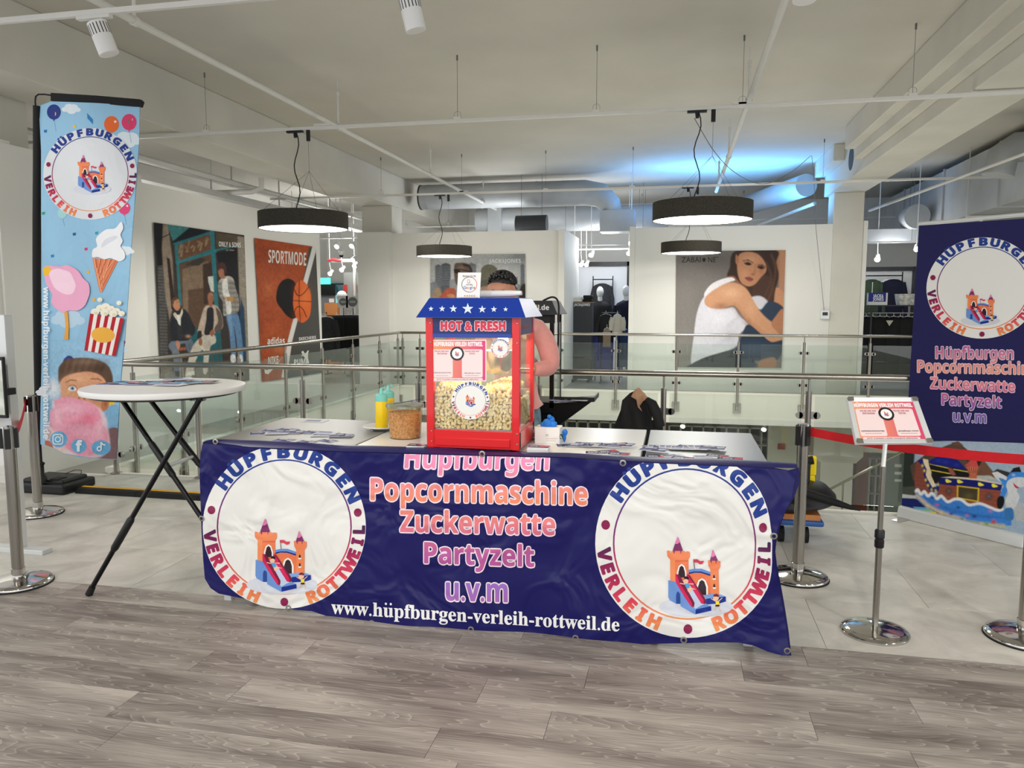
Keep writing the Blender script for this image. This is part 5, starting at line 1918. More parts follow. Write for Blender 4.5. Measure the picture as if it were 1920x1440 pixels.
def cloud(x, y, s, c='DDE8F0'):
    for dx, dy, r_ in ((-1, .1, .55), (-.4, -.3, .7), (.3, -.2, .75), (.95, .15, .5), (0, .25, .8)):
        a.ell(x + dx * s, y + dy * s, r_ * s, r_ * s * .7, c, 16)


def balloon(x, y, r_, c, hi='F2E4EC', tail=True):
    if tail:
        a.line([(x, y + r_ * 1.1), (x + 2, y + r_ * 1.9), (x + 4, y + r_ * 2.8)], .7, '7FA0B8')
    a.ell(x, y, r_, r_ * 1.1, c, 24)
    a.poly([(x, y + r_), (x - 2, y + r_ * 1.25), (x + 2.4, y + r_ * 1.25)], c)
    a.ell(x + r_ * .5, y - r_ * .35, r_ * .17, r_ * .17, hi, 8)


cloud(134, 204, 12)
cloud(240, 262, 19)
cloud(236, 470, 11)
cloud(128, 598, 22, 'B9D4E8')
cloud(88, 735, 14, 'E2E6EE')
cloud(222, 655, 12, 'C8DCEC')
a.h = 4
balloon(101, 210, 13, '2C3C86')
a.poly([(101, 213), (104, 210), (107, 213), (103, 218)], 'F0B84A')
balloon(209, 233, 14, 'E66C34')
balloon(242, 229, 14, 'DA4070')
a.poly([(236, 229), (241, 223), (244, 226), (240, 231)], '3C8A5C')
balloon(233, 390, 11, 'E0487C')
balloon(117, 399, 9, 'A4D4D8')
a.poly([(163, 212), (174, 224), (174, 233), (164, 222)], '2F7FC0')
for (x, y, c) in ((139, 237, 'F0C04A'), (85, 246, '2F6FB8'), (98, 480, '2F7FC0'), (181, 437, '3A9AA8'), (161, 467, 'D0406A'), (139, 439, '2F5FA0'), (165, 510, 'F0B83A'), (176, 562, 'F0B83A'), (133, 657, 'F0B83A'), (81, 400, '3A9A7C'), (232, 642, '8C4A8C')):
    a.poly([(x - 3, y - 2), (x + 3, y - 3), (x + 3, y + 2), (x - 2, y + 3)], c)
a.h, a.dh = 9, 1
logo(a, 169, 326, 88, 86, cs=1.0, cdx=.04, cdy=.0, inner=.80, bg='DDE1E6')
for i in range(len(a.v)):
    x, y, h_ = a.v[i]
    if x > 255:
        a.v[i] = (min(x, edgeR(y)), y, h_)
a.h = 9
# soft ice cream
a.poly([(173, 484), (222, 487), (191, 548), (187, 548)], 'E2875E')
for k in range(5):
    a.line([(176 + k * 10, 485), (190 + k * 1.5, 486 + (62 - k * 9))], 1.3, 'F2B08A')
    a.line([(219 - k * 10, 486), (189 - k * 2.2 + 1, 542 - k * 10)], 1.3, 'C76645')
a.poly(smooth([(173, 482), (174, 468), (182, 462), (180, 448), (188, 438), (200, 430), (216, 428), (227, 416), (231, 428), (226, 440), (230, 452), (226, 462), (233, 472), (234, 484), (224, 490), (208, 484), (196, 486), (184, 482)]), 'EEF0F4')
a.poly(smooth([(196, 450), (214, 442), (220, 446), (204, 456), (190, 464)]), 'DBDEE8')
# cotton candy
a.poly([(120, 585), (127, 585), (129, 612), (128, 637), (120, 636), (123, 610)], 'E9A84A')
a.poly(smooth([(84, 500), (98, 498), (112, 500), (124, 497), (138, 502), (148, 510), (156, 522), (166, 532), (168, 548), (164, 562), (158, 574), (146, 582), (130, 582), (118, 586), (104, 578), (96, 566), (98, 552), (90, 540), (84, 522)]), 'EDACCB')
a.poly(smooth([(92, 512), (104, 504), (120, 506), (132, 512), (138, 524), (142, 536), (136, 550), (124, 552), (110, 546), (100, 536)]), 'F6D3E4')
a.poly([(80, 504), (90, 498), (96, 506), (90, 516), (82, 516)], 'F2C034')
# popcorn box
for (x, y, r_) in ((178, 585, 8), (188, 578, 8), (198, 576, 9), (208, 580, 8), (218, 584, 8), (228, 588, 6), (187, 562, 5), (223, 568, 5), (196, 586, 8), (212, 588, 8)):
    a.ell(x, y, r_, r_ * .85, 'F4F0E0', 14)
    a.ell(x + 2, y + 2, r_ * .45, r_ * .35, 'E8DDB8', 10)
bxq = [(169, 588), (232, 597), (216, 668), (158, 657)]
bl = lambda u, v: (bxq[0][0] * (1 - u) * (1 - v) + bxq[1][0] * u * (1 - v) + bxq[2][0] * u * v + bxq[3][0] * (1 - u) * v, bxq[0][1] * (1 - u) * (1 - v) + bxq[1][1] * u * (1 - v) + bxq[2][1] * u * v + bxq[3][1] * (1 - u) * v)
for k in range(9):
    a.poly([bl(k / 9, 0), bl((k + 1) / 9, 0), bl((k + 1) / 9, 1), bl(k / 9, 1)], ('B8232F', 'F2ECE8')[k % 2], h=a.h + .5)
a.h += 2
a.ell(193, 628, 22, 14.5, 'F0B44A', 28, rot=.08)
# vertical web address: characters turned a quarter
items = []
ad = [adv(mapch(c, 'b')) for c in 'www.hüpfburgen-verleih-rottweil.de']
tot, run = sum(ad), 0
for c, w_ in zip('www.hüpfburgen-verleih-rottweil.de', ad):
    def fn(u, v, run=run):
        return (81.5 + v * 15, 538 + (run + u) / tot * 285)
    items.append((c, 'b', fn))
    run += w_
a.chars(items, 'EFF4F8', .01)
a.build('flag_print', 'fabric', flag_surf, ft, cut=8, dh=.0004)

# the boy: photographic part of the flag print
ph_ = Photo([(88, 640), (236, 640), (222, 866), (84, 845)], 120, 180, '96C4E2')
ph_.k = (0, 480, 3.429)
ph_.poly([(250, 560), (800, 560), (780, 1400), (250, 1400)], '96C4E2', 2)
ph_.sm([(405, 700), (410, 665), (440, 640), (470, 655), (475, 700), (440, 720)], '2C3C86', 2)
ph_.sm([(690, 900), (730, 890), (738, 940), (715, 985), (690, 960)], 'F0C83A', 3)
ph_.sm([(650, 990), (760, 960), (760, 1120), (690, 1120), (655, 1060)], '7FB4D8', 3)
ph_.sm([(680, 1120), (765, 1120), (745, 1320), (600, 1310), (640, 1200)], '7E5F62', 3)
hair = [(378, 830), (374, 760), (380, 710), (420, 670), (480, 656), (560, 655), (640, 672), (695, 705), (722, 760), (726, 810), (715, 850), (690, 880), (600, 800), (420, 790)]
ph_.sm(hair, '5E4636', 4)
ph_.blob(560, 680, 110, 26, '8A6E58', .7)
for k in range(14):
    ph_.line([(420 + k * 22, 665), (400 + k * 21, 740)], 5, ('3E2C20', '8A6C54')[k % 2], .35, 3)
ph_.blob(640, 720, 60, 40, '44301F', .8)
ph_.sm([(385, 850), (392, 800), (430, 770), (500, 750), (580, 745), (650, 770), (690, 830), (700, 900), (690, 960), (660, 1000), (560, 1000), (430, 940), (395, 905)], 'D99C76', 4)
ph_.blob(500, 790, 80, 34, 'E8B48E', .7)
ph_.blob(640, 900, 60, 60, 'BD7A56', .75)
ph_.blob(430, 880, 34, 40, 'E6AE88', .6)
ph_.sm([(655, 930), (690, 910), (702, 935), (690, 985), (655, 992)], 'C07A54', 3)
ph_.blob(678, 950, 12, 22, '8A4C34', .7)
ph_.sm([(435, 852), (455, 835), (478, 836), (492, 855), (478, 868), (452, 868)], 'F2EEEA', 2)
ph_.blob(466, 851, 15, 16, '4A6478', 1.0)
ph_.blob(466, 851, 7, 7, '14161C', 1.0)
ph_.line([(432, 850), (455, 832), (480, 833), (494, 852)], 4, '5A3828', .9)
ph_.line([(425, 812), (450, 798), (490, 800)], 7, '7A543A', .8)
ph_.line([(585, 790), (630, 790), (650, 800)], 7, '6A4630', .8)
ph_.sm([(576, 838), (600, 828), (622, 838), (600, 852)], 'EADFD6', 2)
ph_.blob(600, 840, 11, 11, '2A2A34', .9)
ph_.blob(525, 905, 24, 20, 'E0A07A', .8)
ph_.blob(508, 914, 7, 7, '6A3424', .95)
ph_.blob(542, 918, 8, 7, '6A3424', .95)
ph_.blob(575, 890, 18, 30, 'B8704E', .6)
cc = [(355, 925), (430, 905), (520, 925), (600, 950), (640, 1000), (660, 1080), (690, 1130), (695, 1190), (640, 1260), (540, 1290), (430, 1240), (360, 1180), (330, 1100), (320, 1010), (350, 970)]
ph_.sm([(280, 1150), (340, 1010), (360, 920), (640, 980), (700, 1150), (690, 1260), (560, 1310), (340, 1250)], 'E9D3DA', 8, .9)
ph_.sm(cc, 'EDA0B8', 6)
for (x, y, rx, ry, c, al) in ((450, 980, 90, 40, 'F6C0D2', .8), (570, 1050, 60, 40, 'E8708E', .85), (480, 1070, 90, 20, 'D87890', .6), (560, 1140, 80, 50, 'F4B4C8', .8), (420, 1120, 60, 60, 'F0A4BC', .7), (500, 1210, 60, 40, 'E07C92', .7), (640, 1120, 30, 60, 'F2C6D2', .7), (370, 1030, 30, 60, 'F8D6E0', .6)):
    ph_.blob(x, y, rx, ry, c, al)
ph_.sm([(300, 1140), (360, 1120), (400, 1200), (430, 1250), (350, 1250)], 'E2C6BE', 6, .8)
ph_.sm([(260, 1190), (320, 1190), (345, 1240), (330, 1250), (290, 1225)], 'B86A52', 3)
ph_.sm([(255, 780), (370, 800), (385, 900), (330, 920), (258, 940)], 'C8DCEC', 8, .7)
ph_.blob(340, 850, 44, 50, 'F0F0F4', .8)
for (x, y, rx, ry) in ((378, 1178, 56, 52), (508, 1222, 50, 46), (650, 1232, 62, 48)):
    ph_.sm([(x + rx * cos(k * pi / 8), y + ry * sin(k * pi / 8)) for k in range(16)], '6CB0DC', 2)
ph_.blob(380, 1090, 200, 30, 'F6C8D8', .15)
ph_.noise(.05, 3)
# keep to the cloth
P_ = ph_.P
P_[:, 0] = np.minimum(P_[:, 0], np.interp(P_[:, 1], [190, 262, 400, 560, 700, 862], [262, 261, 251, 240, 228, 218]) - .5)
P_[:, 1] = np.minimum(P_[:, 1], np.interp(P_[:, 0], [75, 84, 104, 118, 150, 218], [832, 834, 841, 849, 857, 861]))
ph_.build('boy_picture', flag_surf, ft, 'fabric', h=.006)
a = Art()
ic = lambda x, y: (x / 3.429, 480 + y / 3.429)
a.T = ic
for r0, q in ((36, 1),):
    for (x0, y0, x1, y1, w_) in ((342, 1143, 412, 1212, 7),):
        a.rrect(x0, y0, x1, y1, 18, 'E8F0F6')
        a.rrect(x0 + w_, y0 + w_, x1 - w_, y1 - w_, 13, '6CB0DC')
a.ring(377, 1178, 13, 20, 'E8F0F6', 24)
a.ell(397, 1158, 4.5, 4.5, 'E8F0F6', 10)
a.text('f', 510, 1254, 92, 'E8F0F6', style='b', thick=.03)
a.line([(655, 1195), (655, 1235)], 9, 'E8F0F6')
a.line([(655, 1198), (668, 1212), (684, 1214)], 9, 'E8F0F6')
a.ring(643, 1238, 9, 17, 'E8F0F6', 20)
a.build('social_icons', 'fabric', flag_surf, ft, cut=8, dh=.0004)
for o in ft.children:
    if o.name.startswith('social_icons'):
        o.location.y -= .008
# back cloth, black sleeve, arm, pole, base
b = Art()
b.poly([(72, 198)] + fo[1:], '8FBCDA')
b.build('flag_back', 'fabric', lambda x, y, h=0: flag_surf(x, y) + Vector((0, .004, 0)), ft, cut=16)
m_ = MB()
sl = [(70, 199), (70, 300), (69, 420), (69, 520), (70, 620), (72, 720), (74, 800), (75, 832)]
m_.tube([W(x, y, FY - .01) for x, y in sl], .030, 12)
m_.build('pole_sleeve', 'cloth_b', ft, smooth=True)
up_ = [W(68, 215, FY - .01), W(66, 190, FY - .01), W(67, 181, FY - .01), W(72, 177, FY - .01), W(84, 177, FY - .01), W(98, 179, FY - .01), W(262, 193, FY - .01)]
tb('top_arm', up_, .006, 'blackm', ft, n=8)
MB().slab([W(95, 174, FY - .03), W(180, 179, FY - .03), W(262, 186, FY - .03), W(266, 190, FY - .03), W(263, 200, FY - .03), W(180, 194, FY - .03), W(95, 189, FY - .03)], (0, 1, 0), .03).build('top_sleeve', 'cloth_b', ft)
pb_ = Vector((W(80, 880, FY).x, FY - .01, 0))
tb('pole', [W(75, 832, FY - .01), (pb_.x, pb_.y, .10)], .010, 'blackm', ft)
MB().lathe([(.035, .10), (.035, .14), (.018, .17), (.018, .24), (.026, .25), (.026, .26), (.012, .27)], (pb_.x, pb_.y, 0), 20).build('pole_socket', 'black', ft, smooth=True)
bw = MB()
cx, cy = G(96, 921).x, G(96, 921).y + .06
for (x0, x1, y0, y1, z1) in ((-.25, .22, -.17, .19, .085), (-.21, .18, -.13, .15, .115)):
    bw.box(cx + x0, cy + y0, .002, cx + x1, cy + y1, z1)
bw.build('water_base', 'black', ft, bevel=.018)
bx('handle_recess', cx + .05, cy - .12, .112, cx + .13, cy - .02, .12, 'rubber', ft)
tb('carry_cord', [(cx + .02, cy + .08, .12), (cx + .1, cy + .10, .15), (cx + .18, cy + .08, .155), (cx + .20, cy + .05, .13)], .003, 'black', ft, n=6)

# cable ramp and mat
r0 = G(150, 922)
r1 = Vector((-2.55, r0.y, 0))
t = thing('cable_ramp', 'low black rubber cable ramp with a yellow line behind the round table', 'cable ramp', ((r0.x + r1.x) / 2, r0.y, 0))
n = 4
for i in range(n):
    x0, x1 = r0.x + (r1.x - r0.x) * i / n, r0.x + (r1.x - r0.x) * (i + 1) / n - .004
    m_ = MB()
    m_.hexa([(x0, r0.y - .06, 0), (x1, r0.y - .06, 0), (x1, r0.y + .08, 0), (x0, r0.y + .08, 0)], [(x0, r0.y - .03, .035), (x1, r0.y - .03, .035), (x1, r0.y + .05, .038), (x0, r0.y + .05, .038)])
    m_.build('ramp_segment', 'rubber', t)
    bx('yellow_strip', x0, r0.y + .02, .037, x1, r0.y + .05, .041, 'yellowl', t)

# display stand at the left edge
g0 = G(36, 1035)
t = thing('display_stand', 'silver upright of a display stand at the left edge with a floor foot', 'display stand', (g0.x, g0.y, 0))
bx('upright', g0.x - .028, g0.y - .02, .03, g0.x + .028, g0.y + .04, 1.48, 'alu', t, bevel=.003)
bx('foot', g0.x - .5, g0.y - .03, 0, g0.x + .20, g0.y + .05, .03, 'alu', t, bevel=.003)
bx('cross_plate', g0.x - .9, g0.y - .01, .55, g0.x - .02, g0.y + .01, 1.3, 'whitem', t)
s0, s1_ = W(-70, 668, g0.y - .12), W(15, 784, g0.y - .12)
t = thing('screen_panel', 'black framed panel cut off by the left edge above the stanchion', 'screen', (s0.x, g0.y - .12, .9))
bx('panel_frame', s0.x, g0.y - .13, s1_.z, s1_.x, g0.y - .11, s0.z, 'black', t, bevel=.003)
bx('panel_face', s0.x + .02, g0.y - .132, s1_.z + .02, s1_.x - .008, g0.y - .129, s0.z - .02, mat('panel_picture', 'B9C4B4', .4, noise=.6, scale=9, c2='F0F2F0'), t)
bx('panel_arm', s1_.x - .06, g0.y - .11, 1.0, s1_.x - .03, g0.y - .02, 1.04, 'black', t)

# ---------------------------------------------------------------- roll-up banner at the right
ra = G(1687, 968)
rd = (G(1915, 1025) - ra).normalized()
rn = Vector((rd.y, -rd.x, 0))
if rn.y > 0:
    rn = -rn
RP = plane(ra + Vector((0, 0, 0)), rn)
t = thing('roll_up_banner', 'tall navy roll-up banner with castle emblem and inflatable ship picture', 'banner', tuple(ra + rd * .42))
rb_ = ra + rd * .86
cs_ = MB()
prof = [(-.045, .0), (.045, 0), (.05, .02), (.045, .06), (.02, .085), (-.02, .085), (-.045, .06), (-.05, .02)]
cs_.hexa([ra + rn * .05, rb_ + rn * .05, rb_ - rn * .05, ra - rn * .05], [ra + rn * .03 + Vector((0, 0, .085)), rb_ + rn * .03 + Vector((0, 0, .085)), rb_ - rn * .05 + Vector((0, 0, .085)), ra - rn * .05 + Vector((0, 0, .085))])
cs_.build('cassette', 'alu', t, bevel=.012)
f0 = ra + rd * .04
MB().hexa([f0 + rn * .16, f0 + rd * .06 + rn * .16, f0 + rd * .06 - rn * .12, f0 - rn * .12], [v + Vector((0, 0, .006)) for v in (f0 + rn * .16, f0 + rd * .06 + rn * .16, f0 + rd * .06 - rn * .12, f0 - rn * .12)]).build('foot', 'chrome', t)
topz = RP(1722, 420).z
TLx = RP(1722, 420)
xy = lambda p: Vector((p.x, p.y, 0))
ta, tb2 = TLx, TLx + rd * .86
MB().tube([ta - rn * .005, tb2 - rn * .005], .013, 14).build('top_rail', 'alu', t, smooth=True)
MB().tube([ra + rd * .43 - rn * .03 + Vector((0, 0, .05)), ra + rd * .43 - rn * .03 + Vector((0, 0, topz))], .009, 8).build('support_pole', 'alu', t, smooth=True)
a = Art()
BLq, BRq = (1690, 962), (1960, 1022)
TLq, TRq = (1723, 423), (1962, 407)
a.poly([TLq, TRq, BRq, BLq], '232256')
a.h = 1.5
logo(a, 1843, 540, 106, 95, cs=.86, cdx=-.03, cdy=.36, inner=.80, skew=-2)
TG = grad([(650, 'B8609C'), (672, 'E08AA0'), (695, 'F4A088'), (715, 'F08C98'), (735, 'D86C98'), (760, '9C60B0'), (790, '7C6CB8')])
a.h = 1.5
a.text('Hüpfburgen', 1827, 673, 31, TG, width=150, slope=.012, outline=(.05, 'E8DCE8'), thick=.01)
a.text('Popcornmaschine', 1832, 700, 31, TG, width=228, slope=.02, outline=(.05, 'F0DCE0'), thick=.01)
a.text('Zuckerwatte', 1824, 732, 30, TG, width=160, slope=.045, outline=(.05, 'F0DCE8'), thick=.01)
a.text('Partyzelt', 1821, 762, 30, TG, width=115, slope=.055, outline=(.05, 'E8DCE8'), thick=.01)
a.text('u.v.m', 1818, 792, 30, TG, width=66, slope=.04, outline=(.05, 'DCD4EC'), thick=.01)
a.build('banner_print', 'print', RP, t, dh=.0003)
sh = Photo([(1697, 824), (1962, 832), (1962, 1022), (1690, 962)], 200, 150, '9FB4C8')
sh.k = (1690, 780, 6)
# curved upper edge of the picture against the navy
sh.poly([(-100, 0), (2000, 0), (2000, 330), (1400, 308), (1000, 278), (600, 278), (300, 290), (-100, 330)], '232256', 3)
sh.blob(700, 380, 500, 80, 'B4C4D4', .6)
sh.sm([(40, 360), (120, 350), (150, 420), (140, 600), (160, 800), (0, 850), (0, 380)], '2C3430', 10)
sh.poly([(0, 800), (160, 790), (160, 900), (0, 910)], '4A5048', 5)
sh.poly([(100, 560), (300, 410), (620, 290), (640, 290), (720, 360), (1100, 700), (1100, 720), (130, 720)], '5C463C', 4)
sh.poly([(560, 300), (640, 285), (700, 330), (600, 330)], '6A4A3C', 3)
sh.poly([(820, 420), (900, 460), (1090, 700), (700, 700)], '74523F', 4)
sh.poly([(850, 670), (1000, 670), (1090, 720), (850, 720)], 'B8BCB8', 4)
sh.poly([(1020, 640), (1080, 600), (1220, 640), (1240, 700), (1150, 760), (1060, 700)], 'D8DAD8', 3)
sh.poly([(1010, 640), (1080, 595), (1240, 640), (1260, 690), (1200, 690), (1080, 625)], '34363A', 3)
sh.poly([(-40, 900), (200, 930), (700, 1150), (1400, 1350), (1400, 1500), (-40, 1090)], '17246A', 5)
sh.poly([(-40, 870), (180, 900), (180, 930), (-40, 920)], 'C4C8C8', 4)
sh.poly([(1280, 980), (1500, 980), (1500, 1200), (1300, 1180), (1260, 1060)], 'B8BEC2', 5)
for i, c in enumerate(('5FA8D8', '8CC0A0', 'F0D840', 'F08A28', 'E84018')):
    sh.poly([(130 + i * 25, 1020 + i * 24), (300 + i * 40, 1030 + i * 24), (330 + i * 40, 1056 + i * 24), (155 + i * 25, 1046 + i * 24)], c, 3)
sh.sm([(165, 540), (240, 520), (330, 860), (420, 900), (700, 960), (1100, 1060), (1060, 1100), (300, 960), (160, 850)], '8A4A3E', 3)
for i in range(7):
    sh.line([(170, 560 + i * 42), (300, 590 + i * 42)], 5, '5E2E28', .6)
sh.poly([(420, 760), (640, 780), (1120, 830), (1110, 1050), (700, 970), (400, 890)], '94503E', 3)
for i in range(4):
    sh.line([(420, 800 + i * 38), (1100, 870 + i * 44)], 5, '66332A', .55)
sh.poly([(310, 510), (520, 570), (780, 600), (760, 690), (420, 760), (340, 760)], '1A1A1E', 4)
sh.poly([(180, 500), (250, 480), (300, 560), (330, 700), (390, 800), (430, 720), (450, 700), (420, 840), (330, 870), (270, 740), (230, 560)], '1A2078', 3)
sh.poly([(243, 480), (300, 490), (312, 560), (338, 630), (335, 670), (390, 790), (350, 805), (290, 700), (275, 660), (285, 600), (250, 530)], 'ECD9B8', 4)
for (x, y) in ((238, 560), (258, 615), (275, 720), (300, 780), (340, 830), (385, 840), (415, 770)):
    sh.blob(x, y, 13, 18, 'F0E03A', .95)
sh.line([(325, 540), (540, 590), (560, 650), (340, 610)], 9, 'E8D23A')
sh.line([(590, 600), (760, 630)], 9, 'E8D23A')
sh.poly([(520, 580), (570, 590), (615, 660), (580, 670), (550, 650)], '9A5A4A', 4)
sh.sm([(320, 500), (400, 460), (450, 440), (470, 420), (560, 425), (580, 480), (640, 500), (720, 590), (700, 605), (560, 575), (440, 560), (330, 540)], '18227E', 4)
for (x, y, rx, ry) in ((420, 500, 40, 24), (500, 520, 44, 26), (620, 550, 36, 22)):
    sh.blob(x, y, rx, ry, '2B3CB4', .6)
sh.blob(510, 432, 18, 14, 'F2F2F6', 1)
sh.blob(545, 440, 12, 14, 'F2F2F6', 1)
sh.blob(530, 465, 9, 9, 'C83A3A', 1)
sh.poly([(440, 690), (640, 690), (1140, 760), (1120, 840), (640, 790), (420, 765)], '181E70', 3)
sh.poly([(450, 690), (560, 680), (850, 700), (1120, 760), (1140, 775), (840, 722), (560, 700)], 'E2D3B6', 3)
for (x, y) in ((520, 732), (650, 738), (885, 770), (1040, 785)):
    sh.sm([(x - 22, y - 18), (x, y - 22), (x + 14, y - 14), (x + 46, y + 6), (x + 10, y + 18), (x - 16, y + 14)], 'F0E84A', 3)
sh.poly([(625, 780), (878, 810), (870, 970), (622, 930)], 'DDBB32', 3)
sh.poly([(642, 795), (860, 822), (855, 952), (638, 915)], '4A4030', 3)
sh.blob(760, 900, 60, 40, '6A6A3A', .6)
for (x, y, r_) in ((535, 845, 36), (985, 905, 40)):
    sh.blob(x, y, r_, r_, '2A2A34', 1)
    sh.blob(x, y, r_ * .6, r_ * .6, '6A7078', .9)
sh.poly([(770, 650), (845, 650), (850, 705), (760, 700)], 'C86A4A', 3)
sh.poly([(722, 570), (880, 570), (850, 650), (760, 650)], 'D8785C', 3)
for i in range(6):
    sh.line([(735 + i * 27, 578), (762 + i * 17, 640)], 8, '3A1A1E', .9)
sh.sm([(720, 560), (760, 520), (790, 460), (820, 455), (850, 520), (880, 570)], 'C8504C', 3)
sh.poly([(700, 470), (740, 450), (800, 450), (780, 500), (740, 510)], '3A2420', 4)
sh.poly([(845, 460), (905, 490), (900, 520), (870, 580), (850, 520)], '2A2420', 4)
wv = [(165, 850), (185, 830), (220, 880), (260, 850), (300, 900), (345, 870), (400, 930), (450, 900), (520, 965), (600, 935), (680, 945), (760, 1000), (880, 985), (980, 1020), (1080, 1060), (1140, 1050)]
bot = [(1230, 1060), (1240, 1230), (1100, 1240), (700, 1170), (400, 1080), (260, 1000), (165, 920)]
wv = smooth(wv, 4, False)
sh.poly(wv + bot, '3E86DC', 4)
for i in range(len(wv) - 1):
    sh.line([wv[i], wv[i + 1]], 22, 'F2F4F6', 1, 2)
sh.line([(260, 920), (500, 1030), (800, 1110), (1180, 1150)], 8, '2A5CB4', .7, 3)
sh.line([(300, 980), (600, 1080), (1000, 1150)], 8, '2A5CB4', .6, 3)
sh.line([(180, 900), (300, 1010), (450, 1090), (700, 1170)], 30, 'E2CC9C', 1, 4)
sh.line([(700, 1185), (900, 1215), (1150, 1235)], 24, 'D8D07A', 1, 4)
for (x, y, c) in ((640, 1030, '1E3E9C'), (560, 1100, '1E3E9C'), (820, 1130, '1E2A6C'), (400, 1000, 'D86A8C'), (740, 1120, 'C87AB4'), (1000, 1070, 'C87AB4'), (680, 1160, '3A8A6A'), (350, 920, '1E3E9C'), (960, 1210, '5A9A4A')):
    sh.blob(x, y, 26, 18, c, .9)
sh.blob(1040, 1190, 28, 26, 'D8402A', 1)
sh.sm([(1095, 700), (1140, 705), (1180, 720), (1190, 690), (1230, 640), (1300, 630), (1400, 640), (1400, 700), (1290, 690), (1220, 720), (1180, 790), (1200, 810), (1150, 930), (1110, 910), (1130, 830), (1150, 780)], '3A8AE0', 3)
sh.sm([(1180, 780), (1210, 720), (1290, 690), (1400, 700), (1400, 780), (1320, 810), (1300, 850), (1330, 900), (1300, 1000), (1240, 1060), (1180, 1030), (1170, 950), (1200, 870)], 'D3D8DC', 4)
sh.sm([(1262, 755), (1300, 790), (1330, 805), (1300, 815), (1270, 790)], 'B8324A', 3)
sh.blob(1262, 664, 16, 12, 'F2F2F2', 1)
sh.blob(1262, 664, 7, 7, '101010', 1)
sh.poly([(1220, 640), (1260, 585), (1330, 570), (1350, 630), (1260, 632)], '1A1A1E', 3)
sh.sm([(1080, 930), (1110, 900), (1150, 910), (1160, 970), (1130, 1040), (1090, 1040), (1075, 990)], '17181C', 4)
sh.sm([(1160, 1050), (1250, 1040), (1260, 1160), (1180, 1170)], '3A78B8', 5)
sh.noise(.05, 2.5)
sh.build('ship_picture', RP, t, 'print', h=.004, label='picture of a blue and brown inflatable pirate ship')

# ---------------------------------------------------------------- parasol base on a dolly
dp = G(1500, 975)
t = thing('parasol_base', 'black domed parasol base loaded on a small blue dolly behind the stanchion', 'parasol base', (dp.x, dp.y, 0))
cx, cy = W(1515, 930, 5.35).x - .185, 5.35
MB().lathe([(0, .235), (.33, .235), (.36, .255), (.355, .29), (.30, .345), (.18, .375), (.06, .38), (0, .38)], (cx, cy, 0), 48).build('dome', 'black', t, smooth=True)
for a_ in range(6):
    an = a_ * pi / 3 + .3
    MB().ball((cx + .27 * cos(an), cy + .27 * sin(an), .315), (.06, .045, .025), 12, 7).build('dome_rib', 'black', t, smooth=True)
MB().tube([(cx + .15, cy - .05, .365), (cx + .15, cy - .05, .50)], .035, 16).build('socket', 'black', t, smooth=True)
MB().tube([(cx + .10, cy - .05, .50), (cx + .20, cy - .05, .52)], .028, 12).build('clamp_knob', 'rubber', t, smooth=True)
e0, e1 = W(1470, 912, 4.93), W(1613, 957, 4.93)
MB().tube([e0, e0.lerp(e1, .3), e0.lerp(e1, .6), e0.lerp(e1, .88), e1], [.035, .04, .037, .02, .006], 12, sq=.7).build('folded_cover', 'cloth_b', t, smooth=True)
t2 = thing('dolly', 'small wheeled dolly with blue rubber rim and orange wooden deck', 'dolly', (cx, cy, 0))
x0, x1 = W(1440, 950, 5.2).x, W(1540, 950, 5.2).x
bx('deck', x0, 5.1, .165, x1 - .02, 5.6, .2, 'orange', t2)
bx('rim', x0 - .02, 5.07, .13, x1, 5.63, .165, 'bluep', t2, bevel=.012)
for (x, y) in ((x1 - .1, 5.16), (x1 - .1, 5.54), (x0 + .08, 5.16), (x0 + .08, 5.54)):
    w_ = MB().tube([(x - .018, y, .052), (x + .018, y, .052)], .052, 20).build('wheel', 'rubber', t2, smooth=True)
    MB().slab([(x - .03, y - .04, .13), (x - .03, y + .05, .13), (x - .03, y + .015, .045), (x - .03, y - .015, .045)], (1, 0, 0), .004).build('fork', 'alu', t2)
yl = W(1519, 870, 5.4)
yb = MB().box(yl.x - .03, 5.36, .352, yl.x + .03, 5.41, .40).box(yl.x - .03, 5.36, .40, yl.x + .035, 5.41, .53)
yb.build('yellow_case', 'yellow', label='yellow plastic case upright on the black parasol base', cat='case', bevel=.008)

# ================================================================ THE PERSON
def skin(name, nodes, edges, m, parent, root=0, sub=2):
    off = wloc(parent)
    me = bpy.data.meshes.new(name)
    me.from_pydata([tuple(Vector(n[0]) - off) for n in nodes], edges, [])
    o = bpy.data.objects.new(name, me)
    COL.objects.link(o)
    sk = o.modifiers.new('skin', 'SKIN')
    sk.use_smooth_shade = True
    for i, n in enumerate(nodes):
        r_ = n[1]
        me.skin_vertices[0].data[i].radius = r_ if isinstance(r_, tuple) else (r_, r_)
        me.skin_vertices[0].data[i].use_root = (i == root)
    sb = o.modifiers.new('sub', 'SUBSURF')
    sb.levels = sb.render_levels = sub
    dg = bpy.context.evaluated_depsgraph_get()
    dg.update()
    new = bpy.data.meshes.new_from_object(o.evaluated_get(dg))
    o.modifiers.clear()
    o.data = new
    new.name = name
    new.polygons.foreach_set('use_smooth', [True] * len(new.polygons))
    new.materials.clear()
    new.materials.append(M[m])
    o.parent = parent
    return o


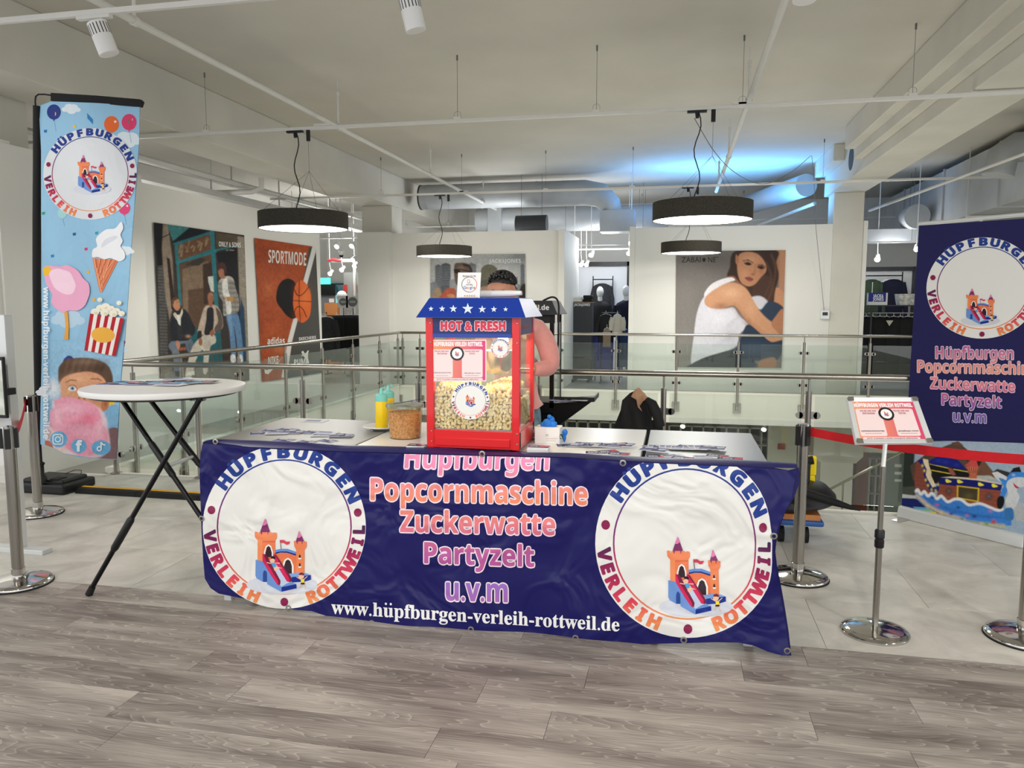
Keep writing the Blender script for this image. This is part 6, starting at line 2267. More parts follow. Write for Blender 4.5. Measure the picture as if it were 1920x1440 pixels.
PY = 5.12
pxc = W(966, 700, PY).x
per = thing('person', 'person with short curly black hair and pink sweater working behind the popcorn machine', 'person', (pxc, PY, 0))
V = lambda x, y, z: Vector((pxc + x, PY + y, z))
hx = W(941, 540, PY - .08).x - pxc
hz0 = W(941, 512, PY - .08).z
zs = W(1010, 608, PY).z
nodes = [(V(0, 0, .92), (.125, .09)), (V(0, 0, 1.08), (.12, .085)), (V(-.005, -.005, 1.25), (.125, .09)), (V(-.01, -.01, 1.38), (.11, .08)), (V(-.02, -.02, zs + .02), (.062, .062)),
         (V(hx * .8, -.04, hz0 - .235), (.062, .062)), (V(hx, -.085, hz0 - .185), (.080, .085)), (V(hx, -.085, hz0 - .115), (.100, .115)), (V(hx, -.075, hz0 - .055), (.094, .108)),
         # arms: right side of the picture (8+), left side
         (V(.145, 0, zs - .03), .044), (V(.222, .02, 1.24), .040), (V(.245, .0, 1.113), .040), (V(.15, -.12, 1.115), .034), (V(.06, -.20, 1.13), .027), (V(.01, -.235, 1.135), (.038, .02)),
         (V(-.165, 0, zs - .03), .044), (V(-.240, -.01, 1.24), .040), (V(-.26, -.05, 1.11), .040), (V(-.16, -.17, 1.14), .034), (V(-.09, -.24, 1.17), .027), (V(-.05, -.265, 1.18), (.038, .02)),
         # legs
         (V(.092, 0, .82), .062), (V(.105, -.01, .50), .050), (V(.11, .02, .12), .038), (V(.115, -.02, .045), .036), (V(.12, -.15, .03), .032),
         (V(-.092, 0, .82), .062), (V(-.105, -.01, .50), .050), (V(-.11, .02, .12), .038), (V(-.115, -.02, .045), .036), (V(-.12, -.15, .03), .032)]
edges = [(0, 1), (1, 2), (2, 3), (3, 4), (4, 5), (5, 6), (6, 7), (7, 8), (3, 9), (9, 10), (10, 11), (11, 12), (12, 13), (13, 14), (3, 15), (15, 16), (16, 17), (17, 18), (18, 19), (19, 20),
         (0, 21), (21, 22), (22, 23), (23, 24), (24, 25), (0, 26), (26, 27), (27, 28), (28, 29), (29, 30)]
for hand, sg in ((14, -1), (20, 1)):
    hp = nodes[hand][0]
    for k, (dx, L) in enumerate(((-.027, .07), (-.009, .078), (.009, .073), (.026, .06))):
        b0 = hp + Vector((sg * .012, -.02, dx * .9))
        n0 = len(nodes)
        nodes += [(b0, .009), (b0 + Vector((sg * L * .45, -L * .35, -.006)), .0085), (b0 + Vector((sg * L * .7, -L * .3, -.03)), .0075)]
        edges += [(hand, n0), (n0, n0 + 1), (n0 + 1, n0 + 2)]
    n0 = len(nodes)
    nodes += [(hp + Vector((-sg * .005, -.03, .035)), .0105), (hp + Vector((sg * .02, -.055, .045)), .009)]
    edges += [(hand, n0), (n0, n0 + 1)]
skin('body', nodes, edges, 'skin', per)
sw = [(V(0, 0, .865), (.165, .122)), (V(0, 0, 1.0), (.176, .128)), (V(-.002, 0, 1.15), (.180, .125)), (V(-.005, -.005, 1.28), (.185, .125)), (V(-.01, -.008, 1.40), (.145, .10)), (V(-.02, -.02, zs + .015), (.075, .072)),
      (V(.150, 0, zs - .035), .078), (V(.208, .02, 1.30), .078), (V(.240, .02, 1.18), .076), (V(.245, -.005, 1.11), .070), (V(.19, -.08, 1.115), .058), (V(.14, -.13, 1.113), .044),
      (V(-.170, 0, zs - .035), .072), (V(-.225, .0, 1.30), .066), (V(-.255, -.02, 1.18), .06), (V(-.26, -.055, 1.105), .056), (V(-.20, -.12, 1.125), .048), (V(-.15, -.18, 1.142), .042)]
skin('sweater', sw, [(0, 1), (1, 2), (2, 3), (3, 4), (4, 5), (4, 6), (6, 7), (7, 8), (8, 9), (9, 10), (10, 11), (4, 12), (12, 13), (13, 14), (14, 15), (15, 16), (16, 17)], 'pink', per, root=1)
jn = [(V(0, 0, .885), (.132, .100)), (V(.095, 0, .80), .104), (V(.105, -.01, .50), .078), (V(.108, .02, .10), .062), (V(-.095, 0, .80), .104), (V(-.105, -.01, .50), .078), (V(-.108, .02, .10), .062)]
skin('jeans', jn, [(0, 1), (1, 2), (2, 3), (0, 4), (4, 5), (5, 6)], 'jeans', per)
for s_ in (-1, 1):
    MB().tube([V(s_ * .115, .06, .045), V(s_ * .115, -.02, .05), V(s_ * .12, -.13, .035), V(s_ * .12, -.20, .028)], [.042, .052, .045, .024], 14, sq=.85).build('shoe', 'shoe', per, smooth=True)
H0 = V(hx, -.085, hz0 - .075)
# hair: cap plus curls
hr = MB().ball((H0.x, H0.y + .022, H0.z + .010), (.088, .100, .072), 20, 12)
hr.v = [(x, y, max(z, H0.z - .03)) for x, y, z in hr.v]
rh = random.Random(3)
for i in range(330):
    th_, f_ = rh.uniform(0, 2 * pi), rh.uniform(0, 1) ** .6 * 1.6
    x, y, z = .088 * sin(f_) * cos(th_), .100 * sin(f_) * sin(th_), .074 * cos(f_)
    if z < -.002 and y < .02:
        continue
    if y < -.055 and z < .028:
        continue
    hr.ball((H0.x + x * 1.02, H0.y + .018 + y, H0.z + .010 + z * 1.04), rh.uniform(.008, .0145), 6, 4)
hr.build('curly_hair', 'hair', per, smooth=True, kind='stuff')
hb = MB().ball((H0.x, H0.y + .036, H0.z - .025), (.100, .096, .075), 18, 10)
hb.build('short_sides', 'hair', per, smooth=True)
fz_ = H0.z - .068
for s_ in (-1, 1):
    MB().ball((H0.x + s_ * .034, H0.y - .098, fz_), (.014, .008, .007), 10, 6).build('eye', 'white', per, smooth=True)
    MB().ball((H0.x + s_ * .034, H0.y - .105, fz_ - .002), (.006, .003, .006), 8, 5).build('iris', 'hair', per, smooth=True)
    MB().tube([(H0.x + s_ * .016, H0.y - .104, fz_ + .022), (H0.x + s_ * .038, H0.y - .103, fz_ + .027), (H0.x + s_ * .056, H0.y - .09, fz_ + .018)], [.004, .005, .002], 6).build('eyebrow', 'hair', per, smooth=True)
    MB().ball((H0.x + s_ * .083, H0.y + .0, fz_ - .01), (.012, .02, .03), 10, 7).build('ear', 'skin', per, smooth=True)
MB().tube([(H0.x, H0.y - .100, fz_), (H0.x, H0.y - .118, fz_ - .035), (H0.x, H0.y - .100, fz_ - .045)], [.009, .015, .010], 10).build('nose', 'skin', per, smooth=True)
MB().tube([(H0.x - .022, H0.y - .092, fz_ - .072), (H0.x, H0.y - .100, fz_ - .070), (H0.x + .022, H0.y - .092, fz_ - .072)], [.003, .006, .003], 8).build('mouth', mat('lips', 'A8605A', .5), per, smooth=True)

# black popcorn cart behind the person
CYF, CYB = 5.42, 5.80
x0, x1 = W(985, 600, CYF).x, W(1040, 600, CYF).x
xl = x0 - .22
t = thing('popcorn_cart', 'tall black popcorn cart with lettered roof standing behind the person', 'popcorn cart', ((xl + x1) / 2, 5.6, 0))
zr = W(1000, 590, CYF).z
MB().hexa([(xl - .05, CYF - .06, zr), (x1 + .03, CYF - .06, zr), (x1 + .03, CYB + .05, zr), (xl - .05, CYB + .05, zr)],
          [(xl, CYF, zr + .10), (x1 - .02, CYF, zr + .10), (x1 - .02, CYB, zr + .10), (xl, CYB, zr + .10)]).build('roof', 'dark', t, bevel=.004)
for x in (xl, x1 - .035):
    for y in (CYF, CYB - .03):
        bx('corner_post', x, y, .80, x + .03, y + .03, zr, 'blackm', t)
bx('header', xl, CYF + .005, zr - .06, x1, CYF + .02, zr, 'black', t)
bx('base_tray', xl, CYF, .76, x1, CYB, .84, 'blackm', t, bevel=.004)
bx('side_pane', x1 - .012, CYF + .03, .84, x1 - .008, CYB - .03, zr - .06, 'clear', t)
bx('front_pane', xl + .03, CYF + .01, .84, x1 - .03, CYF + .013, zr - .06, 'clear', t)
bx('cart_cabinet', xl + .03, CYF + .03, .12, x1 - .02, CYB - .03, .76, 'blackm', t, bevel=.004)
sh0, sh1 = W(1046, 753, CYF).z, W(1112, 748, CYF).x
MB().hexa([(x1 - .01, CYF, .66), (x1 + .02, CYF, .66), (x1 + .02, CYB - .05, .66), (x1 - .01, CYB - .05, .66)],
          [(x1 - .01, CYF, .835), (sh1, CYF, .86), (sh1 - .0, CYB - .05, .86), (x1 - .01, CYB - .05, .835)]).build('side_shelf', 'blackm', t, bevel=.004)
bx('shelf_rim', x1, CYF - .006, .852, sh1 + .006, CYF + .004, .884, 'black', t)
bx('shelf_rim', sh1, CYF, .852, sh1 + .01, CYB - .05, .884, 'black', t)
for x in (xl + .06, x1 - .06):
    for y in (CYF + .07, CYB - .07):
        MB().tube([(x - .015, y, .06), (x + .015, y, .06)], .06, 18).build('wheel', 'rubber', t, smooth=True)
a = Art()
q0, q1, q2 = Vector((xl - .05, CYF - .06, zr)), Vector((x1 + .03, CYF - .06, zr)), Vector((x1 - .02, CYF, zr + .10))
RS2 = plane(q0, (q1 - q0).cross(q2 - q0))
a.text('rottwei', 1008, 581, 12.5, 'D6E83A', align='r', thick=.01)
a.text('l.de', 1008, 581, 12.5, 'F0F0F0', align='l', thick=.01)
a.build('roof_lettering', 'gloss', RS2, t, dh=.0005)
pw = [(x1 - .10, CYF + .1, zr + .10), (x1 - .02, CYF + .04, zr + .125), (x1 + .03, CYF - .02, zr + .08), (x1 + .035, CYF - .05, zr - .08), (x1 + .03, CYF - .04, zr - .22), (x1 + .0, CYF - .02, zr - .30), (x1 + .035, CYF - .02, zr - .33)]
tb('power_cable', [tuple(p) for p in smooth(pw, 5, False)], .007, 'black', t, n=8)
for i, (px_, an, kd, tx) in enumerate([(1052, .1, 0, 'stack-like navy flyer on the shelf of the black cart'), (1082, -.1, 2, 'pale flyer on the shelf of the black cart')]):
    flyer(px_, 750, an, .10, kd, 'flyers on the cart shelf', tx, z=.864, asp=1.6)

# jacket over a chair in front of the railing
jc = W(1195, 760, 5.35)
ch = thing('chair', 'black metal chair hidden under the black jacket before the railing', 'chair', (jc.x, 5.4, 0))
for sx in (-.18, .18):
    tb('leg', [(jc.x + sx, 5.2, 0), (jc.x + sx, 5.25, .45)], .011, 'blackm', ch)
    tb('leg', [(jc.x + sx, 5.62, 0), (jc.x + sx * .9, 5.52, .45), (jc.x + sx * .55, 5.56, .84)], .011, 'blackm', ch)
bx('seat', jc.x - .2, 5.2, .44, jc.x + .2, 5.6, .47, 'black', ch, bevel=.008)
bx('backrest', jc.x - .10, 5.53, .6, jc.x + .10, 5.55, .86, 'black', ch, bevel=.006)
jk = thing('jacket', 'black jacket with tan lining draped over a chair by the railing', 'jacket', (jc.x, 5.36, .5))
m_ = MB()
n, rows = 32, [(.935, .012, 0), (.915, .045, -.012), (.87, .085, -.02), (.80, .105, -.01), (.70, .135, 0), (.60, .155, .0), (.48, .17, 0)]
vs, fs = [], []
for j, (z, r_, dx) in enumerate(rows):
    for i in range(n):
        a_ = 2 * pi * i / n
        q = r_ * (1 + .16 * sin(a_ * 5 + j * .5) + .09 * sin(a_ * 9 - j))
        vs.append((jc.x + dx + q * cos(a_) * 1.05, 5.40 + q * sin(a_) * .75, z + .012 * sin(a_ * 3 + j)))
for j in range(len(rows) - 1):
    for i in range(n):
        fs.append((j * n + i, j * n + (i + 1) % n, (j + 1) * n + (i + 1) % n, (j + 1) * n + i))
fs.append(tuple(range(n)))
m_.add(vs, fs).build('jacket_body', 'cloth_b', jk, smooth=True)
J = lambda x, y, d=0.0: W(x, y, 5.26 - d)
MB().slab([J(1183, 744, -.02), J(1190, 731, -.05), J(1198, 727, -.06), J(1208, 738, -.04), J(1217, 748, -.02), J(1206, 752, .01), J(1199, 762, .02), J(1204, 772, .03), J(1196, 764, .03), J(1193, 750, .02)], (0, 1, 0), .02).build('collar_lining', 'tan', jk, bevel=.004)
MB().tube([J(1212, 748), J(1222, 757, .01), J(1230, 775, .02), J(1236, 800, .02)], [.018, .035, .04, .04], 12).build('sleeve', 'cloth_b', jk, smooth=True)
MB().slab([J(1224, 757, .03), J(1228, 758, .03), J(1227, 786, .05), J(1222, 788, .05)], (0, 1, 0), .006).build('pale_trim', 'cloth_c', jk)


# ================================================================ POSTERS ON THE WALLS
def poster(label, quad, surf, photo_fn, nx, ny, thick=.02, base='808080', k=(0, 0, 1)):
    c = sum((surf(x, y) for x, y in quad), Vector((0, 0, 0))) / 4
    t = thing('wall_poster', label, 'poster', c, 'large posters on the partition walls')
    n = (surf(*quad[0], 0.01) - surf(*quad[0], 0)).normalized()
    P0 = [surf(x, y, thick) for x, y in quad]
    MB().slab([Vector(p) for p in P0], -n, thick - .001).build('board', 'alu', t)
    p = Photo(quad, nx, ny, base)
    p.k = k
    photo_fn(p)
    p.build('poster_picture', surf, t, 'print', h=thick + .0012)
    return t


def street(p):
    q = p.poly
    p.poly([(60, 40), (900, 40), (900, 1500), (60, 1500)], '3A332F', 2)
    q([(85, 75), (160, 85), (150, 500), (115, 500), (110, 420), (90, 200)], '15161A', 6)
    q([(115, 440), (180, 440), (210, 1500), (140, 1500)], '5D5A58', 4)
    for i in range(34):
        y = 450 + i * 26
        p.line([(112 + i * .8, y), (196 + i * .8, y + 4)], 12, '2A2A2C', .75, 1.4)
    q([(160, 90), (200, 95), (240, 400), (250, 740), (215, 900), (180, 700), (150, 300)], '8D7E6E', 6)
    q([(190, 370), (215, 380), (262, 760), (250, 820), (230, 800)], '30211E', 4)
    p.line([(100, 230), (340, 110), (430, 90)], 8, '141416')
    # shop front
    q([(190, 88), (560, 150), (500, 200), (250, 250)], '3E7C7E', 4)
    q([(380, 118), (560, 150), (240, 262), (240, 235)], '12181E', 4)
    q([(255, 255), (590, 145), (590, 320), (265, 420)], '2C6A72', 3)
    q([(275, 270), (555, 170), (562, 300), (285, 400)], '6B4A34', 4)
    for i in range(26):
        x = 290 + (i * 53) % 260
        p.line([(x, 390 - (x - 280) * .36 - (i * 31) % 100), (x + 16, 350 - (x - 280) * .36 - (i * 17) % 90)], 5, ('A08A6C', '3A2A20', 'C8B89A')[i % 3], .6, 2)
    q([(290, 430), (570, 320), (590, 900), (330, 1000)], '5B4536', 4)
    q([(320, 470), (540, 400), (550, 620), (370, 640), (370, 900), (330, 920)], '7E6A56', 6)
    q([(345, 430), (470, 370), (520, 380), (460, 440)], '3A3430', 5)
    q([(490, 430), (580, 400), (590, 760), (500, 760)], '3E2E26', 6)
    p.line([(270, 260), (305, 760)], 24, '2F7076')
    p.line([(250, 255), (560, 158)], 14, '2C6A72')
    p.line([(275, 415), (600, 318)], 22, '317880')
    p.line([(570, 150), (602, 700), (640, 1240)], 34, '2C727C')
    p.line([(600, 310), (770, 270)], 16, '317880')
    q([(600, 160), (780, 185), (790, 270), (605, 290)], '544A3C', 5)
    q([(605, 330), (775, 290), (790, 560), (810, 900), (740, 900), (640, 520)], '1B1A20', 5)
    q([(782, 190), (838, 200), (890, 1400), (850, 1400), (800, 700)], '938A7C', 4)
    for i in range(6):
        p.line([(788 + i * 6, 290 + i * 105), (850 + i * 6, 300 + i * 105)], 4, '6A6258', .8)
    q([(810, 700), (840, 800), (860, 1240), (800, 1260), (800, 900)], '24405A', 6)
    q([(330, 1000), (420, 960), (640, 1000), (660, 1260), (400, 1260)], '1F5A62', 5)
    q([(535, 530), (580, 525), (585, 660), (560, 650), (540, 580)], 'C6CCC4', 3)
    q([(120, 1240), (920, 1240), (920, 1500), (120, 1500)], '6A655E', 10)
    p.blob(700, 1330, 160, 60, '7E7870', .6)
    p.blob(180, 1340, 60, 90, '8A857C', .7)
    # man 1 seated
    q([(270, 1130), (350, 1120), (350, 1145), (290, 1150)], 'A0583C', 3)
    for (a_, b_) in (((240, 1100), (245, 1340)), ((330, 1140), (330, 1340))):
        p.line([a_, b_], 5, '3A2A24')
    p.sm([(205, 1110), (250, 1060), (330, 1040), (400, 1060), (410, 1110), (395, 1160), (370, 1100), (320, 1090), (290, 1120), (300, 1200), (300, 1330), (255, 1330), (240, 1180)], '6C7684', 4)
    p.sm([(350, 1090), (400, 1060), (412, 1110), (395, 1170), (360, 1150)], '5E6876', 3)
    p.sm([(232, 870), (262, 815), (330, 800), (372, 840), (400, 900), (428, 960), (420, 1010), (395, 1030), (370, 1010), (380, 1060), (260, 1070), (230, 1060), (218, 960)], '23262C', 4)
    p.sm([(246, 850), (262, 830), (292, 860), (318, 800), (325, 830), (308, 880), (302, 920), (280, 900)], 'CFC4AE', 3)
    p.sm([(276, 860), (302, 855), (306, 940), (286, 920)], 'D8D8D4', 3)
    p.sm([(280, 930), (310, 950), (330, 1040), (290, 1050), (278, 980)], '2E2C30', 3)
    p.sm([(235, 735), (245, 712), (270, 705), (290, 722), (300, 760), (302, 790), (280, 815), (256, 800), (240, 770)], 'BE8564', 3)
    p.sm([(232, 745), (238, 715), (262, 702), (286, 715), (270, 724), (252, 735), (246, 770)], '5A4030', 3)
    p.sm([(265, 1075), (285, 1068), (302, 1110), (285, 1140), (272, 1110)], 'BE8564', 3)
    p.blob(370, 1030, 22, 14, 'BE8564', .9)
    q([(255, 1320), (300, 1320), (305, 1365), (265, 1365)], '1A1C22', 3)
    # man 2 seated
    for (a_, b_) in (((560, 1110), (575, 1260)), ((620, 1100), (632, 1250))):
        p.line([a_, b_], 5, '6A3A26')
    p.sm([(400, 1130), (450, 1060), (520, 1010), (590, 1020), (600, 1080), (560, 1110), (545, 1180), (530, 1330), (495, 1330), (500, 1160), (470, 1160), (430, 1240), (400, 1360), (345, 1370), (365, 1260)], 'C2B9AC', 4)
    p.sm([(490, 1090), (540, 1060), (560, 1100), (520, 1150)], 'A89E92', 5, .7)
    p.sm([(500, 800), (535, 770), (600, 770), (640, 820), (660, 900), (655, 960), (600, 1000), (560, 1010), (480, 1020), (450, 1040), (448, 990), (470, 900)], 'B9A696', 4)
    p.sm([(600, 790), (640, 830), (660, 920), (640, 980), (600, 1000), (590, 960), (620, 900)], '3A302E', 4, .85)
    p.sm([(450, 990), (480, 985), (480, 1040), (446, 1045)], '2A2628', 3)
    p.sm([(530, 800), (575, 790), (585, 860), (580, 960), (560, 1010), (505, 1010), (520, 900)], '26262C', 3)
    p.sm([(532, 700), (540, 668), (565, 660), (582, 680), (586, 720), (575, 745), (570, 780), (545, 775), (538, 740)], '96634A', 3)
    p.blob(560, 680, 18, 12, 'C09478', .5)
    p.sm([(456, 1060), (474, 1042), (490, 1070), (480, 1105), (462, 1100)], '96634A', 3)
    p.sm([(555, 990), (580, 972), (590, 1000), (570, 1030), (550, 1010)], '96634A', 3)
    q([(360, 1330), (420, 1320), (425, 1352), (350, 1362)], 'E0DAD0', 3)
    # man 3 standing
    p.sm([(690, 840), (770, 820), (800, 900), (815, 1000), (830, 1180), (790, 1190), (775, 1060), (755, 950), (770, 1180), (735, 1190), (715, 1000)], '5E82A8', 4)
    p.sm([(700, 860), (730, 850), (740, 1000), (725, 1010)], '7EA0C2', 5, .6)
    p.sm([(622, 580), (650, 545), (700, 525), (745, 545), (765, 620), (790, 700), (795, 800), (775, 830), (700, 850), (665, 850), (660, 740), (635, 700), (622, 640)], 'B9B4AA', 4)
    for i in range(7):
        p.line([(628 + i * 23, 560 + abs(i - 3) * 8), (655 + i * 23, 840)], 9, '2C2C30', .7, 3)
    for i in range(7):
        p.line([(620 + i * 4, 590 + i * 40), (770 + i * 4, 585 + i * 40)], 9, '2C2C30', .65, 3)
    p.sm([(658, 560), (695, 550), (705, 640), (725, 720), (730, 830), (695, 840), (685, 760), (668, 700), (655, 640)], 'DAD8D4', 3)
    p.sm([(620, 470), (640, 455), (665, 470), (672, 505), (680, 545), (655, 545), (640, 540), (625, 515)], 'A8705A', 3)
    p.sm([(612, 440), (630, 415), (660, 412), (685, 440), (690, 490), (672, 510), (668, 470), (640, 465), (622, 480)], '4A2E2A', 4)
    q([(690, 700), (750, 695), (755, 735), (695, 735)], 'B88E56', 3)
    p.blob(675, 715, 18, 20, '9C6A50', .9)
    p.blob(760, 730, 18, 18, '9C6A50', .9)
    for x in (745, 805):
        p.sm([(x - 18, 1190), (x + 16, 1185), (x + 22, 1240), (x - 15, 1245)], 'D8D8DA', 3)
    p.noise(.10, 2.2)
    p.noise(.06, 7)


PX = plane_x(-5.9)
K5 = (270, 400, 4.465)
sp_ = poster('tall poster of three men sitting and standing before a teal shop front', [(288, 417), (458, 441), (468, 713), (303, 739)], PX, street, 150, 260, k=K5)


def lay(name, fn, surf, parent, T, dh=.0004, m='print'):
    a = Art()
    a.T = T
    fn(a)
    a.build(name, m, lambda x, y, h=0: surf(x, y, h + .0225), parent, dh=dh)


T5 = lambda x, y: (270 + x / 4.465, 400 + y / 4.465)
lay('poster_lettering', lambda a: (a.text('ONLY & SONS', 718, 282, 58, 'E8E8E4', width=186, slope=.06, thick=.0), a.text('EST. MMXIV', 722, 315, 16, 'C8C8C4', width=70, style='n')), PX, sp_, T5)


def sport(p):
    p.poly([(880, 180), (1500, 180), (1500, 1450), (880, 1450)], 'A34A26', 2)
    for (x, y, rx, ry, c, a_) in ((1000, 350, 120, 160, '8E3E22', .7), (1250, 330, 120, 90, 'A84E28', .6), (1040, 640, 60, 90, 'BE6A3C', .5), (1080, 1000, 90, 120, 'B4582E', .6), (1130, 1130, 60, 70, 'CC8A5C', .35), (960, 900, 60, 200, '8E3E22', .6), (1050, 1350, 120, 60, '9A4626', .6)):
        p.blob(x, y, rx, ry, c, a_)
    p.noise(.10, 3.5)
    p.noise(.05, 10)
    p.poly([(1380, 290), (1445, 260), (1500, 260), (1500, 1450), (1180, 1450)], '4A4947', 2)
    p.poly([(1412, 270), (1442, 262), (1438, 320), (1240, 1070), (1195, 1375), (1150, 1375), (1205, 1060)], 'D9D8D4', 2)
    p.sm([(1106, 700), (1120, 620), (1150, 570), (1190, 548), (1230, 552), (1270, 590), (1300, 700), (1300, 830), (1255, 883), (1200, 860), (1150, 800), (1115, 750)], '08090B', 2)
    p.sm([(1250, 700), (1265, 610), (1305, 562), (1350, 580), (1390, 650), (1400, 730), (1390, 850), (1350, 905), (1310, 912), (1270, 860), (1250, 780)], 'D9652C', 2)
    p.blob(1290, 650, 40, 60, 'B84A1E', .5)
    p.blob(1350, 700, 40, 90, 'E87C3E', .6)
    p.blob(1300, 850, 50, 50, 'B04A20', .5)
    p.line([(1250, 730), (1398, 740)], 6, '1C120E')
    p.line([(1300, 562), (1298, 740), (1308, 905)], 6, '1C120E')
    p.line(smooth([(1255, 630), (1280, 680), (1310, 688), (1345, 660), (1380, 615)], 5, False), 6, '1C120E')
    p.line(smooth([(1258, 850), (1268, 800), (1300, 780), (1335, 810), (1360, 870)], 5, False), 6, '1C120E')


sq = [(477, 446), (592, 463), (603, 699), (492, 716)]
sp_ = poster('orange and dark grey sports poster with a basketball in a hole', sq, PX, sport, 110, 220, k=K5)
LT = 'DDDAD4'


def sport_letters(a):
    a.text('SPORTMODE', 1200, 425, 150, LT, width=322, slope=.085, thick=.0)
    a.text('adidas', 1106, 1095, 76, LT, width=148, slope=-.03, thick=.01)
    a.text('SKECHERS', 1368, 1058, 36, LT, width=146, slope=-.1, thick=.01)
    a.text('NIKE', 1080, 1262, 90, LT, width=92, slope=-.12, shear=.1)
    a.text('PUMA', 1318, 1262, 62, LT, width=130, slope=-.12, thick=.02)
    a.poly([(1008, 1300), (1012, 1340), (1040, 1348), (1085, 1300), (1150, 1215), (1060, 1300), (1030, 1312), (1016, 1310)], LT)
    a.poly([(1316, 1160), (1332, 1150), (1345, 1172), (1358, 1168), (1368, 1150), (1382, 1148), (1374, 1170), (1372, 1230), (1378, 1258), (1362, 1256), (1352, 1215), (1330, 1192), (1318, 1196), (1326, 1180)], LT)


lay('poster_lettering', sport_letters, PX, sp_, T5)


def woman(p):
    p.poly([(700, 400), (1450, 400), (1450, 1200), (700, 1200)], '6E6965', 2)
    p.blob(780, 700, 160, 300, '847E79', .7)
    p.blob(760, 1000, 120, 200, '8E8984', .7)
    p.blob(1000, 520, 300, 90, '57524F', .6)
    # far arm raised
    p.sm([(1300, 430), (1388, 430), (1388, 760), (1330, 780), (1345, 650), (1330, 540)], 'A87A5E', 4)
    p.blob(1330, 560, 20, 120, '6E4A36', .5)
    p.sm([(1290, 690), (1340, 670), (1385, 720), (1385, 790), (1300, 770)], 'B98565', 4)
    # hair
    p.sm([(1088, 448), (1330, 445), (1330, 520), (1345, 600), (1320, 700), (1310, 760), (1240, 760), (1200, 780), (1140, 680), (1080, 620), (1035, 600), (1050, 550)], '33241F', 5)
    p.sm([(1190, 640), (1290, 600), (1320, 700), (1280, 780), (1210, 750)], '4A332A', 8, .8)
    p.line(smooth([(1300, 470), (1325, 560), (1305, 680), (1270, 760)], 6, False), 6, '5E4232', .7, 3)
    p.line(smooth([(1270, 520), (1300, 620), (1250, 740)], 6, False), 5, '5A4034', .6, 3)
    # face and neck
    p.sm([(1095, 520), (1110, 470), (1160, 455), (1220, 470), (1262, 520), (1268, 570), (1235, 610), (1200, 650), (1160, 662), (1120, 640), (1100, 590)], 'AE7B5C', 4)
    p.blob(1170, 500, 50, 30, 'C69374', .7)
    p.blob(1140, 590, 26, 34, 'C08A68', .7)
    p.blob(1240, 560, 20, 40, '8A5A42', .6)
    p.sm([(1088, 470), (1105, 500), (1100, 530), (1086, 520)], 'A06C50', 3)
    for (x, y) in ((1160, 530), (1238, 552)):
        p.sm([(x - 24, y - 6), (x, y - 14), (x + 22, y), (x, y + 7)], '3A2620', 3)
        p.blob(x + 2, y - 2, 8, 6, '100C0C', .9)
    p.line([(1132, 510), (1160, 505), (1188, 520)], 6, '2E1C16', .85, 2)
    p.line([(1222, 535), (1245, 535), (1262, 545)], 6, '2E1C16', .85, 2)
    p.line([(1204, 535), (1200, 575), (1190, 590)], 5, '8A5A44', .6, 3)
    p.blob(1190, 590, 14, 7, '7A4A38', .7)
    p.sm([(1142, 612), (1166, 604), (1190, 618), (1180, 632), (1160, 630)], '8C4A44', 3)
    p.line([(1144, 613), (1190, 620)], 3, '5A2A28', .9, 2)
    p.sm([(1030, 610), (1075, 600), (1110, 640), (1150, 672), (1170, 720), (1140, 700), (1080, 640)], '7E563F', 4)
    # white top
    p.sm([(1000, 620), (1060, 608), (1082, 625), (1040, 640), (960, 690), (905, 730), (900, 700), (940, 650)], 'D6D3D6', 3)
    p.sm([(875, 760), (905, 720), (905, 770), (960, 795), (1030, 795), (1075, 790), (1110, 840), (1165, 890), (1140, 920), (1110, 950), (1090, 1020), (1000, 1060), (900, 1090), (820, 1130), (835, 960), (850, 840)], 'CCCAD2', 4)
    p.blob(1000, 860, 80, 60, 'DAD8DE', .6)
    p.blob(1050, 960, 50, 60, 'B0AEB8', .5)
    p.line([(1110, 840), (1040, 900)], 8, 'A8A6B0', .5, 5)
    p.line([(1090, 950), (960, 1020)], 8, 'A9A7B2', .5, 5)
    p.sm([(1160, 740), (1230, 720), (1280, 760), (1240, 800), (1200, 790)], 'C4C2CA', 5)
    # shoulder and arm
    p.sm([(900, 760), (910, 720), (960, 680), (1040, 640), (1110, 650), (1160, 690), (1200, 760), (1250, 830), (1320, 890), (1372, 930), (1372, 990), (1300, 1000), (1235, 950), (1150, 870), (1080, 780), (1000, 795), (930, 790)], 'C08E6C', 4)
    p.blob(1060, 700, 70, 40, 'D8AA88', .7)
    p.blob(1000, 780, 50, 22, '8A5E46', .7)
    p.blob(1180, 800, 36, 60, 'D0A07E', .5)
    p.line([(1080, 785), (1160, 880), (1240, 955)], 14, '7E543E', .6, 8)
    # jeans
    p.sm([(1240, 800), (1290, 750), (1372, 790), (1372, 900), (1330, 890), (1270, 850), (1225, 800)], '2E3A4C', 5)
    p.sm([(1120, 960), (1160, 890), (1240, 950), (1300, 995), (1372, 990), (1345, 1095), (1260, 1110), (1200, 1110), (1190, 1150), (820, 1150), (820, 1130), (900, 1090), (1000, 1060), (1090, 1030)], '2B3748', 4)
    p.blob(1200, 1040, 100, 50, '3A4A62', .7)
    p.sm([(820, 1130), (920, 1085), (1060, 1050), (1110, 1100), (1110, 1160), (815, 1160)], '232B33', 5)
    p.sm([(1230, 1110), (1320, 1090), (1320, 1160), (1235, 1160)], '9A7056', 5)
    p.sm([(1320, 850), (1372, 800), (1372, 960), (1330, 930), (1300, 890)], 'A87456', 4)
    p.noise(.035, 2)


PF = plane_y(13.99)
K6 = (1040, 330, 3.2)
sp_ = poster('large poster of a woman in a white tank top hugging her knees', [(1268, 471), (1473, 469), (1465, 690), (1266, 688)], PF, woman, 190, 205, k=K6)
T6 = lambda x, y: (1040 + x / 3.2, 330 + y / 3.2)


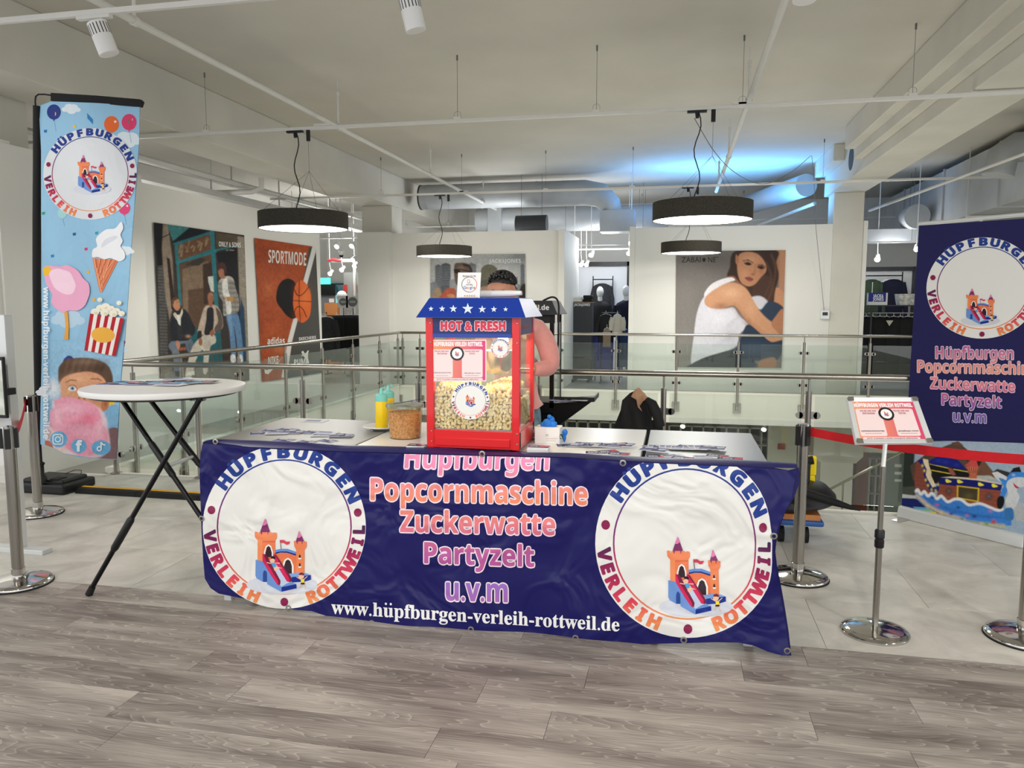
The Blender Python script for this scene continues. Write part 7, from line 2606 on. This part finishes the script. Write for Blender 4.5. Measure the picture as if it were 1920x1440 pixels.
def zab(a):
    a.text('ZABAI', 820, 518, 46, '24221F', width=118, style='n')
    a.text('NE', 943, 518, 46, '24221F', width=50, style='n')
    for k in range(4):
        a.line([(896 + 11 * cos(k * pi / 4), 503 + 14 * sin(k * pi / 4)), (896 - 11 * cos(k * pi / 4), 503 - 14 * sin(k * pi / 4))], 3, '24221F')
    a.ring(896, 503, 8, 11, '24221F', 12)
    a.text('TM', 975, 492, 12, '24221F', style='n')


lay('poster_lettering', zab, PF, sp_, T6)


def city(p):
    p.poly([(600, 500), (1400, 500), (1400, 1300), (600, 1300)], '9A9C9C', 2)
    p.blob(800, 600, 150, 50, 'B4B6B6', .7)
    p.blob(1150, 700, 200, 60, 'AEB0B0', .7)
    p.blob(1300, 580, 120, 60, '6E7072', .8)
    for (x0, x1, y0, c) in ((676, 720, 635, '55595E'), (720, 786, 625, '4A4E54'), (905, 970, 625, '5C6066'), (1290, 1318, 630, '5A5E64'), (1255, 1270, 720, '6A6E74'), (640, 690, 760, '6E7276'), (780, 830, 740, '7C7E80'), (1240, 1320, 780, '787A7C')):
        p.poly([(x0, y0 + 12), ((x0 + x1) / 2, y0), (x1, y0 + 12), (x1 + 4, 1000), (x0, 1000)], c, 3)
        for k in range(8):
            p.line([(x0 + 4, y0 + 30 + k * 18), (x1 - 4, y0 + 30 + k * 18)], 4, '8A8E92', .35, 2)
    p.poly([(640, 900), (1330, 900), (1330, 1300), (640, 1300)], '5E5A54', 20)
    p.sm([(650, 860), (690, 800), (720, 830), (715, 900), (650, 900)], '8A7660', 5)
    # left man with glasses
    p.sm([(815, 640), (850, 625), (900, 628), (935, 655), (942, 700), (930, 740), (880, 820), (840, 800), (815, 740)], '55443C', 4)
    p.blob(860, 660, 30, 22, '7C685C', .6)
    p.line(smooth([(880, 640), (920, 650), (938, 690)], 5, False), 9, '26211E', 1, 2)
    p.line([(812, 672), (860, 672), (930, 690)], 6, '16110E')
    p.sm([(814, 675), (852, 678), (850, 700), (818, 700)], '1C1512', 3)
    # middle, beanie
    p.sm([(1002, 720), (1010, 665), (1040, 640), (1085, 640), (1120, 668), (1130, 730), (1130, 790), (1005, 795)], '5E5C4C', 4)
    for k in range(9):
        p.line([(1014 + k * 13, 665), (1010 + k * 14, 750)], 3, '47463A', .7, 2)
    p.sm([(1000, 755), (1130, 745), (1132, 795), (1002, 800)], '4C4A3E', 3)
    p.sm([(1010, 800), (1120, 795), (1115, 850), (1060, 880), (1015, 850)], '8A6A58', 4)
    # rust sleeve hand
    p.sm([(700, 890), (740, 830), (770, 808), (820, 815), (822, 890), (780, 900)], '9A4E3A', 4)
    p.sm([(760, 860), (800, 850), (820, 870), (800, 890)], 'B07A52', 4)
    p.sm([(1290, 800), (1325, 780), (1325, 900), (1280, 890)], '2C2420', 5)
    p.noise(.08, 2.2)


K4 = (640, 330, 3.84)
sp_ = poster('grey city poster with two men, half hidden behind the popcorn machine', [(807, 477), (985, 476), (985, 650), (807, 650)], PF, city, 160, 150, k=K4)
lay('poster_lettering', lambda a: a.text('JACK&JONES', 1180, 625, 40, 'C8CCCE', width=228, thick=.0), PF, sp_, lambda x, y: (640 + x / 3.84, 330 + y / 3.84))

# wall thermostat and its cable
w0, w1 = W(1538, 582, 13.99), W(1554, 598, 13.99)
t = thing('thermostat', 'small grey thermostat box on the white wall right of the woman poster', 'thermostat', ((w0.x + w1.x) / 2, 13.96, w1.z))
bx('housing', w0.x, 13.94, w1.z, w1.x, 13.999, w0.z, 'alu', t, bevel=.004)
bx('display', w0.x + .03, 13.935, w1.z + .06, w1.x - .03, 13.942, w0.z - .03, 'dark', t)
tb('hanging_cable', [W(1545, 582, 13.95), W(1541, 540, 13.9), W(1530, 430, 13.6), W(1526, 330, 12.7), W(1522, 292, 12.55)], .004, 'wire', t, n=6)
t = thing('slack_cable', 'slack black cable sagging in the blue light between track and beam', 'cable', W(1302, 220, Y1))
pts = smooth([(1302, 222), (1340, 285), (1380, 325), (1430, 345), (1480, 325), (1520, 292)], 6, False)
tb('cable', [W(x, y, Y1 + (12.2 - Y1) * min(1, max(0, (x - 1302) / 218))) for x, y in pts], .004, 'wire', t, n=6)


# ================================================================ SHOPS BEHIND
def shopspot(px, py, Y, label, s=1.0, k=[0]):
    p = W(px, py, Y)
    t = thing('shop_spotlight', label, 'spotlight', p, 'lit spotlights in the far shops')
    ax = Vector((-.2, -.75, -.6)).normalized()
    MB().tube([p - ax * .14 * s, p - ax * .01], [.035 * s, .05 * s], 14).build('body', 'white', t, smooth=True)
    MB().tube([p - ax * .01, p], .048 * s, 14).build('lens', M['hot'], t)
    MB().tube([p - ax * .08, (p.x, p.y + .02, p.z + .22), (p.x, p.y + .02, 3.998 if p.z > 0 else -.72)], .008, 6).build('stem', 'white', t)
    return t


M['hot'] = mat('lit_lens', 'FFFFF8', .5, emit=30)
for (px, py, Y, lb) in ((631, 463, 14.9, 'first of two high spotlights in the left shop opening'), (659, 462, 14.9, 'second high spotlight in the left shop opening, near the pillar'), (661, 488, 15.6, 'spotlight below the two high ones in the left opening'),
                        (664, 500, 16.2, 'fourth spotlight down in the left opening'), (640, 507, 16.6, 'low spotlight above the grey pillar in the left opening'), (618, 514, 16.8, 'lowest wide spotlight in the left opening'),
                        (1077, 481, 16.2, 'left one of the paired spotlights in the middle opening'), (1108, 479, 16.2, 'right one of the paired spotlights in the middle opening'), (1089, 497, 17.2, 'small low spotlight left in the middle opening'),
                        (1099, 497, 17.2, 'small low spotlight right in the middle opening'), (1183, 457, 14.9, 'large spotlight at the right edge of the middle opening'), (1179, 476, 16.4, 'flat spotlight under the large one in the middle opening'),
                        (1645, 487, 15.6, 'spotlight above the green sweater in the right opening'), (1719, 468, 15.2, 'spotlight beside the roll-up banner edge')):
    shopspot(px, py, Y, lb)
for (x0, x1, Y, z) in ((-2.5, -.5, 16.2, 2.75), (-2.5, -.5, 17.2, 2.72), (-8.5, -6.1, 15.8, 2.95), (3.2, 4.4, 15.5, 2.66)):
    t = thing('shop_light_rail', 'white light rail in a far shop ' + ('behind the centre wall end' if Y == 16.2 else 'over the white niche' if Y == 17.2 else 'left of the pillar' if x0 < -5 else 'right of the column'), 'light track', ((x0 + x1) / 2, Y, z))
    bx('rail', x0, Y - .02, z, x1, Y + .02, z + .03, 'track', t)
    hang(t, [(x0 + .2, Y, z + .03), (x1 - .2, Y, z + .03)])


def garment(x, Y, z, h, w, m, label, sleeves=True, group='clothes in the shops', zip_=None, hood=None, rz=0.0, cat='garment'):
    """hanging top: z = shoulder height"""
    t = thing('hanging_garment', label, cat, (x, Y, z), group)
    MB().lathe([(.03, .03), (w * .20, .025), (w * .42, -.015), (w * .5, -.07), (w * .46, -.2), (w * .47, -h * .6), (w * .5, -h), (w * .3, -h)], (x, Y, z), 20, sy=.32).build('torso', m, t, smooth=True)
    if sleeves:
        for s_ in (-1, 1):
            MB().tube([(x + s_ * w * .40, Y, z - .04), (x + s_ * w * .56, Y - .01, z - h * .35), (x + s_ * w * .60, Y - .03, z - h * .8)], [.06, .055, .042], 12, sq=.7).build('sleeve', m, t, smooth=True)
    MB().tube([(x - w * .35, Y, z + .0), (x, Y, z + .045), (x + w * .35, Y, z + .0)], .007, 6).tube([(x, Y, z + .045), (x, Y, z + .10)], .004, 6).build('hanger', 'whitem', t)
    if hood:
        MB().ball((x, Y - .02, z + .01), (.13, .08, .06), 14, 8).build('hood', m if hood is True else hood, t, smooth=True)
    if zip_:
        bx('trim_stripe', x - .006, Y - w * .16 - .012, z - h * .9, x + .006, Y - w * .16 - .004, z - .03, zip_, t)
    return t


def mannequin(x, Y, zt, label, cloth, legs=True):
    t = thing('mannequin', label, 'mannequin', (x, Y, 0), 'white headed mannequins')
    MB().ball((x, Y, zt - .12), (.078, .095, .12), 18, 12).tube([(x, Y, zt - .2), (x, Y, zt - .34)], .05, 14).build('head', 'white', t, smooth=True)
    MB().lathe([(.06, -.30), (.18, -.36), (.235, -.44), (.22, -.7), (.20, -.95), (.1, -.95)], (x, Y, zt), 24, sy=.55).build('hooded_top', cloth, t, smooth=True)
    for s_ in (-1, 1):
        MB().tube([(x + s_ * .19, Y, zt - .42), (x + s_ * .26, Y - .02, zt - .68), (x + s_ * .24, Y - .1, zt - .92)], [.065, .055, .04], 12).build('arm', cloth, t, smooth=True)
        if legs:
            MB().tube([(x + s_ * .09, Y, zt - .9), (x + s_ * .1, Y, zt - 1.3), (x + s_ * .1, Y, .03)], [.095, .075, .05], 12).build('leg', 'cloth_l' if cloth == 'cloth_n' else 'cloth_b', t, smooth=True)
    bx('floor_plate', x - .16, Y - .14, 0, x + .16, Y + .14, .02, 'alu', t)
    return t


def rack(label, x0, x1, Y, z, m='blackm', depth=.4):
    t = thing('clothes_rack', label, 'rack', ((x0 + x1) / 2, Y, 0), 'clothes racks in the shops')
    tb('top_bar', [(x0, Y, z), (x1, Y, z)], .012, m, t)
    for x in (x0, x1):
        tb('post', [(x, Y, 0), (x, Y, z + .08)], .012, m, t)
        tb('foot', [(x, Y - depth / 2, .012), (x, Y + depth / 2, .012)], .012, m, t)
    return t


# middle shop
YM = 18.1
zz = W(1125, 524, YM).z
rack('black wall rack with the charcoal shirt on the white niche', W(1112, 530, YM).x, W(1149, 530, YM).x, YM, zz)
rack('black wall rack with the cream tee at the left of the niche', W(1050, 525, YM).x, W(1079, 525, YM).x, YM, zz - .02)
garment(W(1129, 540, YM).x, YM, zz - .12, .95, .42, 'cloth_d', 'charcoal long shirt on the middle wall rack')
garment(W(1057, 540, YM).x, YM, zz - .22, .62, .44, 'cloth_c', 'cream tee hanging at the left of the niche')
mannequin(W(1125, 560, 16.6).x, 16.6, W(1125, 537, 16.6).z, 'mannequin with white head and black hooded jacket', 'cloth_b')
mannequin(W(1174, 560, 16.0).x, 16.0, W(1174, 535, 16.0).z, 'mannequin with white head and navy hooded jacket over lilac trousers', 'cloth_n')
q0, q1 = W(1073, 566, 15.2), W(1110, 566, 15.2)
t = thing('display_pillar', 'dark grey free-standing brand pillar in the middle opening', 'display pillar', ((q0.x + q1.x) / 2, 15.3, 0))
bx('body', q0.x, 15.2, .05, q1.x, 15.55, q0.z - .02, 'dark', t, bevel=.004)
bx('top_plate', q0.x - .01, 15.19, q0.z - .02, q1.x + .01, 15.56, q0.z, 'cloth_t', t)
for x in (q0.x + .02, q1.x - .06):
    bx('foot', x, 15.0, 0, x + .04, 15.6, .05, 'black', t)
a = Art()
a.text('JACK&JONES', 1091.5, 573.5, 6.6, 'E4E4E4', width=30, thick=.01)
a.build('pillar_lettering', 'print', plane_y(15.2), t, dh=.001)
f = q0.z
MB().box(q0.x - .04, 15.22, f, q0.x + .19, 15.5, f + .05).box(q0.x - .02, 15.22, f + .05, q0.x + .18, 15.5, f + .11).build('folded_shirts', 'cloth_w', label='pile of folded white shirts on the dark brand pillar', cat='shirts', bevel=.02)
MB().box(q0.x + .20, 15.22, f, q1.x - .01, 15.5, f + .06).box(q0.x + .21, 15.22, f + .06, q1.x, 15.5, f + .13).build('folded_shirts', 'cloth_b', label='pile of folded black shirts on the dark brand pillar', cat='shirts', bevel=.02)
q2, q3 = W(1112, 632, 15.4), W(1160, 632, 15.4)
t = thing('display_table', 'royal blue clothing stand below the black hoodie in the middle opening', 'stand', ((q2.x + q3.x) / 2, 15.5, 0))
bx('blue_panel', q2.x, 15.4, .1, q3.x - .1, 15.42, q2.z + .02, 'royal', t)
for x in (q2.x + .05, q3.x - .14):
    tb('leg', [(x, 15.38, 0), (x, 15.38, .5)], .01, 'blackm', t)
rack('short black rack of dark tops before the blue panel', W(1128, 585, 15.1).x, W(1163, 585, 15.1).x, 15.1, W(1140, 587, 15.1).z)
garment(W(1136, 600, 15.1).x, 15.1, W(1140, 592, 15.1).z, .52, .30, 'cloth_b', 'black top with hanging cords on the short rack')
garment(W(1138, 640, 15.05).x, 15.02, W(1138, 618, 15.0).z, .34, .16, 'cloth_t', 'taupe tee peeking out under the black tops', sleeves=False)
garment(W(1158, 600, 15.1).x, 15.05, W(1158, 592, 15.1).z, .36, .20, 'cloth_c', 'cream patched black jacket at the right end of the short rack')
garment(W(1168, 640, 15.5).x, 15.5, W(1168, 618, 15.5).z, .75, .22, 'denim', 'blue denim jacket low beside the navy mannequin', sleeves=False)
garment(W(1061, 610, 15.6).x, 15.6, W(1061, 590, 15.6).z, .75, .22, 'denim', 'blue jeans hanging left of the dark brand pillar', sleeves=False)
bx('price_card', W(1063, 590, 15.3).x - .05, 15.28, W(1063, 605, 15.3).z, W(1063, 590, 15.3).x + .09, 15.3, W(1063, 594, 15.3).z, 'paper', label='white card among the jeans left of the dark pillar', cat='card')
bx('shoe_box', W(1066, 640, 15.3).x - .07, 15.2, W(1066, 640, 15.3).z, W(1066, 640, 15.3).x + .08, 15.4, W(1066, 629, 15.3).z, 'paper', label='white box on the table left of the dark pillar', cat='box')
bx('display_table', W(1050, 640, 15.3).x - .1, 15.15, 0, W(1072, 640, 15.3).x, 15.5, W(1066, 640, 15.3).z - .002, mat('light_wood', 'B89A78', .6), label='light wooden block under the white box', cat='table')
bx('shoe_box', q0.x - .17, 15.2, q0.z - .28, q0.x - .02, 15.4, q0.z - .1, 'orange', label='orange brown box left of the dark brand pillar top', cat='box')
bx('box_shelf', q0.x - .17, 15.2, 0, q0.x - .02, 15.4, q0.z - .282, 'dark', label='dark shelf block carrying the orange brown box', cat='shelf')

# left shop
YS = 15.6
rl = rack('long black rack packed with jackets in the left opening', W(612, 585, YS).x, W(676, 585, YS).x + .1, YS, 1.28)
for i in range(6):
    garment(W(610 + i * 4, 600, 15.2).x, 15.0 - i * .05, 1.24, .85, .42, ('cloth_n', 'cloth_d', 'denim', 'cloth_d', 'cloth_n', 'cloth_d')[i],
            ('leftmost dark jacket of the row in the left opening', 'second charcoal jacket of the row in the left opening', 'blue denim jacket in the row of the left opening', 'fourth charcoal jacket of the row in the left opening',
             'navy jacket of the row in the left opening', 'grey jacket at the right end of the row in the left opening')[i], group='jackets in the left opening')
for i in range(7):
    garment(W(630 + i * 7, 600, 15.8).x, 15.85, 1.26, 1.0, .34, 'cloth_b', ('black coat under the small signs, ' + ('far left', 'second', 'third', 'middle', 'fifth', 'sixth', 'last by the pillar')[i]), group='black coats in the left opening', sleeves=False)
MB().ball((W(641, 556, 16.2).x, 16.2, W(641, 556, 16.2).z), (.12, .13, .13), 16, 10).tube([(W(641, 556, 16.2).x, 16.2, 1.2), (W(641, 556, 16.2).x, 16.2, 1.7)], .05, 12).tube(
    [(W(641, 556, 16.2).x, 16.2, 0), (W(641, 556, 16.2).x, 16.2, 1.2)], .02, 8).build('mannequin_bust', 'white', label='white mannequin head above the black coats in the left opening', cat='mannequin', smooth=True)
for (px, w_, lb) in ((643, .24, 'left square sign with a round emblem above the black coats'), (661, .30, 'right square sign with a round emblem above the black coats')):
    c = W(px, 566, 15.75)
    t = thing('small_sign', lb, 'sign', (c.x, 15.75, 1.3), 'signs above the black coats')
    bx('sign_card', c.x - w_ / 2, 15.74, c.z - .13, c.x + w_ / 2, 15.76, c.z + .13, 'whitem', t)
    tb('sign_post', [(c.x, 15.77, 0), (c.x, 15.77, c.z)], .008, 'blackm', t)
    a = Art()
    a.ell(px, 566, w_ * 30, w_ * 30, '77797C', 20)
    a.text('NEW', px, 568, 5.5, 'D8D8D8', width=w_ * 36)
    a.build('sign_emblem', 'print', plane_y(15.738), t, dh=.001)
c = W(609, 527, 18.15)
t = thing('exit_sign', 'small lit green exit sign on the dark band in the left opening', 'sign', c)
bx('sign_body', c.x - .18, 18.1, c.z - .08, c.x + .14, 18.19, c.z + .08, mat('green_sign', '4FD8C0', .4, emit=1.6), t)
for px, lb in ((647, 'red fire extinguisher sign on the grey pillar'), (666, 'narrow red sign at the right edge of the grey pillar')):
    c = W(px, 541, 17.18)
    bx('fire_sign', c.x - .05, 17.17, c.z - .09, c.x + .05, 17.19, c.z + .09, mat('red_sign', 'C84038', .5), label=lb, cat='sign')
c = W(631, 556, 18.0)
bx('wall_screen', c.x - .12, 18.2, c.z - .42, c.x + .14, 18.29, c.z + .30, mat('teal_screen', '8CC8D0', .4, emit=.5), label='upright teal screen on the back wall in the left opening', cat='screen')
bx('price_sign', W(617, 562, 17).x, 17.0, W(617, 567, 17).z, W(626, 562, 17).x, 17.02, W(617, 560, 17).z, 'paper', label='small white lettered price sign in the left opening', cat='sign')
bx('shop_counter', W(612, 575, 17).x, 16.9, 0, W(636, 575, 17).x, 17.3, W(617, 568, 17).z, 'orange', label='pale wooden counter far back in the left opening', cat='counter')
c = W(640, 478, 15.2)
t = thing('ceiling_camera', 'small white dome camera hanging in the left opening', 'camera', c)
MB().lathe([(.05, .08), (.07, .06), (.07, 0), (.05, -.01)], c, 18).build('camera_body', 'white', t, smooth=True)
MB().ball((c.x, c.y, c.z - .01), (.05, .05, .045), 14, 8).build('camera_dome', 'black', t, smooth=True)
tb('camera_rod', [(c.x, c.y, c.z + .08), (c.x, c.y, 4.0)], .012, 'pipe', t)
c0, c1 = W(615, 488, 16.4), W(640, 489, 16.4)
tb('red_valve', [c0, c0 + Vector((.08, 0, .0)), c0 + Vector((.1, 0, .02)), c1], .028, mat('valve_red', 'B8323A', .5), label='red sprinkler valve on the pipes in the left opening', cat='valve')
tb('vertical_pipe', [(c1.x - .3, 16.45, c1.z), (c1.x + .28, 16.45, c1.z), (c1.x + .30, 16.45, c1.z - .05), (c1.x + .30, 16.45, c1.z - .6), (c1.x + .30, 16.45, 0)], .04, 'pipe', label='white pipe elbow behind the red valve', cat='pipe')

# right shop
YQ = 17.0
zb2 = W(1660, 517, YQ).z
rack('black wall rack with the green and navy sweaters in the right opening', W(1618, 520, YQ).x, W(1692, 520, YQ).x, YQ, zb2)
garment(W(1634, 540, YQ).x, YQ, zb2 - .1, 1.0, .40, 'cloth_g', 'olive green zip hoodie in the right opening', zip_='whitem')
garment(W(1675, 540, YQ).x, YQ, zb2 - .1, 1.0, .42, 'cloth_n', 'navy sweater with white shoulders in the right opening')
garment(W(1675, 540, YQ).x, YQ + .12, zb2 - .07, .95, .47, 'cloth_w', 'white top hanging behind the navy sweater')
YT = 15.0
zt_ = W(1660, 572, YT).z
xa_, xb_ = W(1612, 572, YT).x, W(1725, 572, YT).x
t = thing('clothes_rack', 'wide dark shelf rack full of black sweaters in the right opening', 'rack', ((xa_ + xb_) / 2, YT, 0), 'clothes racks in the shops')
bx('shelf_top', xa_, YT - .2, zt_ - .02, xb_, YT + .2, zt_, 'dark', t)
for x in (xa_ + .03, W(1630, 572, YT).x, xb_ - .03):
    bx('post', x - .015, YT - .19, 0, x + .015, YT - .16, zt_ - .02, 'dark', t)
tb('hanging_bar', [(xa_, YT, zt_ - .14), (xb_, YT, zt_ - .14)], .012, 'chrome', t)
for i in range(9):
    garment(xa_ + .12 + i * .115, YT + .02 * (i % 2), zt_ - .24, 1.05, .34, 'cloth_b' if i != 7 else 'cloth_d', ('black sweater on the wide rack, ' + ('nearest the column', 'second from the column', 'third from the column', 'with the pale neck label', 'just right of the pale label',
            'right of the middle', 'third from the banner', 'charcoal, second from the banner', 'nearest the banner')[i]), group='black sweaters in the right opening', sleeves=i in (0, 8))
c = W(1668, 604, YT - .2)
MB().slab([(c.x - .06, YT - .2, c.z + .03), (c.x + .06, YT - .2, c.z + .03), (c.x, YT - .2, c.z - .07)], (0, 1, 0), .004).build('neck_label', 'cloth_c', label='pale triangular label on a black sweater', cat='label')
s0, s1_ = W(1629, 549, YT - .18), W(1664, 571, YT - .18)
t = thing('brand_sign', 'blue brand sign standing on the dark rack shelf', 'sign', ((s0.x + s1_.x) / 2, YT - .1, zt_))
bx('sign_box', s0.x, YT - .17, zt_, s1_.x, YT - .05, s0.z, 'whitem', t)
bx('blue_front', s0.x, YT - .175, s1_.z + .05, s1_.x - .03, YT - .168, s0.z, 'royal', t)
a = Art()
a.text('JACK&', 1647, 557.5, 8, 'E4E8F0', width=19, thick=.02)
a.text('JONES', 1647, 564, 8, 'E4E8F0', width=20, thick=.02)
a.build('sign_lettering', 'print', plane_y(YT - .176), t, dh=.001)
s0, s1_ = W(1685, 551, YT - .15), W(1722, 571, YT - .15)
MB().hexa([(s0.x + .03, YT - .15, zt_), (s1_.x, YT - .15, zt_), (s1_.x, YT + .1, zt_), (s0.x + .03, YT + .1, zt_)], [(s0.x, YT - .17, s0.z), (s1_.x, YT - .17, s0.z), (s1_.x, YT + .12, s0.z), (s0.x, YT + .12, s0.z)]).build(
    'patterned_box', mat('pattern_white', 'D8D8D2', .6, noise=1, scale=16, c2='9A9C98'), label='white box with grey leaf pattern on the dark rack shelf', cat='box')

# ================================================================ LOWER FLOOR THROUGH THE GLASS
def cubby(label, px0, px1, py0, py1, Y, nx_, lw='kick'):
    a_, b_ = W(px0, py0, Y), W(px1, py1, Y)
    t = thing('cubby_shelf', label, 'shelf', ((a_.x + b_.x) / 2, Y, -4.1), 'shelves on the lower floor')
    bx('back', a_.x, Y + .3, -4.1, b_.x, Y + .32, a_.z, 'dark', t)
    for i in range(nx_ + 1):
        x = a_.x + (b_.x - a_.x) * i / nx_
        bx('divider', x - .02, Y, -4.1, x + .02, Y + .3, a_.z, 'fascia', t)
    z = a_.z
    while z > -4.1:
        bx('board', a_.x, Y, z - .03, b_.x, Y + .3, z, 'fascia', t)
        z -= .42
    return t


cubby('grey cubby shelf on the lower floor left of the black jacket', 1040, 1165, 788, 830, 18.0, 6)
cubby('grey cubby shelf on the lower floor right of the black jacket', 1255, 1450, 797, 830, 19.5, 9)
t = cubby('narrow shelf of bottles by the brown pillar on the lower floor', 1632, 1652, 858, 940, 19.0, 2)
for (px, py, lb) in ((1280, 800, 'bright ceiling spotlight on the lower floor above the right table'), (1432, 806, 'bright ceiling spotlight on the lower floor beside the stanchion')):
    shopspot(px, py, 16.5, lb)
c = W(1465, 837, 18.5)
bx('exit_marker', c.x - .08, 18.48, c.z - .07, c.x + .08, 18.5, c.z + .07, mat('red_exit', 'A83A38', .5), label='small red sign on the lower floor wall', cat='sign')
bx('exit_wall', W(1440, 800, 18.6).x, 18.52, -4.1, W(1530, 800, 18.6).x, 18.7, -.72, 'fascia', kind='structure')
c0, c1 = W(1606, 850, 18.0), W(1624, 960, 18.0)
t = thing('brown_pillar', 'brown lettered sign pillar on the lower floor beside the sign stand pole', 'pillar', ((c0.x + c1.x) / 2, 18.0, -4.1))
bx('pillar_body', c0.x, 18.0, -4.1, c1.x, 18.3, -1.0, 'brown', t)
e0, e1 = W(1560, 915, 14.5), W(1715, 836, 13.2)
t = thing('escalator_handrail', 'slanted steel handrail on the lower floor behind the sign stand', 'handrail', (e0 + e1) / 2)
tb('rail', [e0 + (e0 - e1) * .1, e1 + (e1 - e0) * .3], .024, 'steel', t)
for u in (0.15, 0.9):
    p = e0.lerp(e1, u)
    tb('rail_post', [(p.x, p.y, p.z), (p.x, p.y, -4.1)], .015, 'steel', t)
for i, (py, hh) in enumerate(((870, 6), (884, 6), (898, 5))):
    c0, c1 = W(1677, py, 18.4), W(1690, py + hh, 18.4)
    bx('wall_notice', c0.x, 18.38, c1.z, c1.x, 18.4, c0.z, 'paper', label=('topmost', 'middle', 'lowest')[i] + ' of three white notices on the lower glass door', cat='notice')
c0, c1 = W(1662, 850, 18.45), W(1705, 960, 18.45)
bx('wall_lower_door', c0.x, 18.42, -4.1, c1.x, 18.5, -1.2, mat('door_grey_green', '7E8A82', .4), kind='structure')
